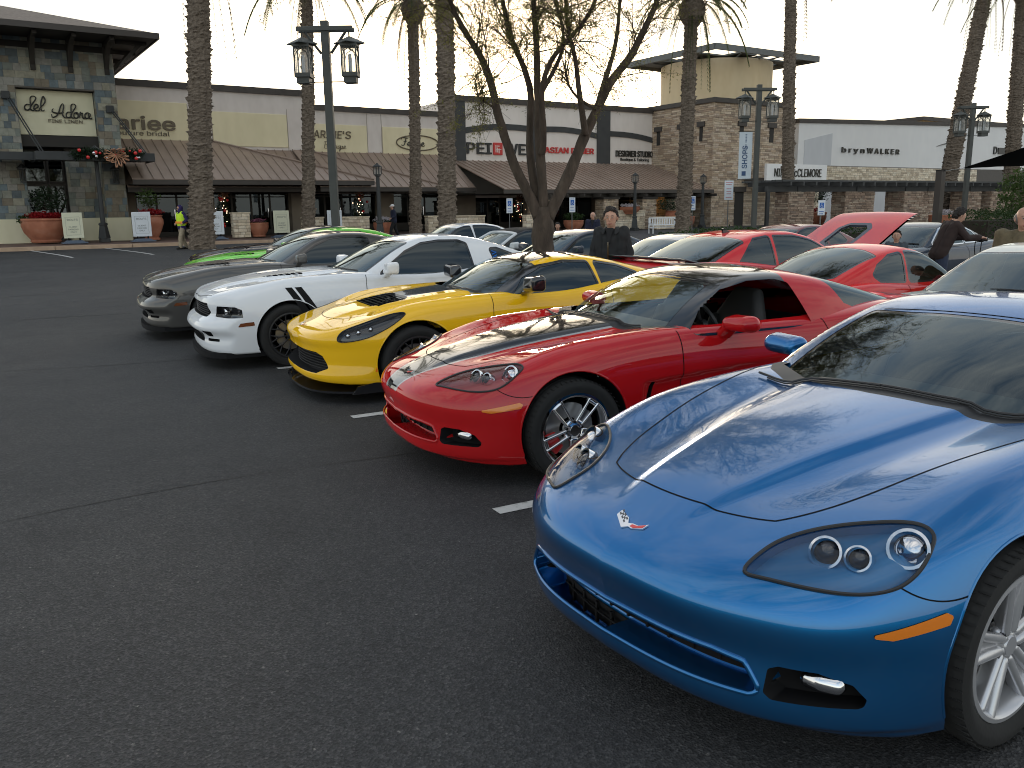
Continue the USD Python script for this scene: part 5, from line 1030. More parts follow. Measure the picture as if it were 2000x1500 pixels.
M['stucco_white'] = noisy('stucco_white', [(.3, (.76, .745, .73)), (.7, (.80, .785, .765))], 1.6, .9, .2, 60, stretch=(1, 1, .45))
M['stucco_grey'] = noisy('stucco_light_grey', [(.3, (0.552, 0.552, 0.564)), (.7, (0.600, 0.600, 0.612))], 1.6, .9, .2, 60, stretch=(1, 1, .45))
M['stucco_tan'] = noisy('stucco_tan', [(.3, (0.690, 0.540, 0.333)), (.7, (0.759, 0.609, 0.391))], 1.6, .9, .2, 60, stretch=(1, 1, .45))
M['stucco_orange'] = noisy('stucco_orange', [(.3, (0.660, 0.396, 0.110)), (.7, (0.726, 0.451, 0.143))], 1.0, .9, .2, 60)
M['stucco_warm'] = noisy('stucco_warm_white', [(.3, (0.754, 0.676, 0.611)), (.7, (0.832, 0.754, 0.689))], 1.6, .9, .2, 60, stretch=(1, 1, .45))
M['column_taupe'] = noisy('column_taupe', [(.3, (0.240, 0.198, 0.156)), (.7, (0.300, 0.252, 0.198))], 2, .9, .2, 60)
M['cornice'] = noisy('cornice_dark', [(.3, (0.055, 0.046, 0.040)), (.7, (0.072, 0.061, 0.053))], 2, .6, .1)
M['charcoal'] = noisy('charcoal_stucco', [(.3, (.050, .050, .050)), (.7, (.066, .066, .064))], 2, .8, .15)
M['awning'] = noisy('awning_metal', [(.3, (.26, .19, .15)), (.7, (.31, .235, .19))], .9, .36, .05, 8, metal=.35, rnd=.06)
M['fascia'] = plain('fascia_brown', (.045, .036, .030), .5)
M['steel_dark'] = noisy('dark_steel', [(.3, (.035, .037, .038)), (.7, (.048, .050, .050))], 3, .5, .05, metal=.2)
M['steel_grey'] = noisy('grey_steel', [(.3, (.12, .125, .12)), (.7, (.15, .155, .15))], 3, .55, .05)
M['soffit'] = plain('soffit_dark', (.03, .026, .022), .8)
M['timber'] = noisy('dark_timber', [(.3, (.028, .024, .02)), (.7, (.05, .042, .034))], 3, .75, .3, 20, stretch=(1, 1, .2))
M['sign_metal'] = plain('sign_letter_bronze', (.045, .042, .036), .4, .4)
M['sign_brown'] = plain('sign_letter_brown', (.13, .10, .065), .5, .2)
M['sign_black'] = plain('sign_letter_black', (.012, .012, .012), .4)
M['sign_red'] = plain('sign_letter_red', (.55, .035, .03), .4)
M['mullion'] = plain('mullion_bronze', (.03, .025, .02), .4, .5)
M['shop_glass'] = glass('shop_glass', (.30, .31, .30), 1.6)
M['shop_dark'] = plain('shop_interior', (.035, .030, .026), .9)
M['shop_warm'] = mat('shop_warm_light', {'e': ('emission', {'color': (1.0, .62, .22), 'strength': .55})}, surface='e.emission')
M['lamp_warm'] = mat('lamp_warm', {'e': ('emission', {'color': (1.0, .55, .18), 'strength': 6.0})}, surface='e.emission')
M['xmas_light'] = mat('fairy_light', {'e': ('emission', {'color': (1.0, .75, .5), 'strength': 2.0})}, surface='e.emission')
M['xmas_red'] = plain('bauble_red', (.55, .02, .02), .15, .3, coat=1.0)
M['ribbon'] = plain('ribbon_copper', (.34, .18, .11), .25, .7)
M['lantern_glass'] = mat('lantern_glass', {'d': ('translucent_bsdf', {'color': (.7, .72, .72)}), 't': ('transparent_bsdf', {'color': (.92, .93, .92)}), 'm': ('mix_closure', {'fac': .78})}, [('d.BSDF', 'm.closure1'), ('t.BSDF', 'm.closure2')], surface='m.closure')
M['roof_tile'] = noisy('roof_tile', [(.3, (.12, .095, .075)), (.7, (.20, .16, .13))], 6, .85, .6, 14)
STONES = {'slate': [(0.210, 0.225, 0.196), (0.275, 0.275, 0.225), (0.152, 0.189, 0.203), (0.334, 0.312, 0.239), (0.232, 0.196, 0.145), (0.123, 0.145, 0.152), (0.304, 0.290, 0.254)],
          'ledge': [(0.461, 0.346, 0.243), (0.538, 0.422, 0.301), (0.384, 0.282, 0.198), (0.589, 0.474, 0.352), (0.320, 0.243, 0.179), (0.499, 0.397, 0.307)],
          'brown': [(0.282, 0.198, 0.147), (0.346, 0.256, 0.192), (0.230, 0.160, 0.115), (0.384, 0.301, 0.230), (0.192, 0.141, 0.109)],
          'cream': [(0.640, 0.538, 0.397), (0.717, 0.614, 0.474), (0.563, 0.461, 0.346), (0.768, 0.678, 0.538)]}
for k, cols in STONES.items():
    for i, c in enumerate(cols): M[f'stone_{k}_{i}'] = noisy(f'stone_{k}_{chr(97 + i)}', [(.25, tuple(x * .72 for x in c)), (.5, c), (.8, tuple(x * 1.22 for x in c))], 5 if k == 'slate' else 8, .8, .5, 24, dist=.02, coord='g.position', rnd=.12)
M['mortar'] = noisy('mortar', [(0, (.10, .09, .08)), (1, (.15, .135, .12))], 8, .95, .2)
class Stones:
    """Courses of separate stones on rectangular faces; the largest are parts, the rest one joined part."""
    def __init__(s, F, kind, seed, limit=300): s.F, s.k, s.r, s.items, s.limit = F, kind, np.random.default_rng(seed), [], limit
    def face(s, org, ax, out, W, z0, z1, hr, wr, holes=(), proud=(.015, .045), gap=.012):
        """org: (u, v) of the face's left end; ax, out: unit vectors in (u, v) along the face and out of it; hr, wr: ranges of course height and stone length."""
        r = s.r; z = z0
        while z < z1 - .02:
            h = min(r.uniform(*hr), z1 - z); x = -r.uniform(0, wr[1] * .6)
            while x < W:
                w = r.uniform(*wr); a, b = max(0, x), min(W, x + w); x += w
                if b - a < .05: continue
                cuts = [(a, b)]
                for (h0, h1, g0, g1) in holes:
                    if z + h * .5 < g0 or z + h * .5 > g1: continue
                    nc = []
                    for p, q in cuts:
                        if q <= h0 or p >= h1: nc.append((p, q))
                        else:
                            if p < h0 - .04: nc.append((p, h0))
                            if q > h1 + .04: nc.append((h1, q))
                    cuts = nc
                for p, q in cuts:
                    d = r.uniform(*proud); g = gap * .5; j = lambda: r.uniform(-.006, .006)
                    P = [(p + g + j(), z + g), (q - g + j(), z + g), (q - g + j(), z + h - g), (p + g + j(), z + h - g)]
                    v = []
                    for dd, sh in ((-.03, 0), (d * .6, 0), (d, min(.012, h * .12))):
                        cx, cz = (p + q) / 2, z + h / 2
                        for (x_, z_) in P:
                            x2, z2 = x_ + np.sign(cx - x_) * sh, z_ + np.sign(cz - z_) * sh
                            v.append((org[0] + ax[0] * x2 + out[0] * dd, org[1] + ax[1] * x2 + out[1] * dd, z2))
                    f = [(8, 9, 10), (8, 10, 11)]
                    for l in (0, 4):
                        for e in range(4): a_, b_ = l + e, l + (e + 1) % 4; f += [(a_, b_, b_ + 4), (a_, b_ + 4, a_ + 4)]
                    m = trimesh.Trimesh(v, f, process=False)
                    if ax[0] * out[1] - ax[1] * out[0] > 0: m.invert()
                    s.items.append(((q - p) * h, m, int(r.integers(len(STONES[s.k])))))
            z += h
    def done(s, parent=None, name='stone'):
        s.items.sort(key=lambda q: -q[0])
        for a, m, c in s.items[:s.limit]: s.F.add(name, m, M[f'stone_{s.k}_{c}'], parent)
        rest = s.items[s.limit:]
        for c in range(len(STONES[s.k])):
            ms = [m for a, m, q in rest if q == c]
            if ms: s.F.add('small_stones', cat_(ms), M[f'stone_{s.k}_{c}'], parent, kind='stuff')
LEFT, FRONT_, = ((0, -1), (-1, 0)), ((1, 0), (0, -1))               # (along, outwards): a face looking to -u and a face looking to -v

# pavement with its kerb
us = np.linspace(-30, 100, 66)
kerb_v, wall_v = -7.05, 6.0
pv = np.array([(fw3(u, v, pz(u) - .17 * (v < -6.9))) for u in us for v in (kerb_v, wall_v)]); i = np.arange(len(us) - 1) * 2
obj('pavement', trimesh.Trimesh(pv, np.vstack([np.stack([i, i + 2, i + 1], 1), np.stack([i + 1, i + 2, i + 3], 1)]), process=False), M['paver'], kind='structure', label='reddish brick pavement in front of the shops', cat='pavement')
for n in range(24):
    u0, u1 = -30 + n * 3.0, -30 + n * 3.0 + 2.985
    m = rbox(u0, u1, kerb_v - .30, kerb_v + .01, -.2, .0, .02, 6); vv = np.array(m.vertices); vv = np.array([fw3(a, b, c + pz(a) - .17 + .012) for a, b, c in vv]); m.vertices = vv
    obj('kerb', m, M['kerb'], kind='structure')

# ---- stone faced corner shop with the deep timber roof
B1 = FT('stone_shop', 'stone clad corner shop with deep overhanging timber roof and cream sign panel', 'building', -3, -3, 0)
b = B1.add; zb = .55
W0, W1 = -9.0, 3.72
b('wall', cat_([box(W0, -.40, -2.97, 3, 1.52, 9.9), box(2.78, W1 - .03, -2.97, 3, 1.52, 9.9), box(-.40, 2.78, -2.97, 3, 7.25, 9.9), box(-.40, 2.78, -1.3, 3, .4, 7.25)]), M['mortar'])
S = Stones(B1, 'slate', 11)
S.face((W0, -2.97), *FRONT_, W1 - W0 - .03, 1.55, 9.85, (.26, .34), (.26, .46), [(-.40 - W0, 2.78 - W0, 0, 7.25)], proud=(.01, .03), gap=.006)
S.face((W1 - .03, -2.97), (0, 1), (1, 0), 3.0, 1.55, 9.85, (.26, .34), (.26, .46), [], proud=(.01, .03), gap=.006)
S.face((-.40, -2.97), (0, 1), (1, 0), 1.6, 1.55, 7.2, (.26, .34), (.26, .46), [], proud=(.005, .02), gap=.006)
S.face((2.78, -2.97), (0, 1), (-1, 0), 1.6, .6, 7.2, (.26, .34), (.26, .46), [], proud=(.005, .02), gap=.006)
S.face((1.35, -1.9), *FRONT_, 1.40, 1.55, 4.6, (.26, .34), (.3, .5), [], proud=(.01, .03), gap=.006)
S.done()
b('plinth', cat_([rbox(W0, -.30, -3.10, -2.7, .3, 1.55, .03), rbox(2.70, W1 + .06, -3.10, 3, .3, 1.55, .03), rbox(1.30, 2.76, -2.0, -1.2, .3, 1.55, .03)]), M['stucco_cream'], smooth=30)
b('sign_panel', box(-.36, 2.74, -2.55, -2.35, 5.28, 7.22), M['stucco_cream'])
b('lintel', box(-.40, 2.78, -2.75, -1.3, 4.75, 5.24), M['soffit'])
b('pier', box(1.37, 2.74, -1.86, -1.31, .4, 4.75), M['mortar'])
for k, (a0, a1) in enumerate(((-.34, .55), (.62, 1.30))):
    for z0, z1 in ((.75, 3.1), (3.2, 4.7)):
        w = b('window', cat_([box(a0, a1, -1.52, -1.44, z0, z0 + .07), box(a0, a1, -1.52, -1.44, z1 - .07, z1), box(a0, a0 + .06, -1.52, -1.44, z0 + .07, z1 - .07), box(a1 - .06, a1, -1.52, -1.44, z0 + .07, z1 - .07)]), M['mullion']); b('pane', box(a0 + .06, a1 - .06, -1.49, -1.47, z0 + .07, z1 - .07), M['glass_dark'], w)
# roof: hipped, with fascia, boarded soffit and curved brackets
ev, ez, eo = -5.5, 9.35, 5.30
ridge_v, ridge_z = 0.5, 11.3
rv = [(-14, ev, ez + .20), (eo, ev, ez + .20), (eo, 6.5, ez + .20), (-14, 6.5, ez + .20), (-14, ridge_v, ridge_z), (eo - 6.0, ridge_v, ridge_z)]
b('roof', trimesh.Trimesh(rv, [(0, 1, 5), (0, 5, 4), (1, 2, 5), (2, 3, 4), (2, 4, 5)], process=False), M['roof_tile'])
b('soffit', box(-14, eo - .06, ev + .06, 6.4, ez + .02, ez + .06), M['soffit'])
b('fascia', cat_([box(-14, eo, ev - .02, ev + .05, ez - .02, ez + .22), box(eo - .05, eo + .02, ev + .05, 6.5, ez - .02, ez + .22)]), M['fascia'])
for k in range(9):
    u = -8.6 + k * 1.5
    if u > W1: break
    arc = [(ev + .5 + 1.95 * t, ez - .08 - 1.05 * t ** 2.2) for t in np.linspace(0, 1, 9)]
    poly = Polygon(arc + [(-3.0, ez - 1.13), (-3.0, ez - .9)] + [(ev + .5 + 1.95 * t, ez + .0 - .62 * t ** 2.6) for t in np.linspace(1, 0, 9)])
    m = yz_prism(poly.buffer(.03), u - .09, u + .09); b('roof_bracket', cat_([m, box(u - .09, u + .09, ev + .35, -2.9, ez - .16, ez + .015), box(u - .1, u + .1, -3.10, -2.94, ez - 1.35, ez - .1)]), M['timber'])
for v in (-4.1, -1.4, 1.3): b('roof_bracket', cat_([box(W1 - .02, eo - .3, v - .09, v + .09, ez - .16, ez + .015), xz_prism([(W1, ez - 1.1), (W1 + .12, ez - 1.1), (eo - .5, ez - .12), (eo - .75, ez - .12)], v - .08, v + .08)]), M['timber'])
b('valance', cat_([box(W0, W1, -3.04, -2.95, ez - .42, ez - .16)]), M['soffit'])
# canopy with hanger rods
cz = 4.02
cn = b('canopy', cat_([rbox(-.15, 4.62, -5.55, -5.42, cz, cz + .36, .01), box(-.15, -.05, -5.42, -3.05, cz, cz + .36), box(4.52, 4.62, -5.42, -3.8, cz, cz + .36), box(-.05, 4.52, -5.42, -3.05, cz + .08, cz + .14)] + [box(u - .04, u + .04, -5.42, -3.05, cz + .14, cz + .28) for u in (.9, 1.8, 2.7, 3.6)]), M['steel_dark'])
b('canopy', cat_([rbox(-3.5, -.15, -4.75, -4.62, cz + .02, cz + .36, .01), box(-3.5, -.15, -4.62, -3.05, cz + .1, cz + .16)]), M['steel_dark'])
for u, uz in ((-.75, 6.85), (3.40, 6.45)):
    hb = b('hanger_block', rbox(u - .22, u + .10, -3.25, -2.9, uz - .14, uz + .18, .02), M['steel_dark'])
    for o in (-.05, .05): b('hanger_rod', cyl((u + o, -3.15, uz), (u + .88 + o, -5.35, cz + .34), .028, .028, 8), M['steel_dark'], hb, smooth=40)
for u in (-.55, 3.25):                                               # wall lanterns under the canopy
    ln = b('wall_lantern', cat_([box(u - .16, u + .16, -3.55, -3.15, 3.72, 3.77), lathe([(.24, 3.77), (.05, 3.92), (.03, 3.95)], 4).apply_translation([u, -3.35, 0]), box(u - .12, u + .12, -3.47, -3.23, 3.14, 3.2)] + [box(u + a - .012, u + a + .012, -3.35 + c - .012, -3.35 + c + .012, 3.2, 3.72) for a in (-.11, 0, .11) for c in (-.11, .11)] + [box(u - .05, u + .05, -3.2, -2.95, 3.3, 3.6)]), M['steel_dark'])
    b('lantern_glass', box(u - .10, u + .10, -3.45, -3.25, 3.2, 3.72), M['lantern_glass'], ln)
# ---- cursive lettering for the shop names, drawn with strokes
GLY = {'d': [[(.55, .5), (.3, .55), (.08, .3), (.15, .04), (.38, .04), (.58, .35), (.95, 1.35)], [(.95, 1.35), (.62, .4), (.58, .1), (.7, .0), (.9, .12)]], 'e': [[(0, .12), (.3, .25), (.48, .45), (.36, .58), (.15, .42), (.1, .15), (.28, .0), (.6, .14)]],
       'l': [[(0, .12), (.4, .55), (.62, 1.15), (.52, 1.35), (.36, 1.1), (.2, .3), (.24, .02), (.5, .1)]], 'o': [[(.3, .55), (.08, .35), (.12, .05), (.35, .02), (.5, .28), (.36, .55), (.3, .5), (.5, .42), (.65, .48)]],
       'r': [[(0, .08), (.16, .48), (.2, .64)], [(.2, .64), (.28, .5), (.46, .52)], [(.44, .5), (.36, .15), (.44, .0), (.60, .12)]], 'a': [[(.55, .5), (.3, .56), (.08, .3), (.14, .03), (.34, .05), (.58, .5)], [(.58, .5), (.5, .1), (.6, .0), (.78, .12)]],
       'A': [[(-.15, .3), (-.05, .0), (.25, .1), (.7, .8), (1.05, 1.35)], [(1.05, 1.35), (.98, .6), (1.0, .1), (1.15, .0), (1.3, .14)], [(.1, .85), (-.05, .55), (.4, .42), (1.05, .5)]], 'F': [[(.1, 1.0), (.05, 1.25), (.5, 1.28), (1.1, 1.32)], [(.75, 1.28), (.5, .3), (.25, .0), (0, .15)], [(.35, .7), (.85, .72)]],
       'm': [[(0, .08), (.15, .55), (.1, .02)], [(.1, .02), (.3, .5), (.42, .5), (.38, .02)], [(.38, .02), (.58, .5), (.7, .5), (.68, .08), (.78, .0), (.9, .12)]], 'n': [[(0, .08), (.15, .55), (.1, .02)], [(.1, .02), (.3, .5), (.44, .5), (.42, .08), (.52, .0), (.66, .12)]],
       'B': [[(.45, 1.3), (.2, .5), (.05, .0)], [(.15, 1.15), (.6, 1.35), (.95, 1.1), (.7, .75), (.4, .7), (.85, .6), (.8, .15), (.4, -.02), (.05, .15)]], 'u': [[(0, .5), (.08, .55), (.04, .15), (.15, .0), (.4, .3), (.48, .55)], [(.48, .55), (.42, .1), (.52, .0), (.66, .12)]],
       't': [[(.35, 1.0), (.15, .2), (.22, .0), (.45, .12)], [(.0, .62), (.5, .66)]], 'i': [[(0, .1), (.2, .52), (.14, .08), (.24, .0), (.4, .12)], [(.27, .78), (.29, .8)]], 'q': [[(.5, .5), (.28, .56), (.08, .3), (.15, .05), (.32, .1), (.52, .5)], [(.52, .5), (.38, -.3), (.3, -.55), (.5, -.3), (.7, .1)]]}
ADV = {'d': .78, 'e': .5, 'l': .42, 'o': .55, 'r': .55, 'a': .68, 'A': 1.2, 'F': .85, 'm': .82, 'n': .58, 'B': .95, 'u': .58, 't': .42, 'i': .34, 'q': .62, ' ': .7}
def script(F, text, u, v, z, h, mt, parent, w=.06, sx=1.0):
    x = 0.0
    for ch in text:
        if ch != ' ':
            ms = []
            for st in GLY[ch]:
                p = np.array(st, float); q = smooth_line(p, 7) if len(p) > 2 else dense(p, .1); t = np.linspace(-1, 1, len(q)); r = w * h * (1.0 - .45 * np.abs(t) ** 3)
                ms.append(tube(np.stack([u + (x + q[:, 0]) * h * sx, np.full(len(q), v), z + q[:, 1] * h], 1), r, 6))
            F.add('letter', cat_(ms), mt, parent, smooth=50)
        x += ADV[ch]
def letters(F, text, hgt, u, v, z, mt, parent=None, width=None, bold=False, depth=.06, name='lettering', shear=0.0):
    m = text_xz(text, hgt, 0, v, z, depth, bold, 1.0, shear); vv = np.array(m.vertices); s = (width / (vv[:, 0].max() - vv[:, 0].min())) if width else 1.0; vv[:, 0] = (vv[:, 0] - vv[:, 0].min()) * s + u; m.vertices = vv
    return F.add(name, m, mt, parent)
script(B1, 'del', -.12, -2.62, 6.32, .46, M['sign_metal'], None, .075, 1.0); script(B1, 'Adora', 1.02, -2.62, 6.06, .46, M['sign_metal'], None, .075, .90)
letters(B1, 'FINE LINEN', .15, .80, -2.58, 5.83, M['sign_brown'], None, 1.40, depth=.03)

# ---- storefront helper: framed panes with a dark room behind
def storefront(F, u0, u1, v, z0, z1, n, door=None):
    W = (u1 - u0) / n
    for k in range(n):
        a, c = u0 + k * W, u0 + (k + 1) * W; zt = z1 - .55
        nm = 'door' if door is not None and k in door else 'window'; f = .05
        fr = F.add(nm, cat_([box(a, a + f, v - .04, v + .04, z0, z1), box(c - f, c, v - .04, v + .04, z0, z1), box(a + f, c - f, v - .04, v + .04, z0, z0 + (.25 if nm == 'door' else .45)), box(a + f, c - f, v - .04, v + .04, zt, zt + .06), box(a + f, c - f, v - .04, v + .04, z1 - .05, z1)]), M['mullion'])
        zb_ = z0 + (.25 if nm == 'door' else .45)
        F.add('pane', box(a + f, c - f, v - .005, v + .005, zb_, zt), M['shop_glass'], fr); F.add('pane', box(a + f, c - f, v - .005, v + .005, zt + .06, z1 - .05), M['shop_glass'], fr)
        if nm == 'door': F.add('handle', box(c - .16, c - .13, v - .10, v - .05, z0 + .9, z0 + 1.4), M['chrome'], fr)
def room(F, u0, u1, v, z0, z1, seed=0, d=2.6):
    F.add('shop_interior', cat_([box(u0, u1, v + d, v + d + .1, z0, z1), box(u0, u1, v + .06, v + d, z0 - .05, z0), box(u0, u1, v + .06, v + d, z1, z1 + .05), box(u0 - .02, u0 + .02, v + .06, v + d, z0, z1), box(u1 - .02, u1 + .02, v + .06, v + d, z0, z1)]), M['shop_dark'])
    r = np.random.default_rng(seed)
    for k in range(int((u1 - u0) / .9)):
        u = r.uniform(u0 + .3, u1 - .4); h = r.uniform(.6, 1.6); c = r.uniform(.4, d - .4)
        F.add('display', rbox(u - .2, u + .2, v + c, v + c + .3, z0, z0 + h, .04), M[['column_taupe', 'grey_trim', 'stucco_cream', 'kerb'][r.integers(4)]])
    for k in range(int((u1 - u0) / 1.6)):
        u = r.uniform(u0 + .3, u1 - .4); F.add('ceiling_lamp', box(u - .10, u + .10, v + d * .6, v + d * .6 + .2, z1 - .12, z1 - .06), M['lamp_warm'] if k % 2 == 0 else M['soffit'])
def awning(F, u0, u1, vt, zt, ve, ze, hip=None, n=None, drop=.26, hipl=None):
    """Standing seam roof from the wall (vt, zt) to the eave (ve, ze); hip = (u at the wall, u at the eave) of the sloping right end."""
    pitch = .46; n = n or int(round((u1 - u0) / pitch)); W = (u1 - u0) / n; zf = lambda v: zt + (ze - zt) * (v - vt) / (ve - vt)
    for k in range(n):
        a, c = u0 + k * W, u0 + (k + 1) * W; va = vb = vt
        if hip:
            g = lambda u: vt if u <= hip[0] else vt + (ve - vt) * (u - hip[0]) / (hip[1] - hip[0])
            va, vb = g(a), g(c)
        if hipl:
            g2 = lambda u: vt if u >= hipl[0] else vt + (ve - vt) * (u - hipl[0]) / (hipl[1] - hipl[0])
            va, vb = g2(a), g2(c)
        if va <= ve + .05 and vb <= ve + .05: continue
        t = .03; P = [(a, va), (c, vb), (c, ve), (a, ve)]
        v = [(x, y, zf(y) + d) for d in (0, -t) for x, y in P]
        f = [(0, 3, 2), (0, 2, 1), (4, 5, 6), (4, 6, 7)]
        for e in range(4): f += [(e, (e + 1) % 4, (e + 1) % 4 + 4), (e, (e + 1) % 4 + 4, e + 4)]
        rib = [(x, y, zf(y) + d) for d in (.045, -.01) for x, y in ((a - .014, va), (a + .014, va), (a + .014, ve - .01), (a - .014, ve - .01))]
        f2 = [tuple(q + 8 for q in t_) for t_ in ((0, 3, 2), (0, 2, 1), (0, 4, 7), (0, 7, 3), (1, 2, 6), (1, 6, 5), (3, 7, 6), (3, 6, 2))]
        F.add('roof_panel', trimesh.Trimesh(v + rib, f + f2, process=False), M['awning'])
    if hip:
        p0, p1 = (hip[0], vt, zt + .05), (hip[1], ve, ze + .05); F.add('hip_capping', cyl(p0, p1, .05, .05, 6), M['awning'])
    ue = hip[1] if hip else u1
    F.add('fascia', box(u0 if not hipl else hipl[1], ue, ve - .03, ve + .06, ze - drop, ze - .035), M['fascia'])
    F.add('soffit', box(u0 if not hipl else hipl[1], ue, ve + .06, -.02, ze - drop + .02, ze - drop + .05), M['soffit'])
    if hip:
        F.add('hip_end', trimesh.Trimesh([(hip[0], vt, zt), (hip[1], ve, ze), (hip[1], vt, ze)], [(0, 1, 2), (0, 2, 1)], process=False), M['awning']); F.add('fascia', box(ue - .05, ue + .03, ve + .06, vt, ze - drop, ze - .035), M['fascia'])
# ---- lilac and yellow parade (bridal shop and its neighbours)
B2 = FT('shop_parade', 'lilac grey shop parade with yellow sign panels and brown metal awning', 'building', 9, 0, 0)
b = B2.add
b('wall', box(3.75, 13.80, 0, 7, 3.0, 8.0), M['stucco_pink']); b('wall', box(13.80, 23.05, 0, 7, 2.7, 7.3), M['stucco_pink'])
b('cornice', box(3.72, 13.86, -.10, .3, 7.98, 8.30), M['cornice']); b('cornice', box(13.86, 23.1, -.10, .3, 7.28, 7.58), M['cornice'])
for u0, u1, z0, z1 in ((3.77, 7.53, 5.40, 7.28), (8.75, 12.80, 5.20, 6.95), (13.84, 17.56, 4.85, 6.55), (18.56, 22.30, 4.85, 6.54)):
    b('sign_panel', rbox(u0, u1, -.05, .02, z0, z1, .015), M['stucco_yellow'])
for u in (7.55, 8.72, 12.83, 17.60, 18.52): b('wall_joint', box(u - .012, u + .012, -.012, .0, 5.0, 7.25), M['column_taupe'])
letters(B2, 'ariee', .62, 4.05, -.05, 5.90, M['sign_brown'], None, 2.82, True, .08); letters(B2, 'couture bridal', .22, 3.80, -.05, 5.60, M['sign_brown'], None, 2.75, False, .04)
letters(B2, 'PARINE', .42, 13.95, -.05, 5.78, M['sign_brown'], None, 2.05, False, .06, shear=.12); letters(B2, "'S", .42, 16.05, -.05, 5.78, M['sign_brown'], None, .50, False, .06, shear=.12)
script(B2, 'Boutique', 14.85, -.08, 5.22, .28, M['sign_brown'], None, .06, 1.05)
script(B2, 'Femme', 19.75, -.09, 5.50, .36, M['sign_metal'], None, .08, 1.22)
a = np.linspace(0, 2 * np.pi, 41); b('sign_ring', tube(np.stack([20.85 + 1.42 * np.cos(a), np.full(41, -.09), 5.68 + .44 * np.sin(a)], 1), .035, 6), M['sign_brown'], smooth=50)
awning(B2, 3.75, 23.0, 0, 5.05, -3.2, 2.98)
awning(B2, 3.78, 15.9, -.02, 5.42, -4.4, 3.30, hip=(8.6, 15.9), n=26)
awning(B2, 13.0, 20.6, -.05, 5.09, -4.0, 2.98, hip=(13.7, 20.6), n=16)
zf = .55
for q_ in [box(3.75, 4.6, -.02, .3, .3, 3.3), box(7.6, 8.4, -.5, .3, .3, 3.2), box(12.6, 13.7, -.5, .3, .3, 3.0), box(17.9, 18.9, -.5, .3, .3, 2.9), box(22.4, 23.05, -.5, .3, .3, 2.8)]: b('shop_wall', q_, M['column_taupe'])
for u0, u1, n, dr in ((4.6, 7.6, 3, (1,)), (8.4, 12.6, 4, (2,)), (13.7, 17.9, 4, (1,)), (18.9, 22.4, 3, (1,))):
    storefront(B2, u0, u1, .05, .5, 3.05, n, dr); room(B2, u0, u1, .05, .5, 3.05, int(u0))
# ---- white noodle bar block with dark pilasters and arched bands
B3 = FT('restaurant_block', 'off-white restaurant block with charcoal pilasters and curved charcoal bands', 'building', 30, 0, 0)
b = B3.add
b('wall', box(23.1, 41.0, 0, 7, 2.4, 8.3), M['stucco_warm'])
b('cornice', box(23.0, 41.05, -.14, .3, 8.28, 8.62), M['cornice'])
for u0, u1 in ((23.05, 24.22), (29.0, 30.1), (34.85, 35.98)): b('pilaster', box(u0, u1, -.12, .02, 4.6, 8.26), M['charcoal'])
for u0, u1, za, zm in ((24.22, 29.0, 6.72, 7.0), (30.1, 34.85, 7.0, 6.72), (35.98, 41.0, 6.92, 6.40)):
    x = np.linspace(u0, u1, 13); s = (x - u0) / (u1 - u0); z = za + (zm - za) * s + .16 * np.sin(np.pi * s) + (.0 if u0 > 35 else .0)
    b('arched_band', xz_prism(list(zip(x, z)) + list(zip(x[::-1], z[::-1] - .36)), -.08, .01), M['charcoal'])
letters(B3, 'PEI', .66, 24.30, -.02, 5.15, M['sign_black'], None, 1.85, True, .10); letters(B3, 'WEI', .66, 27.15, -.02, 5.15, M['sign_black'], None, 2.1, True, .10)
sq = b('sign_square', rbox(26.28, 26.98, -.12, -.01, 5.10, 5.86, .03), M['sign_red']); b('sign_mark', cat_([box(26.42, 26.47, -.135, -.121, 5.25, 5.7), box(26.52, 26.72, -.135, -.121, 5.62, 5.67), box(26.55, 26.6, -.135, -.121, 5.25, 5.55), box(26.66, 26.71, -.135, -.121, 5.2, 5.5), box(26.5, 26.85, -.135, -.121, 5.42, 5.46)]), M['stucco_warm'], sq)
letters(B3, 'ASIAN DINER', .36, 30.35, -.02, 5.33, M['sign_red'], None, 4.2, True, .08)
letters(B3, 'DESIGNER STUDIO', .40, 36.55, -.02, 5.22, M['sign_metal'], None, 3.5, True, .08); letters(B3, 'Boutique & Tailoring', .20, 37.0, -.02, 4.92, M['sign_metal'], None, 2.7, False, .04)
awning(B3, 23.05, 40.0, 0, 4.72, -6.2, 2.80, n=40)
b('porch_beam', box(25.5, 40.0, -5.9, -5.6, 2.30, 2.56), M['timber'])
for u in np.arange(26, 40, 1.25): b('rafter_tail', box(u - .05, u + .05, -6.7, -5.2, 2.34, 2.50), M['timber'])
for q_ in [box(23.05, 24.9, -.02, .3, .2, 2.7), box(28.6, 29.9, -.02, .3, .2, 2.7), box(34.4, 35.6, -.02, .3, .2, 2.7), box(39.2, 40, -.02, .3, .2, 2.7)]: b('shop_wall', q_, M['column_taupe'])
for u0, u1, n, dr in ((24.9, 28.6, 4, (1,)), (29.9, 34.4, 4, (2,)), (35.6, 39.2, 3, (1,))): storefront(B3, u0, u1, .05, .4, 2.65, n, dr); room(B3, u0, u1, .05, .4, 2.65, int(u0) + 5)
sc = b('wall_lamp', cat_([box(38.7, 39.0, -.2, -.03, 1.85, 1.9)]), M['mullion']); b('lamp_shade', lathe([(.07, 1.9), (.15, 2.2)], 12).apply_translation([38.85, -.16, 0]), M['lamp_warm'], sc)
for u, hw in ((25.8, .55), (31.0, .6), (34.2, .6), (37.0, .55)):
    b('pier_core', box(u - hw + .03, u + hw - .03, -6.17, -5.33, .1, 2.30), M['mortar']); b('pier_cap', box(u - hw - .06, u + hw + .06, -6.26, -5.24, 2.18, 2.30), M['timber'])
S = Stones(B3, 'ledge', 21, 300)
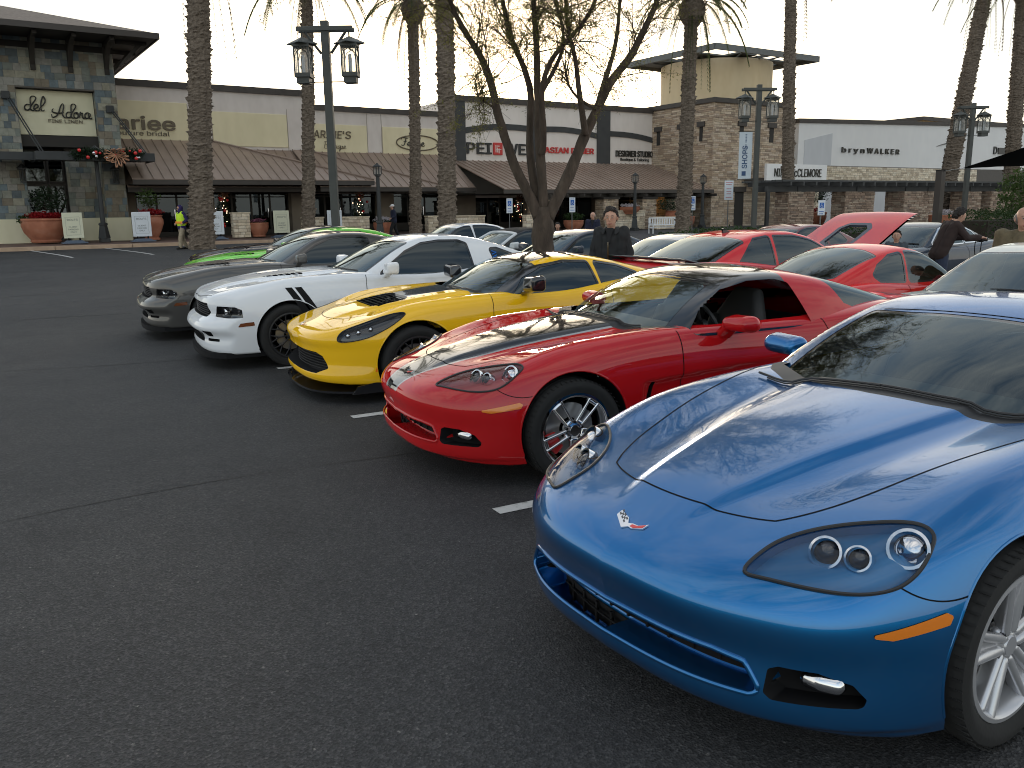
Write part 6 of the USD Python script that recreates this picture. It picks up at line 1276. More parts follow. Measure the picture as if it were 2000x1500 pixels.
for u, hw in ((25.8, .55), (31.0, .6), (34.2, .6), (37.0, .55)):
    S.face((u - hw, -6.17), *FRONT_, 2 * hw, .15, 2.18, (.07, .13), (.18, .42)); S.face((u - hw + .03, -5.33), *LEFT, .84, .15, 2.18, (.07, .13), (.18, .42))
S.done()
# ---- stone tower with a drum and a flat steel roof
B4 = FT('stone_tower', 'square ledgestone tower carrying a tan drum under a flat grey steel roof', 'building', 44, -3, 0)
b = B4.add; TL, TR, TF, TT = 40.0, 47.7, -6.0, 8.45
b('tower_wall', box(TL + .04, TR - .04, TF + .04, 3, 0, TT), M['mortar'])
slits = ((TF, 0),)
S = Stones(B4, 'ledge', 31, 300)
fslit = [(2.55, 2.95, 6.0, 7.0), (5.6, 6.05, 6.0, 7.0), (2.3, 3.2, 0, 2.9)]
lslit = [(1.0, 1.35, 6.0, 6.95), (3.3, 3.65, 6.0, 6.95), (5.2, 5.5, 6.0, 6.95)]
S.face((TL, TF + .04), *FRONT_, TR - TL, .1, TT, (.10, .17), (.30, .75), fslit); S.face((TL + .04, .5), *LEFT, -TF + .5, .1, TT, (.10, .17), (.30, .75), lslit)
S.face((TR - .04, TF), (0, 1), (1, 0), 6, 4, TT, (.12, .2), (.4, .8))
S.done()
b('parapet', cat_([box(TL - .12, TR + .12, TF - .12, TF + .35, TT, TT + .30), box(TL - .12, TL + .35, TF + .35, 3, TT, TT + .30), box(TR - .35, TR + .12, TF + .35, 3, TT, TT + .30)]), M['cornice'])
for h0, h1, z0, z1 in fslit[:2]: b('slit_window', box(TL + h0, TL + h1, TF - .0, TF + .05, z0, z1), M['soffit']); b('slit_lintel', rbox(TL + h0 - .22, TL + h1 + .22, TF - .10, TF + .05, z1, z1 + .34, .02), M['cornice'])
for h0, h1, z0, z1 in lslit: b('slit_window', box(TL - .0, TL + .05, .5 - h1, .5 - h0, z0, z1), M['soffit']); b('slit_lintel', rbox(TL - .10, TL + .05, .5 - h1 - .2, .5 - h0 + .2, z1, z1 + .34, .02), M['cornice'])
b('doorway', box(TL + 2.3, TL + 3.2, TF + .0, TF + .06, .1, 2.6), M['soffit']); b('doorway_lintel', rbox(TL + 2.15, TL + 3.35, TF - .1, TF + .04, 2.6, 2.95, .02), M['cornice'])
b('drum', lathe([(.01, TT - .1), (3.95, TT - .1), (3.95, 11.55), (.01, 11.55)], 72).apply_translation([44.4, -1.9, 0]), M['stucco_tan'], smooth=40)
RU0, RU1, RV0, RV1, RZ = 38.9, 49.3, -7.0, 1.6, 11.75
plate = Polygon([(RU0, RV0), (RU1, RV0), (RU1, RV1), (RU0, RV1)])
for cu, cv, w, h in ((41.2, -5.2, 1.1, .7), (46.3, -5.5, 1.9, .55), (40.2, -2.2, .55, 1.2), (44.0, -6.1, .8, .28), (48.3, -2.5, .35, 1.2), (44.4, 0.4, 1.4, .5)): plate = plate.difference(Polygon([(cu - w, cv - h), (cu + w, cv - h), (cu + w, cv + h), (cu - w, cv + h)]).buffer(.12))
b('tower_roof', prism(plate, RZ, RZ + .10), M['steel_grey'])
edge = [box(RU0, RU1, RV0 - .04, RV0 + .12, RZ - .22, RZ + .16), box(RU0 - .04, RU0 + .12, RV0 + .12, RV1, RZ - .22, RZ + .16), box(RU1 - .12, RU1 + .04, RV0 + .12, RV1, RZ - .22, RZ + .16), box(RU0, RU1, RV1 - .06, RV1 + .1, RZ - .22, RZ + .16)]
b('roof_edge', cat_(edge), M['steel_grey'])
for a in range(8):
    t = a * math.pi / 4 + .35; r1 = 6.2 if a % 2 else 4.9
    b('roof_strut', cyl((44.4 + 3.0 * math.cos(t), -1.9 + 3.0 * math.sin(t), 11.5), (44.4 + min(r1, 4.8) * math.cos(t), -1.9 + min(r1, 4.6) * math.sin(t), RZ - .02), .07, .05, 8), M['steel_grey'])
b('roof_beam', cat_([box(RU0 + .1, RU1 - .1, -1.98, -1.82, RZ - .16, RZ - .01), box(44.32, 44.48, RV0 + .1, RV1 - .1, RZ - .19, RZ - .01)]), M['steel_grey'])
# ---- white building on the right with its stone base
B5 = FT('white_shop_building', 'long white shop building on a pale stone base with a dark coping', 'building', 60, -5, 0)
b = B5.add; RF = -5.5
tz_ = lambda u: 7.55 + (u - 49.4) * .028
b('wall', xz_prism([(49.4, 4.55), (92, 4.55), (92, tz_(92)), (49.4, tz_(49.4))], RF, 4), M['stucco_white'])
b('coping', xz_prism([(49.3, tz_(49.3)), (92, tz_(92)), (92, tz_(92) + .30), (49.3, tz_(49.3) + .30)], RF - .1, 4.1), M['cornice'])
b('base_wall', box(48.0, 92, RF - .10, 3.9, 0, 4.55), M['mortar'])
S = Stones(B5, 'cream', 41, 200); S.face((48.0, RF - .10), *FRONT_, 26, 3.2, 4.50, (.12, .20), (.25, .6)); S.face((48.0, RF - .10), *FRONT_, 6, .2, 3.2, (.12, .20), (.25, .6)); S.done()
b('wall_panel', xz_prism([(50.1, 4.6), (53.3, 4.6), (53.3, 6.95), (50.1, 6.35)], RF - .03, RF), M['stucco_grey'])  # thin slab whose greyer stucco stands in for a shaded patch of wall
letters(B5, 'b r y n', .38, 54.5, RF - .01, 5.58, M['sign_metal'], None, 2.85, True, .10); letters(B5, 'W A L K E R', .38, 57.7, RF - .01, 5.58, M['sign_metal'], None, 4.3, True, .10)
letters(B5, 'viva', .62, 68.6, RF - .01, 5.75, M['sign_metal'], None, 2.6, False, .08, shear=.1)
for s_, z0 in ((1, 6.35), (-1, 5.6)): b('sign_swoosh', tube(np.stack([np.linspace(67.4, 69.6, 12) + (1.5 if s_ < 0 else 0), np.full(12, RF - .05), z0 + s_ * .32 * np.sin(np.linspace(0, 1.6, 12)) - (.0 if s_ > 0 else 0)], 1), np.linspace(.02, .06, 12), 6), M['sign_metal'], smooth=50)
letters(B5, 'D', .62, 76.6, RF - .01, 5.95, M['sign_black'], None, .62, True, .08); b('sign_strip', box(77.4, 80.2, RF - .09, RF - .01, 5.95, 6.5), M['sign_black'])
for q_ in [box(52, 54, RF - .16, RF - .10, .2, 3.2), box(58, 60.5, RF - .16, RF - .10, .2, 3.2), box(65, 67, RF - .16, RF - .10, .2, 3.2)]: b('shop_wall', q_, M['stucco_grey'])
for u0, u1, n in ((54, 58, 4), (60.5, 65, 4), (67, 74, 6)): storefront(B5, u0, u1, RF - .13, .25, 3.0, n, (1,))
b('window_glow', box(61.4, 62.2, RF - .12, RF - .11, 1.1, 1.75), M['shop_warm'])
B6 = FT('sign_pavilion', 'low flat roofed entrance box with a white sign board reading a shop name', 'building', 46, -7, 0)
b = B6.add
b('sign_board', box(43.0, 49.4, -8.1, -7.9, 3.15, 4.42), M['stucco_white']); b('flat_roof', box(43.1, 49.3, -7.9, -6.1, 3.2, 3.5), M['cornice']); b('post', box(43.2, 43.5, -8.05, -7.9, .2, 3.15), M['steel_dark']); b('post', box(48.9, 49.2, -8.05, -7.9, .2, 3.15), M['steel_dark'])
letters(B6, 'NINA McCLEMORE', .54, 43.75, -8.1, 3.58, M['sign_metal'], None, 5.0, False, .06)
B7 = FT('orange_building', 'orange stucco building just showing behind the white shops', 'building', 92, 6, 0)
B7.add('wall', box(84, 110, 6, 14, 0, 10.2), M['stucco_orange']); B7.add('coping', box(83.8, 110.2, 5.8, 14.2, 10.2, 10.6), M['cornice'])
for k in range(6): B7.add('window', box(86 + k * 4, 87.6 + k * 4, 5.93, 6.0, 6.2, 8.0), M['glass_dark'])
# ---- timber pergola on stone piers
PG = FT('pergola', 'long dark timber pergola on stone piers in front of the white shops', 'pergola', 46, -16, 0)
b = PG.add; Pv = -16.0
piers = ((34.9, 37.1), (39.9, 42.7), (45.2, 47.2), (47.6, 49.7), (52.5, 54.6), (55.2, 58.4), (60.6, 62.6))
for k, (u0, u1) in enumerate(piers):
    dv = -.35 if k in (2, 5) else 0
    b('pier_core', box(u0 + .03, u1 - .03, Pv - .5 + dv + .03, Pv + .45, -.1, 2.38), M['mortar'])
S = Stones(PG, 'brown', 51, 300)
for k, (u0, u1) in enumerate(piers):
    dv = -.35 if k in (2, 5) else 0
    S.face((u0, Pv - .5 + dv + .03), *FRONT_, u1 - u0, .0, 2.38, (.08, .16), (.22, .62), proud=(.02, .07)); S.face((u0 + .03, Pv + .45), *LEFT, .95 - dv, .0, 2.38, (.08, .16), (.22, .5), proud=(.02, .07))
S.done()
for v in (Pv - .35, Pv + .30): b('beam', box(33.2, 64, v - .09, v + .09, 2.38, 2.68), M['charcoal'])
for u in np.arange(33.8, 64, 1.05): b('joist', box(u - .06, u + .06, Pv - 1.5, Pv + 1.4, 2.68, 2.88), M['charcoal'])
for k, v in enumerate(np.arange(Pv - 1.4, Pv + 1.4, .34)): b('batten', box(33.2 - .15 * (k % 2), 64, v - .04, v + .04, 2.88, 2.98), M['charcoal'])
for u0, u1 in piers: b('beam_block', box((u0 + u1) / 2 - .35, (u0 + u1) / 2 + .35, Pv - .5, Pv - .44, 2.36, 2.72), M['charcoal'])
# ------------------------------------------------------------------ the parked cars
PAINT_DARKRED = paint('paint_dark_red', (.09, .008, .012), .3, .35)
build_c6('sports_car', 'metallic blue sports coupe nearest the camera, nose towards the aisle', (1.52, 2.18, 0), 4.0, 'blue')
build_c6('sports_car', 'red sports coupe with glossy black roof and black bonnet stripe', (1.94, 5.22, 0), -5.2, 'red', roof_m=M['gloss_black'], wheel_kind='split', open_window=True, stripe=True)
build_c7('yellow sports coupe with black bonnet vent and black mirror', (1.98, 7.95, 0), -4.0)
def recolour(src, label, loc, rz, old, new):
    """A copy of a car under the next number, with its own paint."""
    base = src.GetName(); base = base[:-4] if base[-3:].isdigit() else base
    t = thing(base, label, src.GetCustomDataByKey('category'), loc, rz, src.GetCustomDataByKey('group')); t.GetReferences().AddInternalReference(src.GetPath())
    for p in list(Usd.PrimRange(t)):
        if p.IsA(UsdGeom.Mesh):
            b, _ = UsdShade.MaterialBindingAPI(p).ComputeBoundMaterial()
            if b and b.GetPath() == old.GetPath(): UsdShade.MaterialBindingAPI.Apply(p).Bind(new)
    return t
zc = lambda X, Y: float(gz(X + 2, Y))
mg = build_mus('charcoal grey muscle car between the white and the bright green cars', (1.12, 12.95, 0), -2.5, 'grey', detail=.9)
mw = recolour(mg.t, 'white muscle car with two slanted black stripes on its front wing', (1.42, 10.25, 0), -3, PAINT['grey'], PAINT['white'])
full = SHELLS[(id(MUS), .9)][0]; greens = SHELLS[(id(MUS), .9)][1]
for sd in (-1, 1):
    for k in range(2):
        x0 = .93 + k * .105; a, _ = cut(full, Polygon([(x0, .87), (x0 + .075, .87), (x0 + .15, .76), (x0 + .25, .60), (x0 + .165, .60), (x0 + .07, .76)]), X_, Zv, lambda ce, n: (ce[:, 1] * sd > 0) & (np.abs(n[:, 1]) > .15)); part('wing_stripe', push(a, .0015), M['matt_black'], mw)
window_sticker(mw)
recolour(mg.t, 'bright green muscle car with black louvred bonnet vents', (2.05, 15.65, 0), -2, PAINT['grey'], PAINT['green'])
mb = recolour(mg.t, 'dark muscle car with black bonnet at the far end of the front row', (2.55, 18.35, 0), -2, PAINT['grey'], PAINT['black'])
build_plain(SAL, 'car', 'white four-door saloon behind the green and white muscle cars', (7.1, 20.4, zc(7, 20.4)), 0, 'white', .6, glass_side=M['glass_dark'])
build_plain(COU, 'convertible', 'white convertible with its black fabric roof up', (6.8, 16.9, zc(7, 16.9)), 0, 'white', .6, soft_top=True)
cb = build_plain(COU, 'car', 'black coupe behind the tree trunk in the second row', (6.7, 14.3, zc(7, 14.3)), 0, 'navy', .6, glass_side=M['glass_dark'])
recolour(cb.t, 'low silver car half hidden by the man in the black jacket', (7.0, 11.55, zc(7, 11.5) - .05), 0, PAINT['navy'], PAINT['silver'])
build_challenger('red muscle car with black boot spoiler and its bonnet raised', (11.75, 8.95, zc(9, 9)), 180)
build_rear_engine('old red rear engined coupe seen from behind its sloping rear window', (11.0, 6.95, zc(9, 7)), 181)
cc_ = build_plain(COU, 'car', 'cream white coupe with bright window trim at the right edge', (6.2, 4.75, zc(7, 4.4)), 2, 'cream', .6, chrome_trim=True, glass_side=M['glass_dark'])
recolour(cc_.t, 'dark blue grey coupe in the third row on the right', (13.9, 11.75, zc(13, 11.7)), 3, PAINT['cream'], PAINT['navy'])
recolour(cb.t, 'small dark red coupe just showing behind the raised bonnet', (11.6, 13.4, zc(12, 13.4)), 0, PAINT['navy'], PAINT_DARKRED)
# ------------------------------------------------------------------ planting
def leafmat(name, c1, c2, tr=.35, rough=.5):
    return mat(name, {'oi': ('geometry', {}), 'r': ('rgb_ramp', {'ramp': [(0, c1), (1, c2)]}), 'p': ('principled_bsdf', {'roughness': rough, 'specular_ior_level': .3}), 't': ('translucent_bsdf', {}), 'm': ('mix_closure', {'fac': tr})},
               [('oi.random_per_island', 'r.fac'), ('r.color', 'p.base_color'), ('r.color', 't.color'), ('p.BSDF', 'm.closure1'), ('t.BSDF', 'm.closure2')], surface='m.closure')
M['leaf_mesquite'] = leafmat('leaf_olive', (.16, .155, .045), (.30, .25, .08), .55)
M['leaf_palm'] = leafmat('leaf_palm', (.075, .095, .035), (.17, .18, .08), .5)
M['leaf_dry'] = leafmat('leaf_dry_palm', (.15, .11, .06), (.24, .18, .10), .25)
M['leaf_hedge'] = leafmat('leaf_hedge', (.03, .06, .015), (.075, .11, .03), .3)
M['leaf_dark'] = leafmat('leaf_dark', (.015, .03, .012), (.04, .06, .02), .2)
M['leaf_light'] = leafmat('leaf_light', (.07, .11, .03), (.16, .19, .06), .4)
M['petal_red'] = leafmat('petal_red', (.30, .008, .012), (.48, .015, .02), .25)
M['petal_white'] = leafmat('petal_white', (.55, .5, .52), (.75, .72, .7), .3)
M['petal_pink'] = leafmat('petal_pink', (.35, .12, .18), (.55, .25, .3), .3)
M['bark'] = noisy('bark_rough', [(.25, (.030, .022, .016)), (.55, (.075, .055, .040)), (.8, (.13, .10, .075))], 7, .9, 1.0, 26, dist=.03, stretch=(1, 1, .3), coord='g.position')
M['palm_bark'] = noisy('palm_bark', [(.2, (.07, .055, .042)), (.5, (.16, .125, .095)), (.8, (.26, .21, .165))], 9, .95, .8, 30, dist=.03, coord='g.position')
M['terracotta'] = noisy('terracotta', [(.25, (.26, .095, .055)), (.5, (.36, .135, .075)), (.8, (.42, .20, .13))], 2.5, .75, .2, 30, coord='g.position')
M['soil'] = noisy('soil', [(0, (.02, .015, .01)), (1, (.05, .04, .03))], 12, .95, .5)
def leaves(pts, size, seed, asp=.5, fold=0.0, updown=None):
    """Small pointed leaves at the points, turned at random."""
    r = np.random.default_rng(seed); n = len(pts); a = r.normal(size=(n, 3)); a /= np.linalg.norm(a, axis=1, keepdims=True)
    if updown is not None: a = a * [1, 1, .5] + [0, 0, updown]; a /= np.linalg.norm(a, axis=1, keepdims=True)
    b = np.cross(a, r.normal(size=(n, 3))); b /= np.linalg.norm(b, axis=1, keepdims=True); s = size * (.6 + .8 * r.random(n))[:, None]
    P = np.asarray(pts); v = np.stack([P, P + a * s * .5 + b * s * asp * .5, P + a * s, P + a * s * .5 - b * s * asp * .5], 1).reshape(-1, 3); i = np.arange(n)[:, None] * 4
    return trimesh.Trimesh(v, np.vstack([i + [0, 1, 2], i + [0, 2, 3]]), process=False)
def cloud(c, r, n, seed, shellness=.5):
    g = np.random.default_rng(seed); d = g.normal(size=(n, 3)); d /= np.linalg.norm(d, axis=1, keepdims=True); q = g.random(n) ** (1 / 3) if shellness < .3 else .55 + .45 * g.random(n)
    lump = 1 + .28 * (meshkit.noise(d * 2.2 + seed) - .5) * 2
    return np.array(c) + d * (q * lump)[:, None] * np.array(r)
# ---- palms
def frond(L, droop, rise, seed, leaf=.42, n=54):
    r = np.random.default_rng(seed); t = np.linspace(0, 1, 14)
    x = L * (t - .18 * droop * t ** 3); z = L * (rise * t - droop * t ** 2.1)
    rach = np.stack([x, .06 * L * np.sin(t * 2 + seed) * t, z], 1); ms = [tube(rach, np.linspace(.022, .005, 14), 4)]
    V, Fc = [], []; tt = np.linspace(.14, 1.0, n); P = np.stack([np.interp(tt, t, rach[:, k]) for k in range(3)], 1); T = np.gradient(P, axis=0); T /= np.linalg.norm(T, axis=1, keepdims=True)
    k = 0
    for i in range(n):
        for s in (-1, 1):
            side = np.array([0, s, 0.0]); ll = leaf * (1 - .55 * abs(tt[i] - .45) / .55) * r.uniform(.8, 1.15)
            d = T[i] * .75 + side * .75 + np.array([0, 0, .28 - .55 * tt[i] - .3 * r.random()]); d /= np.linalg.norm(d); w = np.cross(d, [0, 0, 1]); w = w / (np.linalg.norm(w) + 1e-9) * .019
            V += [P[i] - w, P[i] + w, P[i] + d * ll * .6 + w * .8 + [0, 0, -.01], P[i] + d * ll + [0, 0, -.06 * ll]]; Fc += [(k, k + 1, k + 2), (k, k + 2, k + 3)]; k += 4
    ms.append(trimesh.Trimesh(V, Fc, process=False)); return cat_(ms)
def palm(label, base, top, r0, r1, nf, seed, bulb=(.5, 1.0), skirt=0, L=3.2, crown=True, group=None):
    base, top = np.array(base, float), np.array(top, float); t = thing('palm_tree', label, 'palm tree', base, 0, group)
    H = np.linalg.norm(top - base); ax = (top - base) / H; rows, cols = int(H / .055), 30
    a = np.cross(ax, [0, 1, 0]); a /= np.linalg.norm(a); bb = np.cross(ax, a)
    s = np.linspace(0, H, rows); ang = np.arange(cols) * 2 * np.pi / cols; rr = np.interp(s / H, [0, .05, .2, 1], [r0 * 1.12, r0, r0 * .94, r1])
    g = np.random.default_rng(seed); S, A = np.meshgrid(s, ang, indexing='ij')
    u = A / (2 * np.pi) * 9; w = S / .21; ph = (w + .5 * (np.floor(u) % 2)) % 1.0; edge = np.abs((u % 1) - .5) * 2
    hsh = np.sin(np.floor(u) * 12.9898 + np.floor(w + .5 * (np.floor(u) % 2)) * 78.233) * 43758.5453; hsh = .35 + 1.3 * (hsh - np.floor(hsh))
    bump = hsh * (ph ** .7) * (1 - edge ** 3) * .17 * (1 + .5 * g.normal(size=S.shape).clip(-1, 1)) + .02 * g.normal(size=S.shape)
    bend = .012 * np.sin(S / H * 3.0 + seed)[..., None] * H * .25 * a
    R = rr[:, None] * (1 + bump * 1.35 - .03); V = ax * S[..., None] + R[..., None] * (np.cos(A)[..., None] * a + np.sin(A)[..., None] * bb) + bend
    i, j = np.meshgrid(np.arange(rows - 1), np.arange(cols), indexing='ij'); q = np.stack([i * cols + j, i * cols + (j + 1) % cols, (i + 1) * cols + (j + 1) % cols, (i + 1) * cols + j], -1).reshape(-1, 4)
    obj('trunk', (V.reshape(-1, 3), q), M['palm_bark'], t)
    tp = top - base + bend[-1, 0]
    if not crown: return t
    pr = [(r1 * .9, -bulb[1]), (bulb[0] * .75, -bulb[1] * .75), (bulb[0], -bulb[1] * .35), (bulb[0] * .85, 0), (bulb[0] * .3, .25), (.01, .3)]
    m = lathe(smooth_line(pr, 5), 26); vv = np.array(m.vertices); nz = meshkit.noise(vv * 9 + seed); vv[:, :2] *= (1 + .22 * (nz - .4))[:, None]; m.vertices = vv + tp; obj('crown_base', m, M['palm_bark'] , t)
    stubs = []
    for k in range(46):
        an = g.uniform(0, 6.28); hh = g.uniform(-bulb[1] * .95, 0); rad = float(np.interp(hh, [-bulb[1], -bulb[1] * .35, 0], [r1, bulb[0], bulb[0] * .9])); d = np.array([math.cos(an), math.sin(an), .9]); p = tp + [rad * .9 * math.cos(an), rad * .9 * math.sin(an), hh]
        stubs.append(cyl(p, p + d * g.uniform(.12, .3), .035, .018, 5))
    obj('frond_stubs', cat_(stubs), M['palm_bark'], t, kind='stuff')
    for k in range(nf):
        an = k * 2.39996 + g.uniform(-.2, .2); q = (k + .5) / nf; rise = 1.15 - 1.05 * q + g.uniform(-.1, .1); droop = .35 + .6 * q
        m = frond(L * g.uniform(.85, 1.1), droop, rise, seed * 100 + k); c, sn = math.cos(an), math.sin(an); vv = np.array(m.vertices); vv[:, 0] += bulb[0] * .4
        m.vertices = np.stack([vv[:, 0] * c - vv[:, 1] * sn, vv[:, 0] * sn + vv[:, 1] * c, vv[:, 2]], 1) + tp + [0, 0, .05]
        obj('frond', m, M['leaf_palm'], t)
    for k in range(skirt):
        an = g.uniform(0, 6.28); m = frond(L * .55, 1.7, -.6, seed * 200 + k, .3, 30); c, sn = math.cos(an), math.sin(an); vv = np.array(m.vertices) * [.6, 1, 1]; vv[:, 0] += bulb[0] * .5
        m.vertices = np.stack([vv[:, 0] * c - vv[:, 1] * sn, vv[:, 0] * sn + vv[:, 1] * c, vv[:, 2]], 1) + tp + [0, 0, -.3]; obj('dry_frond' if seed != 5 else 'hanging_frond', m, M['leaf_dry'] if seed != 5 else M['leaf_palm'], t)
    return t
PALMS = [
    ('thick rough palm trunk at the kerb left of the green car', (5.74, 35.99, 0.18), (6.37, 35.64, 10.67), 0.44, 0.360, 30, 1, (0.62, 1.18), 6, 3.4),
    ('slender palm behind the tall double lamp post', (11.63, 41.54, 0.20), (12.11, 41.27, 11.39), 0.30, 0.235, 34, 2, (0.50, 0.95), 6, 3.0),
    ('slender palm with a shaggy leaf skirt left of the thick middle palm', (17.74, 42.74, 0.20), (17.97, 42.61, 11.46), 0.30, 0.240, 34, 3, (0.58, 1.10), 14, 3.0),
    ('thick palm trunk just left of the bare branching tree', (15.01, 32.83, 0.15), (15.22, 32.71, 11.17), 0.36, 0.310, 30, 4, (0.60, 1.14), 6, 3.2),
    ('palm with a low green crown in front of the stone tower', (28.95, 34.30, 0.20), (29.14, 34.19, 10.85), 0.36, 0.280, 40, 5, (0.62, 1.18), 14, 3.0),
    ('tall palm trunk at the right corner of the stone tower', (38.25, 36.03, 0.20), (37.87, 36.24, 14.08), 0.34, 0.270, 28, 6, (0.60, 1.14), 6, 3.2),
    ('leaning palm over the white shop building', (55.26, 38.09, 0.20), (56.68, 37.31, 14.99), 0.55, 0.400, 34, 7, (0.80, 1.52), 14, 3.6),
    ('palm at the right edge beside the shade sail', (59.46, 35.78, 0.20), (58.95, 36.06, 14.58), 0.48, 0.380, 30, 8, (0.75, 1.42), 6, 3.6),
]
LIMBS = [
    ([(7.16, 12.04, 1.53), (6.97, 12.11, 1.98), (6.78, 12.17, 2.40), (6.63, 12.20, 2.84), (6.51, 12.21, 3.21), (6.42, 12.20, 3.57), (6.25, 12.23, 3.98), (6.03, 12.29, 4.33), (5.84, 12.33, 4.70), (5.69, 12.35, 5.11), (5.54, 12.36, 5.66)], 0.120, 0.022),
    ([(7.24, 12.11, 1.64), (7.17, 12.24, 2.23), (7.18, 12.34, 2.87), (7.25, 12.42, 3.49), (7.21, 12.57, 3.94), (7.13, 12.75, 4.32), (7.07, 12.93, 4.86), (7.00, 13.12, 5.59), (6.96, 13.29, 6.32)], 0.100, 0.020),
    ([(7.23, 12.00, 1.66), (7.22, 12.04, 2.22), (7.20, 12.09, 2.86), (7.21, 12.13, 3.53), (7.22, 12.18, 4.35), (7.22, 12.24, 4.88), (7.27, 12.26, 5.56), (7.37, 12.27, 6.31)], 0.110, 0.020),
    ([(7.16, 11.93, 2.53), (7.11, 11.80, 2.99), (7.02, 11.66, 3.49), (7.03, 11.44, 3.83), (7.10, 11.16, 4.05), (7.20, 10.87, 4.26), (7.23, 10.59, 4.49), (7.22, 10.33, 4.95), (7.26, 10.04, 5.40)], 0.070, 0.018),
    ([(7.29, 11.97, 1.53), (7.48, 11.92, 1.90), (7.69, 11.88, 2.30), (7.90, 11.85, 2.77), (8.16, 11.79, 3.30), (8.42, 11.74, 3.74), (8.66, 11.71, 4.00), (8.90, 11.68, 4.39), (9.13, 11.66, 4.81), (9.35, 11.64, 5.35), (9.68, 11.57, 6.06)], 0.140, 0.022),
    ([(7.88, 11.76, 2.84), (7.76, 11.69, 3.20), (7.62, 11.60, 3.68), (7.50, 11.47, 3.89), (7.32, 11.36, 4.21), (7.17, 11.23, 4.60), (6.97, 11.12, 5.18)], 0.070, 0.015),
    ([(8.11, 11.75, 3.27), (8.34, 11.86, 3.74), (8.59, 12.03, 4.11), (8.84, 12.24, 4.60), (9.06, 12.49, 5.11), (9.36, 12.71, 5.92), (9.64, 12.96, 6.76)], 0.060, 0.015),
    ([(7.25, 12.10, 3.45), (7.55, 12.21, 3.83), (7.85, 12.38, 4.27), (8.00, 12.68, 4.73), (8.08, 13.05, 5.29), (8.24, 13.39, 6.20)], 0.050, 0.012),
    ([(8.03, 11.67, 3.23), (7.91, 11.86, 3.34), (7.83, 12.07, 3.53), (7.81, 12.25, 4.01)], 0.040, 0.015),
    ([(6.54, 12.27, 3.22), (6.28, 12.11, 3.29), (5.99, 11.88, 3.37)], 0.030, 0.012),
]
TRUNK = [(7.24, 12.00, 0.41), (7.24, 12.00, 0.83), (7.22, 12.01, 1.16), (7.22, 12.01, 1.43), (7.22, 12.01, 1.70)]
RAISE = {1: 1.6, 2: .9, 3: .55, 4: 1.6, 5: .55, 6: 1.0, 7: 1.5, 8: 1.4}
for lab, bs, tp, r0, r1, nf, sd, bl, sk, L in PALMS:
    d_ = (np.array(tp) - bs) / (tp[2] - bs[2]); tp = tuple(np.array(tp) + d_ * RAISE[sd])
    palm(lab, bs, tp, r0, r1, nf, sd, bl, sk, L, group=None)
# ---- the bare branching tree between the two rows of cars
tb = np.array(TRUNK[0]); tb[2] = float(gz(tb[0], tb[1])) - .05
TR = thing('mesquite_tree', 'dark barked tree with forking bare limbs between the yellow and black cars', 'tree', tb)
def rough_tube(pts, radii, n, seed, amp=.12):
    q = smooth_line(np.array(pts), 6) if len(pts) > 2 else dense(pts, .1); rad = np.interp(np.linspace(0, 1, len(q)), np.linspace(0, 1, len(radii)), radii)
    m = tube(q, rad, n); v = np.array(m.vertices); k = len(q) * n; c = np.repeat(q, n, 0); d = v[:k] - c; nz = meshkit.noise(v[:k] * [14, 14, 5] + seed) - .5; v[:k] = c + d * (1 + amp * 2 * nz)[:, None]; m.vertices = v; return m, q, rad
tk = [tuple(tb)] + TRUNK[1:]; m, q, r_ = rough_tube(np.array(tk), [.25, .18, .165, .165, .185, .12], 22, 1, .14); m.vertices = np.array(m.vertices) - tb; obj('trunk', m, M['bark'], TR, smooth=True)
tg = np.random.default_rng(7); twig, leafp = [], []
ext = []
for pts, ra, rb_ in LIMBS:                                           # the crown goes on above the picture
    if len(pts) < 7: continue
    p, q = np.array(pts[-2]), np.array(pts[-1]); d = (q - p) / np.linalg.norm(q - p)
    for k in range(3):
        out = q[:2] - tb[:2]; e = d * .7 + np.array([*(out * .12), .25]) + tg.normal(size=3) * .45; e /= np.linalg.norm(e); l = tg.uniform(1.3, 2.4); c1 = q + e * l * .35 + tg.normal(size=3) * .1; c2 = q + e * l * .7 + tg.normal(size=3) * .15; c3 = q + e * l + np.array([*(out * .15), .0])
        ext.append(([tuple(q), tuple(c1), tuple(c2), tuple(c3)], rb_ * .85, .008)); m_ = (c1 + c2) / 2; e2 = e + tg.normal(size=3) * .7; e2 /= np.linalg.norm(e2)
        ext.append(([tuple(c1), tuple(c1 + e2 * .6 + tg.normal(size=3) * .08), tuple(c1 + e2 * 1.25)], rb_ * .5, .006))
LIMBS = LIMBS + ext
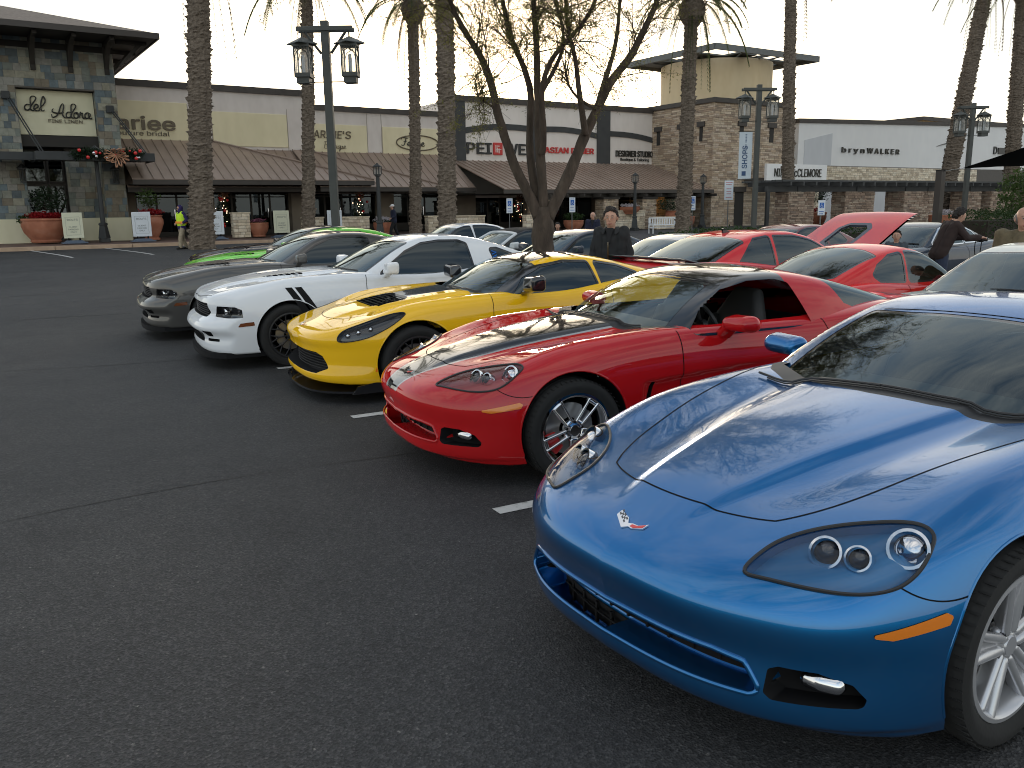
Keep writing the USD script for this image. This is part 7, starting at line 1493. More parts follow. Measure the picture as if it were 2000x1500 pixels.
for li, (pts, ra, rb_) in enumerate(LIMBS):
    m, q, r_ = rough_tube(np.array(pts), [ra * .80, ra * .56, (ra + rb_) * .32, rb_ * .75], 12, li, .12); m.vertices = np.array(m.vertices) - tb; obj('limb', m, M['bark'], TR, smooth=True)
    n = len(q); L = np.linalg.norm(q[-1] - q[0])
    for k in range(int(8 + L * 9)):
        s = tg.uniform(.46 if li < 11 else .05, 1.0); i = min(n - 2, int(s * (n - 1))); p = q[i]; T = q[i + 1] - q[i]; T /= np.linalg.norm(T)
        d = T * .9 + tg.normal(size=3) * .62 + [0, 0, .25]; d /= np.linalg.norm(d); Lb = tg.uniform(.5, 1.5) * (1.15 - .4 * s) * (1 if len(pts) != 3 else .75); kk = 7
        w = np.cumsum(tg.normal(size=(kk, 3)) * .16, 0) * .35; tt = np.linspace(0, 1, kk)[:, None]; P = p + d * Lb * tt + w * tt * Lb - np.array([0, 0, .10]) * tt ** 2 * Lb
        twig.append(tube(P, np.linspace(.010, .003, kk), 4, False))
        for c in range(5):
            j = tg.integers(2, kk); d2 = d + tg.normal(size=3) * .9; d2 /= np.linalg.norm(d2); l2 = tg.uniform(.2, .6); k2 = 5; t2 = np.linspace(0, 1, k2)[:, None]; P2 = P[j] + d2 * l2 * t2 + np.cumsum(tg.normal(size=(k2, 3)) * .1, 0) * t2 * l2 - np.array([0, 0, .3]) * t2 ** 2 * l2
            twig.append(tube(P2, np.linspace(.0042, .0018, k2), 3, False))
            if tg.random() < .8:
                nl = tg.integers(24, 64); u = tg.random(nl)[:, None]; f = u * (k2 - 1); i0 = np.minimum(f.astype(int), k2 - 2).ravel(); leafp.append(P2[i0] + (P2[i0 + 1] - P2[i0]) * (f - i0[:, None]) + tg.normal(size=(nl, 3)) * .035)
m = cat_(twig); m.vertices = np.array(m.vertices) - tb; obj('twigs', m, M['bark'], TR, kind='stuff')
m = leaves(np.vstack(leafp) - tb, .042, 5, .26); obj('leaves', m, M['leaf_mesquite'], TR, kind='stuff')
# ------------------------------------------------------------------ lamps, signs, pots and other street furniture
def tall_lamp(label, X, Y, z, H, rz, banner=False, group='tall lamp posts with two hanging lanterns', scale=None):
    t = thing('lamp_post', label, 'lamp post', (X, Y, z), rz, group, (scale,) * 3 if scale else None); g = M['steel_green']
    obj('post', rbox(-.078, .078, -.078, .078, 0, H, .012), g, t, smooth=30); obj('base', cat_([rbox(-.19, .19, -.19, .19, 0, .35, .02)]), g, t, smooth=30)
    obj('crossbar', cat_([rbox(-.57, .57, -.11, -.085, H - .20, H - .11, .008), rbox(-.57, .57, .085, .11, H - .20, H - .11, .008)]), g, t, smooth=30)
    for s in (-1, 1): obj('brace', cyl((s * .10, 0, H - .62), (s * .42, 0, H - .2), .028, .028, 6), g, t)
    obj('tie_rod', cyl((-.47, 0, H - 1.17), (.47, 0, H - 1.17), .012, .012, 6), g, t)
    for s in (-1, 1):
        x = s * .48; zt = H - .30
        ln = obj('lantern', cat_([cyl((x, 0, zt), (x, 0, zt + .14), .016, .016, 6), lathe([(.33, zt - .14), (.31, zt - .12), (.10, zt - .03), (.03, zt)], 4).apply_translation([x, 0, 0]).apply_transform(np.eye(4)), lathe([(.01, zt - .13), (.32, zt - .14)], 4).apply_translation([x, 0, 0]), box(x - .17, x + .17, -.17, .17, zt - .20, zt - .13), box(x - .16, x + .16, -.16, .16, zt - .78, zt - .70), box(x - .125, x + .125, -.125, .125, zt - .90, zt - .78)] + [box(x + a - .014, x + a + .014, c - .014, c + .014, zt - .70, zt - .2) for a in (-.145, .145) for c in (-.145, .145)]), g, t)
        arcs = []
        for a in (-1, 1):
            for fx in (0, 1):
                for k in (-1, 1):
                    p0, p1, p2 = np.array([k * .145, a * .147, -.46]), np.array([k * .10, a * .147, -.30]), np.array([-k * .05, a * .147, -.21])
                    pts = np.array([p0, p1, p2]); pts = pts if fx == 0 else pts[:, [1, 0, 2]]; arcs.append(tube(pts + [x, 0, zt], .008, 4))
                q = np.array([[0, a * .147, -.70], [0, a * .147, -.38]]); q = q if fx == 0 else q[:, [1, 0, 2]]; arcs.append(tube(q + [x, 0, zt], .008, 4))
        obj('lantern_tracery', cat_(arcs), g, ln)
        obj('lantern_glass', box(x - .135, x + .135, -.135, .135, zt - .70, zt - .2), M['lantern_glass'], ln)
        obj('lamp_bulb', cat_([cyl((x, 0, zt - .68), (x, 0, zt - .34), .03, .03, 10)]), M['number_plate'], ln)
    if banner:
        bn = obj('banner', box(-.62, -.17, -.006, .006, H - 3.05, H - 1.52), M['banner'], t); obj('banner_arm', cat_([cyl((-.66, 0, H - 1.50), (-.1, 0, H - 1.50), .014, .014, 6), cyl((-.66, 0, H - 3.07), (-.1, 0, H - 3.07), .014, .014, 6)]), g, t)
        tx = meshkit.text_mesh('SHOPS', .17, .004, True); v = np.array(tx.vertices); tx2 = trimesh.Trimesh(np.stack([-.33 - v[:, 1], np.full(len(v), -.009) - v[:, 2], H - 2.72 + v[:, 0] * .95], 1), tx.faces, process=False); tx2.invert(); obj('lettering', tx2, M['banner_blue'], bn)
        for k in range(12):                                          # small print, too small to read
            if k == 5: continue
            z0 = H - 2.14 + k * .048; obj('small_print', cat_([box(-.415, -.36, -.0095, -.0065, z0, z0 + .010), box(-.415, -.36, -.0095, -.0065, z0 + .018, z0 + .026)]), M['banner_blue'], bn)
        obj('emblem', box(-.50, -.36, -.012, -.007, H - 2.95, H - 2.80), M['banner_blue'], bn)
    return t
M['steel_green'] = noisy('lamp_paint_grey_green', [(.3, (.052, .055, .05)), (.7, (.07, .073, .067))], 3, .5, .05)
M['banner'] = noisy('banner_cloth', [(0, (.50, .56, .60)), (1, (.56, .62, .66))], 3, .8, .1); M['banner_blue'] = plain('banner_blue', (.03, .07, .16), .6)
def small_lamp(label, X, Y, z, H, group='black pedestrian lamps along the pavement'):
    t = thing('street_lamp', label, 'street lamp', (X, Y, z), 12, group); g = M['steel_dark']; k = H / 3.9
    obj('base', cat_([rbox(-.20, .20, -.20, .20, 0, .18, .02), lathe([(.26, .18), (.17, .75), (.20, .78), (.20, .84), (.13, .88)], 4)]), g, t); obj('post', lathe([(.11, .85), (.085, H - .65), (.14, H - .62), (.14, H - .56)], 10), g, t, smooth=30)
    ln = obj('lantern', cat_([box(-.13, .13, -.13, .13, H - .58, H - .53)] + [box(a - .013, a + .013, c - .013, c + .013, H - .53, H - .16) for a in (-.14, 0, .14) for c in (-.14, .14)] + [lathe([(.27, H - .18), (.25, H - .15), (.08, H - .05), (.03, H)], 4), lathe([(.01, H - .16), (.27, H - .18)], 4)]), g, t); obj('lantern_glass', box(-.12, .12, -.12, .12, H - .53, H - .17), M['lantern_glass'], ln)
    return t
def on_ray(X, Y): return X, Y
tall_lamp('nearest tall lamp post with two lanterns left of the slender palms', 6.40, 20.45, 0.0, 5.22, -30, scale=1.155)
tall_lamp('tall lamp post with a pale blue shop banner in front of the stone tower', 21.63, 21.89, .0, 5.62, -24, True)
tall_lamp('tall lamp post beside the leaning palm on the right', 31.16, 20.53, .0, 5.30, -22)
small_lamp('black street lamp in front of the stone clad shop', 2.65, 43.0, .46, 4.25); small_lamp('black street lamp beside the walking woman, between two palms', 14.68, 39.86, .32, 3.62)
small_lamp('black street lamp left of the white bench', 31.67, 41.92, .28, 3.42); small_lamp('black street lamp at the corner of the stone tower', 37.96, 43.04, .28, 3.42)
def a_sign(label, X, Y, z, tint, rz=FRZ, lean=0):
    t = thing('sandwich_board', label, 'sign board', (X, Y, z), rz, 'client parking sign boards along the pavement'); F = t
    obj('base', cat_([prism(Polygon([(-.46, -.26), (.46, -.26), (.46, .26), (-.46, .26)]).buffer(.05), 0, .05), xz_prism([(-.42, .05), (.42, .05), (.30, .13), (-.30, .13)], -.18, .18)]), M['sign_base'], t)
    for x in (-.22, .22): obj('spring', cyl((x, 0, .12), (x, 0, .24), .035, .035, 10), M['matt_black'], t)
    pn = obj('panel', rbox(-.40, .40, -.03, .03, .22, 1.32, .02), tint, t, smooth=30)
    obj('border_line', cat_([box(-.28, .28, -.034, -.031, .36, .366), box(-.28, .28, -.034, -.031, 1.13, 1.136), box(-.28, -.274, -.034, -.031, .366, 1.13), box(.274, .28, -.034, -.031, .366, 1.13)]), M['sign_print'], pn)
    for s, h, z_, w in (('ROLFS', .085, .97, .42), ('CLIENT', .06, .68, .34), ('PARKING', .06, .57, .40), ('ONLY', .06, .46, .24)):
        m = text_xz(s, h, 0, -.031, z_, .004, False, center=True); vv = np.array(m.vertices); vv[:, 0] *= w / (vv[:, 0].max() - vv[:, 0].min()); m.vertices = vv; obj('lettering', m, M['sign_print'], pn)
M['sign_base'] = plain('sign_base_grey_blue', (.10, .13, .18), .6); M['sign_print'] = plain('sign_print_grey', (.16, .18, .17), .7)
M['board_cream'] = plain('board_cream', (.66, .66, .50), .6); M['board_white'] = plain('board_white', (.68, .72, .76), .6)
for lab, (u, v), tm in (('cream sign board beside the large round pot', (.95, -5.6), 'board_cream'), ('white sign board right of the black lamp, before the tall urn', (3.75, -5.65), 'board_white'), ('white sign board half hidden behind the thick kerb palm', (7.05, -5.5), 'board_white'), ('cream sign board in front of the bridal shop windows', (10.35, -5.3), 'board_cream'), ('white sign board at the foot of the slender lamp side palm', (13.2, -5.2), 'board_white')):
    p = fw3(u, v); a_sign(lab, p[0], p[1], pz(u) - .12, M[tm])
def plant_pot(name, label, u, v, r, h, style='bowl', plants=(), group=None, z=None):
    F = FT(name, label, 'planter', u, v, 0, group); b = F.add; z0 = (pz(u) - .08) if z is None else z
    pr = {'bowl': [(.01, 0), (.62, 0), (.68, .06), (.64, .12), (.90, .42), (1.0, .70), (.98, .88), (1.02, .93), (1.0, 1.0), (.90, 1.0), (.86, .9)], 'urn': [(.01, 0), (.62, 0), (.60, .05), (.50, .1), (.78, .40), (.96, .66), (.96, .82), (.84, .93), (.92, .97), (.92, 1.0), (.82, 1.0), (.78, .9)]}[style]
    b('pot', lathe([(a * r, z0 + c * h) for a, c in pr], 40).apply_translation([u, v, 0]), M['terracotta'], smooth=40); b('soil', lathe([(.01, z0 + h * .92), (r * .86, z0 + h * .91)], 20).apply_translation([u, v, 0]), M['soil'])
    for k, (kind, dx, dz, rx, rz_, n, mt) in enumerate(plants):
        sd = int(abs(u * 100)) + k * 17
        if kind == 'bush':
            stems = []
            g = np.random.default_rng(sd)
            for q in range(7): e = g.normal(size=3) * [rx * .4, rx * .4, rz_ * .3] + [u + dx, v, z0 + h + dz]; stems.append(tube([(u + dx * .3, v, z0 + h * .9), (u + dx * .6, v + .02, z0 + h + dz * .45), tuple(e)], [.022, .014, .006], 5))
            b('stem', cat_(stems), M['bark'])
        b('foliage' if 'petal' not in mt else 'flowers', leaves(cloud((u + dx, v, z0 + h + dz), (rx, rx, rz_), n, sd, .6), .11 if kind == 'bush' else .10, sd + 1, .55, updown=.4), M[mt], kind='stuff')
    return F.t
plant_pot('plant_pot', 'huge terracotta bowl with red poinsettias and a leafy shrub by the stone shop', -.05, -4.5, .92, 1.05, 'bowl', [('bush', .25, .75, .75, .55, 900, 'leaf_dark'), ('fl', .0, .10, .75, .16, 900, 'petal_red'), ('fl', -.75, -.05, .3, .22, 260, 'leaf_hedge')])
plant_pot('plant_pot', 'tall terracotta urn with red poinsettias and a young bush behind the white board', 4.35, -4.6, .58, 1.12, 'urn', [('bush', .0, .75, .5, .45, 420, 'leaf_light'), ('fl', .0, .12, .55, .15, 600, 'petal_red')])
plant_pot('plant_pot', 'round terracotta pot with pink flowers under the bridal shop window', 9.45, -4.4, .50, .70, 'bowl', [('fl', 0, .06, .42, .10, 350, 'petal_pink'), ('fl', 0, .03, .44, .08, 200, 'leaf_dark')])
plant_pot('plant_pot', 'terracotta pot heaped with white flowers left of the walking woman', 16.2, -4.6, .52, .62, 'bowl', [('fl', 0, .12, .50, .16, 500, 'petal_white'), ('fl', 0, .05, .52, .1, 250, 'leaf_dark')])
plant_pot('plant_pot', 'low green planted pot at the foot of the porch pier behind the tree', 27.5, -6.9, .6, .6, 'bowl', [('fl', 0, .2, .6, .25, 400, 'leaf_hedge')])
plant_pot('plant_pot', 'slim terracotta urn beside the lamp left of the bench', 34.9, -7.6, .5, 1.1, 'urn', [('bush', -.4, .35, .8, .4, 500, 'leaf_dark')])
plant_pot('plant_pot', 'round terracotta pot with dark plants left of the white bench', 36.2, -7.4, .62, .75, 'bowl', [('bush', 0, .25, .55, .35, 350, 'leaf_dark')])
plant_pot('plant_pot', 'terracotta pot with flowers standing on the low wall', 31.9, -6.9, .62, .45, 'bowl', [('fl', 0, .06, .6, .1, 350, 'petal_white')], z=1.25)
plant_pot('plant_pot', 'terracotta pot with a dark tree and red flowers left of the pergola', 41.6, -13.0, .85, 1.0, 'bowl', [('bush', 0, 1.1, 1.0, .7, 800, 'leaf_dark'), ('fl', 0, .12, .7, .15, 350, 'petal_red')], z=.2)
plant_pot('plant_pot', 'terracotta bowl with pale flowers behind the boy', 46.6, -18.5, .75, .95, 'bowl', [('fl', 0, .12, .65, .2, 400, 'petal_white')], z=.0)
for k, (u0, u1, v, h, lab) in enumerate(((8.15, 9.0, -4.6, 1.22, 'low pale stone wall end left of the pink flowered pot'), (11.9, 13.0, -4.2, .95, 'low pale stone wall left of the tall double lamp'), (13.9, 15.6, -4.2, .95, 'low pale stone wall right of the tall double lamp'), (19.2, 20.1, -4.2, .95, 'low pale stone wall left of the leaf skirted palm'), (21.0, 23.0, -4.2, .95, 'low pale stone wall right of the leaf skirted palm'), (23.9, 25.1, -7.2, .95, 'low stone wall end right of the thick middle palm'), (30.2, 33.2, -6.9, 1.15, 'stone planter wall carrying a flower pot'), (33.0, 35.5, -8.2, .75, 'low stone seat wall beside the man in the blue jacket'))):
    F = FT('low_wall', lab, 'wall', (u0 + u1) / 2, v, 0); z0 = pz(u0) - .1; F.add('wall_core', box(u0 + .03, u1 - .03, v + .03, v + .42, z0, z0 + h - .02), M['mortar']); S = Stones(F, 'cream', 60 + k, 90)
    S.face((u0, v + .03), *FRONT_, u1 - u0, z0, z0 + h - .06, (.12, .2), (.2, .5)); S.face((u0 + .03, v + .42), *LEFT, .39, z0, z0 + h - .06, (.12, .2), (.2, .4)); S.done(); F.add('coping', rbox(u0 - .03, u1 + .03, v - .03, v + .46, z0 + h - .06, z0 + h + .01, .015), M['stone_cream_0'])
def festoon(label, u, v, z0, z1, seed, group=None):
    F = FT('christmas_garland', label, 'garland', u, v, z0, group); g = np.random.default_rng(seed); n = 46
    F.add('foliage', leaves(cloud((u, v, (z0 + z1) / 2), (.26, .2, (z1 - z0) / 2), 900, seed, .1), .14, seed, .25), M['leaf_dark'], kind='stuff'); s = []
    for k in range(16): c = np.array([u + g.normal() * .17, v - .16 - .1 * g.random(), g.uniform(z0, z1)]); s.append(trimesh.creation.icosphere(1, .022).apply_translation(c))
    F.add('fairy_lights', cat_(s), M['xmas_light'], kind='stuff')
    for k in range(7): F.add('bauble', trimesh.creation.icosphere(2, .075).apply_translation([u + g.normal() * .2, v - .2, g.uniform(z0, z1)]), M['xmas_red'], smooth=True)
    bow = [tube(smooth_line(np.array([[u, v - .2, z1 - .05], [u + math.cos(a) * .28, v - .28, z1 + math.sin(a) * .26], [u + math.cos(a + .5) * .12, v - .25, z1 + math.sin(a + .5) * .1]]), 5), .03, 5) for a in np.arange(0, 6.28, .7)]; F.add('ribbon_bow', cat_(bow), M['ribbon'])
festoon('christmas garland with fairy lights right of the thick kerb palm', 8.55, -1.6, 1.0, 2.7, 1); festoon('christmas garland with copper bow right of the tall double lamp', 16.2, -1.4, .9, 2.6, 2); festoon('christmas garland with fairy lights under the red sign square', 27.4, -1.0, .9, 2.3, 3)
F = FT('canopy_garland', 'evergreen garland with red baubles and copper ribbon along the black canopy', 'garland', 2.6, -5.6, 4.2); g = np.random.default_rng(9)
pts = np.concatenate([cloud((u, -5.62, 4.30 + .05 * math.sin(u * 4)), (.24, .16, .20), 110, int(u * 50), .1) for u in np.arange(1.35, 4.0, .16)]); F.add('foliage', leaves(pts, .17, 3, .2), M['leaf_dark'], kind='stuff')
for k in range(16): F.add('bauble', trimesh.creation.icosphere(2, g.uniform(.05, .085)).apply_translation([g.uniform(1.3, 4.0), -5.80, g.uniform(4.12, 4.45)]), M['xmas_red'] if k % 3 else M['chrome'], smooth=True)
F.add('ribbon_bow', cat_([tube(smooth_line(np.array([[2.95, -5.82, 4.25], [2.95 + math.cos(a) * g.uniform(.35, .6), -5.95, 4.2 + math.sin(a) * g.uniform(.3, .5)], [2.95 + math.cos(a + .5) * .25, -5.86, 4.2 + math.sin(a + .5) * .22]]), 5), .026, 5) for a in np.arange(0, 6.28, .42)]), M['ribbon'], smooth=40)
def post_sign(name, label, cat, X, Y, z, H, w, h, mt, lines, rz=-8, symbol=None, group=None):
    t = thing(name, label, cat, (X, Y, z), rz, group); obj('post', cyl((0, .03, 0), (0, .03, H), .028, .028, 8), M['steel_grey'], t, smooth=40); pl = obj('plate', rbox(-w / 2, w / 2, -.01, .01, H - h, H, .008), M['board_white'], t)
    if symbol:
        obj('symbol_square', box(-w * .30, w * .30, -.016, -.011, H - h * .52, H - h * .17), mt, pl); cz = H - h * .36
        obj('wheelchair_symbol', cat_([tube(np.stack([.055 * np.cos(q) * 1.0, np.full(9, -.02), cz - .03 + .055 * np.sin(q)], 1), .009, 4) for q in (np.linspace(2.2, 6.6, 9),)] + [tube([(-.01, -.02, cz + .07), (-.005, -.02, cz), (.04, -.02, cz - .01), (.06, -.02, cz - .06)], .01, 4), trimesh.creation.icosphere(1, .016).apply_translation([-.01, -.018, cz + .09])]), M['board_white'], pl)
    g = np.random.default_rng(int(H * 100))
    for zf, ww in lines:                                             # printing too small to read
        x = -ww / 2
        while x < ww / 2 - .02: d = g.uniform(.012, .035); obj('small_print', box(x, x + d, -.016, -.011, H - h * zf - .018, H - h * zf + .018), mt, pl); x += d + .012
    return t
M['sign_blue'] = plain('sign_blue', (.02, .12, .45), .5); M['sign_redp'] = plain('sign_red_print', (.45, .03, .03), .5); M['sign_green'] = plain('sign_green_print', (.05, .25, .18), .5)
for lab, u, v in (('blue and white disabled parking sign left of the forked tree', 23.1, 42.0), ('blue and white disabled parking sign left of the man in the blue jacket', 26.2, 40.4), ('disabled parking sign half hidden by the palm right of the bench', 33.4, 38.7)):
    post_sign('parking_sign', lab, 'parking sign', u, v, .2, 2.05, .36, .80, M['sign_blue'], [(.10, .26), (.68, .22), (.86, .26)], symbol=True, group='disabled parking signs')
post_sign('parking_sign', 'disabled parking sign in front of the pergola piers', 'parking sign', 28.8, 25.3, .0, 1.85, .36, .62, M['sign_blue'], [(.75, .24), (.9, .2)], symbol=True, group='disabled parking signs')
post_sign('no_parking_sign', 'white sign with red lettering at the foot of the stone tower', 'sign', 35.2, 37.7, .2, 2.9, .60, 1.10, M['sign_redp'], [(.10, .45), (.20, .40), (.42, .32), (.56, .34), (.68, .30), (.86, .40)])
# bench
B = thing('bench', 'white slatted metal bench beside the palm', 'bench', (29.4, 36.3, .16), -14)
M['white_paint'] = plain('white_paint', (.72, .73, .74), .45)
for k in range(5): obj('seat_slat', box(-.75, .75, -.28 + k * .11, -.20 + k * .11, .44, .465), M['white_paint'], B)
obj('back_rail', cat_([box(-.75, .75, .27, .31, .90, .96)]), M['white_paint'], B); obj('back_rail', box(-.75, .75, .27, .31, .54, .60), M['white_paint'], B)
for k in range(11): obj('back_slat', box(-.72 + k * .14, -.66 + k * .14, .28, .30, .60, .90), M['white_paint'], B)
for x in (-.76, .76): obj('leg', cat_([box(x - .025, x + .025, -.28, -.23, 0, .66), box(x - .025, x + .025, .26, .31, 0, .92), box(x - .025, x + .025, -.28, .31, .64, .67), box(x - .025, x + .025, -.23, .26, .40, .44)]), M['white_paint'], B)
# hedges
def hedge(label, pts, w, h, seed, z=.1):
    t = thing('hedge', label, 'hedge', (pts[0][0], pts[0][1], 0)); c = np.array(pts); d = dense(c, .22); g = np.random.default_rng(seed); P, core = [], []
    for k, q in enumerate(d):
        hh = h * (.9 + .25 * meshkit.noise(np.array([[q[0] * .9, q[1] * .9, seed]]))[0]); n = 260; u = g.uniform(-1, 1, (n, 3)); m = np.abs(u).max(1, keepdims=True); u = u / m * (.86 + .18 * g.random((n, 1)))
        P.append(np.stack([q[0] + u[:, 0] * .3, q[1] + u[:, 1] * w / 2, z + hh / 2 + u[:, 2] * hh / 2], 1) + g.normal(size=(n, 3)) * .03)
    P = np.vstack(P) - [pts[0][0], pts[0][1], 0]; obj('foliage', leaves(P, .085, seed, .5, updown=.3), M['leaf_hedge'], t, kind='stuff')
    cc = []
    for q, r in zip(c[:-1], c[1:]):
        L = np.linalg.norm(r - q); m = box(0, L, -w * .38, w * .38, z, z + h * .82); m.apply_transform(trimesh.transformations.rotation_matrix(math.atan2(r[1] - q[1], r[0] - q[0]), [0, 0, 1])); m.apply_translation([q[0] - pts[0][0], q[1] - pts[0][1], 0]); cc.append(m)
    obj('branches', cat_(cc), M['soil'], t, kind='stuff')
hedge('clipped green hedge left of the red raised bonnet', [(15.6, 18.7), (19.6, 19.3)], 1.3, 1.05, 1, -.1); hedge('green hedge behind the raised red bonnet', [(20.6, 19.4), (25.2, 19.2)], 1.4, 1.05, 2, -.1); hedge('green hedge behind the grey coupe on the right', [(28.6, 18.6), (37.5, 20.6)], 1.6, 1.25, 3, 0)
t = thing('young_tree', 'young bright green tree behind the dark pole on the right', 'tree', (33.9, 20.3, .1)); obj('trunk', cyl((0, 0, 0), (0, .05, 1.6), .05, .03, 8), M['bark'], t); obj('crown', leaves(np.vstack([cloud((0, 0, 1.7), (.62, .62, 1.0), 900, 4, .2), cloud((.2, 0, 2.4), (.35, .35, .5), 250, 5, .2)]), .14, 6, .5), M['leaf_light'], t, kind='stuff')
# shade sail with its pole, bicycle hoop
t = thing('shade_sail', 'black triangular shade sail at the right edge', 'shade sail', (27.0, 15.5, 0))
a_, b_, c_ = np.array([28.17, 18.75, 2.82]), np.array([24.9, 13.2, 3.64]), np.array([35.5, 19.25, 3.06]); n = 14; V, Fc = [], []
for i in range(n + 1):
    for j in range(n + 1 - i):
        u, v = i / n, j / n; w = 1 - u - v; q = a_ * w + b_ * u + c_ * v; cc = (a_ + b_ + c_) / 3; e = 3 * (u * v + v * w + w * u); edge = min(u, v, w); q = q + (cc - q) * .10 * (1 - min(1, edge * 6)) * (e ** 1.5) + np.array([0, 0, -.18]) * (u * v * w * 27); V.append(q)
idx = {}; k = 0
for i in range(n + 1):
    for j in range(n + 1 - i): idx[i, j] = k; k += 1
for i in range(n):
    for j in range(n - i):
        Fc.append((idx[i, j], idx[i + 1, j], idx[i, j + 1]))
        if j < n - i - 1: Fc.append((idx[i + 1, j], idx[i + 1, j + 1], idx[i, j + 1]))
V = np.array(V) - [27.0, 15.5, 0]; k = len(V); Fa = np.array(Fc); obj('canopy', trimesh.Trimesh(np.vstack([V, V + [0, 0, .012]]), np.vstack([Fa, Fa[:, ::-1] + k]), process=False), M['matt_black'], t, smooth=True)
pa = np.array([28.44, 19.74, 0.0]); t = thing('pole', 'dark square pole holding the shade sail', 'pole', pa); obj('post', rbox(-.12, .12, -.12, .12, -.1, 2.80, .012), M['fascia'], t, smooth=30); obj('post_cap', box(-.13, .13, -.13, .13, 2.80, 2.83), M['matt_black'], t); obj('cable', cyl((0, 0, 2.76), tuple(a_ - pa), .012, .012, 6), M['chrome'], t)
t = thing('bike_rack', 'dark metal bicycle hoop beside the raised bonnet', 'bike rack', (21.6, 15.6, -.08), 20); q = np.linspace(0, math.pi, 13); obj('hoop', tube(np.vstack([[(-.3, 0, 0)], np.stack([-.3 * np.cos(q), 0 * q, .62 + .3 * np.sin(q)], 1), [(.3, 0, 0)]]), .03, 8), M['steel_dark'], t, smooth=40)
# ------------------------------------------------------------------ people
M['skin'] = mat('skin', {'tc': ('texture_coordinate', {}), 'n': ('noise_texture', {'scale': 14.0}), 'r': ('rgb_ramp', {'ramp': [(.3, (.40, .22, .15)), (.7, (.48, .28, .20))]}), 'p': ('principled_bsdf', {'roughness': .5, 'subsurface_weight': .1, 'subsurface_radius': (.01, .004, .002)})}, [('tc.object', 'n.vector'), ('n.fac', 'r.fac'), ('r.color', 'p.base_color')])
for n_, c_ in dict(jacket_black=(.016, .017, .018), jeans=(.03, .04, .07), khaki=(.33, .27, .19), navy=(.012, .015, .035), purple=(.03, .02, .10), olive=(.12, .095, .055), maroon_brown=(.030, .018, .016), slate_cloth=(.06, .075, .09), hair_dark=(.012, .008, .006), hair_grey=(.16, .15, .14), shoe=(.02, .018, .016), cap_white=(.7, .7, .7), black_cloth=(.008, .008, .009), dark_red=(.12, .01, .012)).items():
    M['cloth_' + n_] = noisy('cloth_' + n_, [(.3, tuple(x * .8 for x in c_)), (.7, tuple(x * 1.2 for x in c_))], 16, .85 if 'hair' not in n_ else .55, .4, 26, dist=.01)
M['hi_vis'] = noisy('hi_vis_yellow', [(0, (.55, .85, .03)), (1, (.62, .92, .05))], 9, .7, .3); M['hi_vis_orange'] = plain('hi_vis_orange', (.9, .3, .03), .6); M['eye_white'] = plain('eye_white', (.36, .30, .27), .3); M['lips'] = plain('lips', (.30, .11, .09), .5)
def chain(pts, radii, n=10):
    S = [m3.Manifold.sphere(float(r), n).translate(tuple(map(float, p))) for p, r in zip(pts, radii)]
    return [m3.Manifold.batch_hull([a, b]) for a, b in zip(S[:-1], S[1:])]
def fuse(parts, edge=.03, it=6, lam=True):
    m = m3.Manifold.batch_boolean(parts, m3.OpType.Add).refine_to_length(edge).to_mesh(); t = trimesh.Trimesh(m.vert_properties[:, :3], m.tri_verts, process=True)
    if it: trimesh.smoothing.filter_taubin(t, iterations=it)
    return t
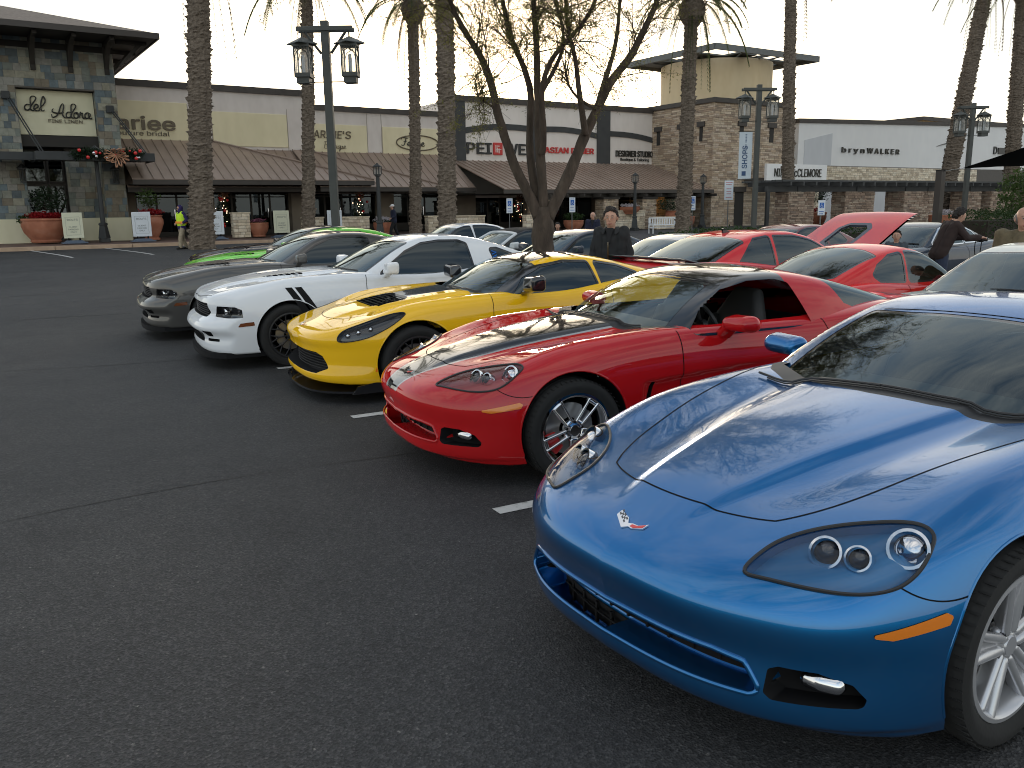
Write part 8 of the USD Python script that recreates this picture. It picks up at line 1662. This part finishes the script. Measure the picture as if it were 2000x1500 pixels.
def person(label, X, Y, z, rz, H=1.75, top='jacket_black', legs='jeans', hair='hair_dark', arms=None, stride=0.0, lean=0.0, head=(0.0, 0.0), vest=False, hood=False, cap=False, skirt=False, bald=False, shirt=None, wide=1.0, group=None, logo=False, glasses=False):
    """Stands at (X, Y, z), looking along the local +x axis. arms: (elbow, wrist) offsets for the left (+y) and right (-y) arm, in units of H."""
    t = thing('person', label, 'person', (X, Y, z), rz, group); k = H; W = wide
    L = lambda p: (np.array(p, float) * k)
    cl, sl = math.cos(lean), math.sin(lean)
    def tor(x, y, zz): d = zz - .53; return L((x * cl + d * sl, y, .53 + d * cl - x * sl))          # torso frame, leaning forward from the hips
    sh = [tor(-.005, s * .108 * W, .815) for s in (1, -1)]; arms = arms or (((.01, .03, -.17), (.05, .0, -.15)), ((.01, -.03, -.17), (.05, .0, -.15)))
    hp = [L((0, s * .052 * W, .50)) for s in (1, -1)]; ft = [L((stride * s, s * .055, .045)) for s in (1, -1)]
    kn = [L((stride * s * .5 + .03 * (1 if stride else .3), s * .055, .275)) for s in (1, -1)]
    hy, hpit = head; nk = tor(.0, 0, .845); hc = tor(.012, 0, .925) + L((.03 * math.sin(hpit), 0, -.012 * math.sin(hpit)))
    cy, sy, cp, sp_ = math.cos(hy), math.sin(hy), math.cos(hpit), math.sin(hpit)
    def hd(x, y, zz): x1, z1 = x * cp + zz * sp_, -x * sp_ + zz * cp; return hc + np.array([x1 * cy - y * sy, x1 * sy + y * cy, z1]) * k
    P = []
    P += chain([tor(0, 0, .56), tor(.0, 0, .64), tor(.0, 0, .75)], [.075 * k, .072 * k, .082 * k]); P += chain([tor(0, .06 * W, .56), tor(.0, .075 * W, .78)], [.06 * k, .055 * k]); P += chain([tor(0, -.06 * W, .56), tor(.0, -.075 * W, .78)], [.06 * k, .055 * k])
    P += chain([tor(-.005, 0, .80), nk, hd(0, 0, -.03)], [.045 * k, .034 * k, .036 * k])
    face = [hd(.012, 0, .012), hd(-.012, 0, .022), hd(.016, 0, -.035), hd(.022, 0, -.052)]; P.append(m3.Manifold.batch_hull([m3.Manifold.sphere(r * k, 16).translate(tuple(p)) for p, r in zip(face, (.048, .052, .038, .023))]))
    P += chain([hd(.057, 0, .008), hd(.067, 0, -.014), hd(.058, 0, -.019)], [.005 * k, .0068 * k, .0065 * k], 8)
    for s in (1, -1): P += chain([hd(-.004, s * .049, .008), hd(-.006, s * .053, -.016)], [.010 * k, .008 * k], 8)
    hands = []
    for i, s in enumerate((1, -1)):
        e = sh[i] + L(arms[i][0]); w = e + L(arms[i][1]); P += chain([sh[i], e, w], [.036 * k, .028 * k, .018 * k])
        d = (w - e) / np.linalg.norm(w - e); side = np.cross(d, [0, 0, 1.0]) if abs(d[2]) < .9 else np.array([1.0, 0, 0]); side -= d * (side @ d); side /= np.linalg.norm(side); nn = np.cross(d, side)
        pc = w + d * .04 * k; P.append(m3.Manifold.batch_hull([m3.Manifold.sphere(.011 * k, 8).translate(tuple(q)) for q in (w + side * .012 * k, w - side * .012 * k, pc + side * .02 * k, pc - side * .02 * k)]))
        for f in range(4):
            o = side * (.0175 - f * .0117) * k; b0 = pc + o; l = (.04, .046, .043, .034)[f] * k; P += chain([b0, b0 + d * l * .55 + nn * .006 * k, b0 + d * l * .95 + nn * .018 * k], [.0062 * k, .0056 * k, .005 * k], 6)
        P += chain([w + d * .012 * k + side * .016 * k, w + d * .03 * k + side * .034 * k, w + d * .055 * k + side * .036 * k], [.008 * k, .0066 * k, .0055 * k], 6)
        P += chain([hp[i], kn[i], ft[i]], [.058 * k, .040 * k, .026 * k]); P += chain([ft[i] + L((-.02, 0, -.018)), ft[i] + L((.085, 0, -.026))], [.022 * k, .017 * k])
    body = fuse(P, .028, 5); bo = obj('body', body, M['skin'], t, smooth=True)
    g = .010 * k
    J = chain([tor(0, 0, .50), tor(0, 0, .64), tor(.0, 0, .76)], [.095 * k, .09 * k, .09 * k])
    for s in (1, -1): J += chain([tor(0, s * .062 * W, .49), tor(0, s * .07 * W, .64), tor(.0, s * .082 * W, .785)], [.066 * k, .064 * k, .064 * k])
    J += chain([tor(-.008, .07 * W, .808), tor(-.010, 0, .825), tor(-.008, -.07 * W, .808)], [.034 * k, .040 * k, .034 * k])
    for i in (0, 1):
        e = sh[i] + L(arms[i][0]); w = e + L(arms[i][1]); d = (w - e); J += chain([sh[i], e, e + d * .96], [.046 * k, .039 * k, .031 * k])
    jk = fuse(J, .032, 4); v = np.array(jk.vertices); nz = meshkit.fbm(v * [9, 9, 14] + rz, 3); jk.vertices = v + np.array(jk.vertex_normals) * ((nz - .5) * .03)[:, None]
    jo = obj('jacket' if not skirt else 'coat', jk, M['cloth_' + top], bo, smooth=True)
    if shirt:                                                        # open collar with the shirt showing
        obj('shirt', fuse([m3.Manifold.batch_hull([m3.Manifold.sphere(.012 * k, 10).translate(tuple(q)) for q in (tor(.055, .022, .835), tor(.055, -.022, .835), tor(.095, 0, .735))])], .02, 2), M['cloth_' + shirt], jo, smooth=True)
        for s in (1, -1): obj('collar', fuse([m3.Manifold.batch_hull([m3.Manifold.sphere(.008 * k, 8).translate(tuple(q)) for q in (tor(-.03, s * .05, .848), tor(.04, s * .04, .838), tor(.088, s * .05, .80), tor(.03, s * .075, .825))])], .02, 1), M['cloth_' + top], jo, smooth=True)
        obj('zip', tube([tor(.108, -.004, .74), tor(.106, -.004, .65), tor(.105, -.004, .53)], .004 * k, 5), M['dark_chrome'], jo)
    if logo: obj('chest_print', tube([tor(.098, .05 * math.cos(a), .70 + .035 * math.sin(a)) for a in np.linspace(0, 6.28, 13)], .005 * k, 4), M['number_plate'], jo); obj('chest_print', cat_([tube([tor(.103, y, .67), tor(.105, y, .73)], .005 * k, 4) for y in (-.015, .018)] + [tube([tor(.104, -.03, .70), tor(.104, .03, .70)], .004 * k, 4)]), M['number_plate'], jo)
    T = chain([L((0, 0, .515)), L((0, 0, .46))], [.082 * k, .07 * k])
    for i in (0, 1): T += chain([hp[i], kn[i], ft[i] + L((0, 0, .015))], [.069 * k, .052 * k, .042 * k])
    obj('trousers', fuse(T, .035, 4), M['cloth_' + legs], bo, smooth=True)
    for i in (0, 1): obj('shoe', fuse([m3.Manifold.batch_hull([m3.Manifold.sphere(r * k, 10).translate(tuple(ft[i] + L(o))) for o, r in (((-.03, 0, -.020), .024), ((.02, 0, -.005), .026), ((.09, .008, -.026), .018), ((.09, -.008, -.026), .018))])], .03, 2), M['cloth_shoe'], bo, smooth=True)
    # hair, hat or hood
    sph = lambda x, y, zz, r: m3.Manifold.sphere(r * k, 14).translate(tuple(hd(x, y, zz)))
    if hood: ho = m3.Manifold.batch_hull([sph(-.02, 0, .02, .058), sph(-.01, 0, .035, .05), sph(-.02, 0, -.05, .05), sph(.01, 0, -.07, .045), sph(.015, .03, -.06, .035), sph(.015, -.03, -.06, .035)]) - m3.Manifold.batch_hull([sph(.075, 0, .01, .042), sph(.075, 0, -.035, .036)]); obj('hood', fuse([ho], .02, 3), M['cloth_' + top], bo, smooth=True)
    elif cap:
        obj('cap', fuse([m3.Manifold.batch_hull([sph(-.012, 0, .034, .054), sph(.008, 0, .034, .05)]), m3.Manifold.batch_hull([sph(.05, .03, .022, .006), sph(.05, -.03, .022, .006), sph(.095, .018, .014, .005), sph(.095, -.018, .014, .005)])], .02, 2), M['cloth_cap_white'], bo, smooth=True); obj('hair', fuse([m3.Manifold.batch_hull([sph(-.03, 0, .0, .044), sph(-.035, 0, -.05, .028)])], .02, 3), M['cloth_' + hair], bo, smooth=True)
    elif bald: obj('hair', fuse([m3.Manifold.batch_hull([sph(-.022, .02, .0, .044), sph(-.022, -.02, .0, .044), sph(-.03, 0, -.03, .036)])], .02, 3), M['cloth_' + hair], bo, smooth=True)
    else:
        ha = m3.Manifold.batch_hull([sph(-.018, 0, .032, .054), sph(-.006, .014, .050, .037), sph(-.006, -.014, .050, .037), sph(-.03, 0, -.012, .044)]) + m3.Manifold.batch_hull([sph(-.005, .034, .034, .026), sph(-.02, .036, .005, .026)]) + m3.Manifold.batch_hull([sph(-.005, -.034, .034, .026), sph(-.02, -.036, .005, .026)]) + m3.Manifold.batch_hull([sph(.020, .012, .062, .018), sph(-.02, -.02, .07, .022), sph(.012, -.018, .066, .018)]); hm = fuse([ha], .012, 3); v = np.array(hm.vertices); nz = meshkit.fbm(v * 46, 3); hm.vertices = v + np.array(hm.vertex_normals) * ((nz - .5) * .045)[:, None]; obj('hair', hm, M['cloth_' + hair], bo, smooth=True)
    for s in (1, -1):
        e = obj('eye', trimesh.creation.icosphere(2, .0062 * k).apply_translation(hd(.0535, s * .019, .008)), M['eye_white'], bo, smooth=True); obj('iris', trimesh.creation.icosphere(1, .0034 * k).apply_translation(hd(.0585, s * .019, .0075)), M['cloth_hair_dark'], e, smooth=True)
        obj('eyebrow', tube([hd(.058, s * .010, .0205), hd(.0585, s * .02, .0235), hd(.053, s * .031, .020)], .0021 * k, 5), M['cloth_' + hair], bo)
        if glasses: obj('sunglasses', trimesh.creation.icosphere(2, .014 * k).apply_scale([1, 1, 1]).apply_translation(hd(.055, s * .02, .007)), M['gloss_black'], bo, smooth=True)
    obj('mouth', tube([hd(.054, .016, -.041), hd(.060, .0, -.040), hd(.054, -.016, -.041)], .0036 * k, 5), M['lips'], bo, smooth=True)
    if vest:
        V = chain([tor(0, 0, .57), tor(.0, 0, .74)], [.106 * k, .104 * k])
        for s in (1, -1): V += chain([tor(0, s * .064 * W, .57), tor(.0, s * .074 * W, .78)], [.078 * k, .074 * k]); V += chain([tor(0, s * .06, .8), tor(-.005, s * .055, .825)], [.06 * k, .042 * k])
        vo = obj('hi_vis_vest', fuse(V, .03, 3), M['hi_vis'], bo, smooth=True); obj('vest_band', fuse(chain([tor(0, s * .03, .60) for s in (1, -1)], [.113 * k] * 2), .03, 0) if False else lathe([(.116 * k, .585 * k), (.122 * k, .595 * k), (.122 * k, .625 * k), (.116 * k, .635 * k)], 24).apply_scale([1.0, 1.28, 1.0]), M['hi_vis_orange'], vo, smooth=True)
    return t
zz = lambda X, Y: float(gz(X, Y))
person('dark haired man in a black zip jacket standing between the yellow and red cars', 7.03, 9.83, zz(7, 9.8), 222, 1.74, 'jacket_black', 'jeans', head=(.05, .10), lean=.03, shirt='black_cloth', wide=.94, arms=(((-.01, .045, -.165), (.06, .0, -.14)), ((-.01, -.045, -.165), (.06, .0, -.14))))
person('walker in a yellow high visibility vest, dark hood and khaki trousers', 5.1, 36.6, zz(5.1, 36.6), 200, 1.74, 'purple', 'khaki', stride=.10, vest=True, hood=True, arms=(((-.05, .06, -.15), (.09, -.02, -.06)), ((-.05, -.06, -.15), (.09, .02, -.06))), glasses=True, head=(-.3, .1))
person('woman in dark clothes and white cap walking past the shops', 16.0, 41.35, .33, 165, 1.66, 'navy', 'black_cloth', stride=.13, cap=True, lean=.06, arms=(((-.04, .03, -.165), (.10, .0, -.05)), ((-.04, -.03, -.165), (.10, .0, -.05))))
person('boy in a black hooded top with a white round print behind the tree trunk', 14.0, 22.4, -.12, 225, 1.36, 'black_cloth', 'jeans', logo=True, head=(.2, .1))
person('balding man in a navy jacket behind the black coupe', 17.0, 24.9, -.15, 230, 1.68, 'navy', 'jeans', 'hair_grey', bald=True, shirt='black_cloth', head=(-.3, .1))
person('small boy in a blue grey top behind the old red coupe', 13.4, 10.05, -.1, 205, 1.30, 'slate_cloth', 'jeans', head=(.15, .0))
person('dark haired man in a brown leather jacket bending over his camera', 14.2, 9.75, -.1, 330, 1.74, 'maroon_brown', 'jeans', lean=.38, head=(0, .5), arms=(((.10, .03, -.13), (.15, -.05, .0)), ((.10, -.03, -.13), (.15, .05, .0))))
cm = thing('camera_device', 'small black camera with a neck strap held by the bending man', 'camera', (14.85, 9.42, 1.02), 330); obj('camera_body', rbox(-.04, .04, -.065, .065, -.045, .045, .012), M['matt_black'], cm, smooth=40); obj('camera_lens', cyl((.03, 0, 0), (.12, 0, 0), .035, .038, 16), M['gloss_black'], cm, smooth=40); obj('strap', tube(smooth_line(np.array([[0, .07, .0], [-.03, .09, -.25], [-.02, .0, -.42], [-.03, -.09, -.22], [0, -.07, 0]]), 6), .008, 5), M['matt_black'], cm)
person('grey haired man in an olive jacket at the right edge of the picture', 9.85, 5.74, -.1, 205, 1.72, 'olive', 'jeans', 'hair_grey', bald=True, wide=1.15, head=(.25, .1))
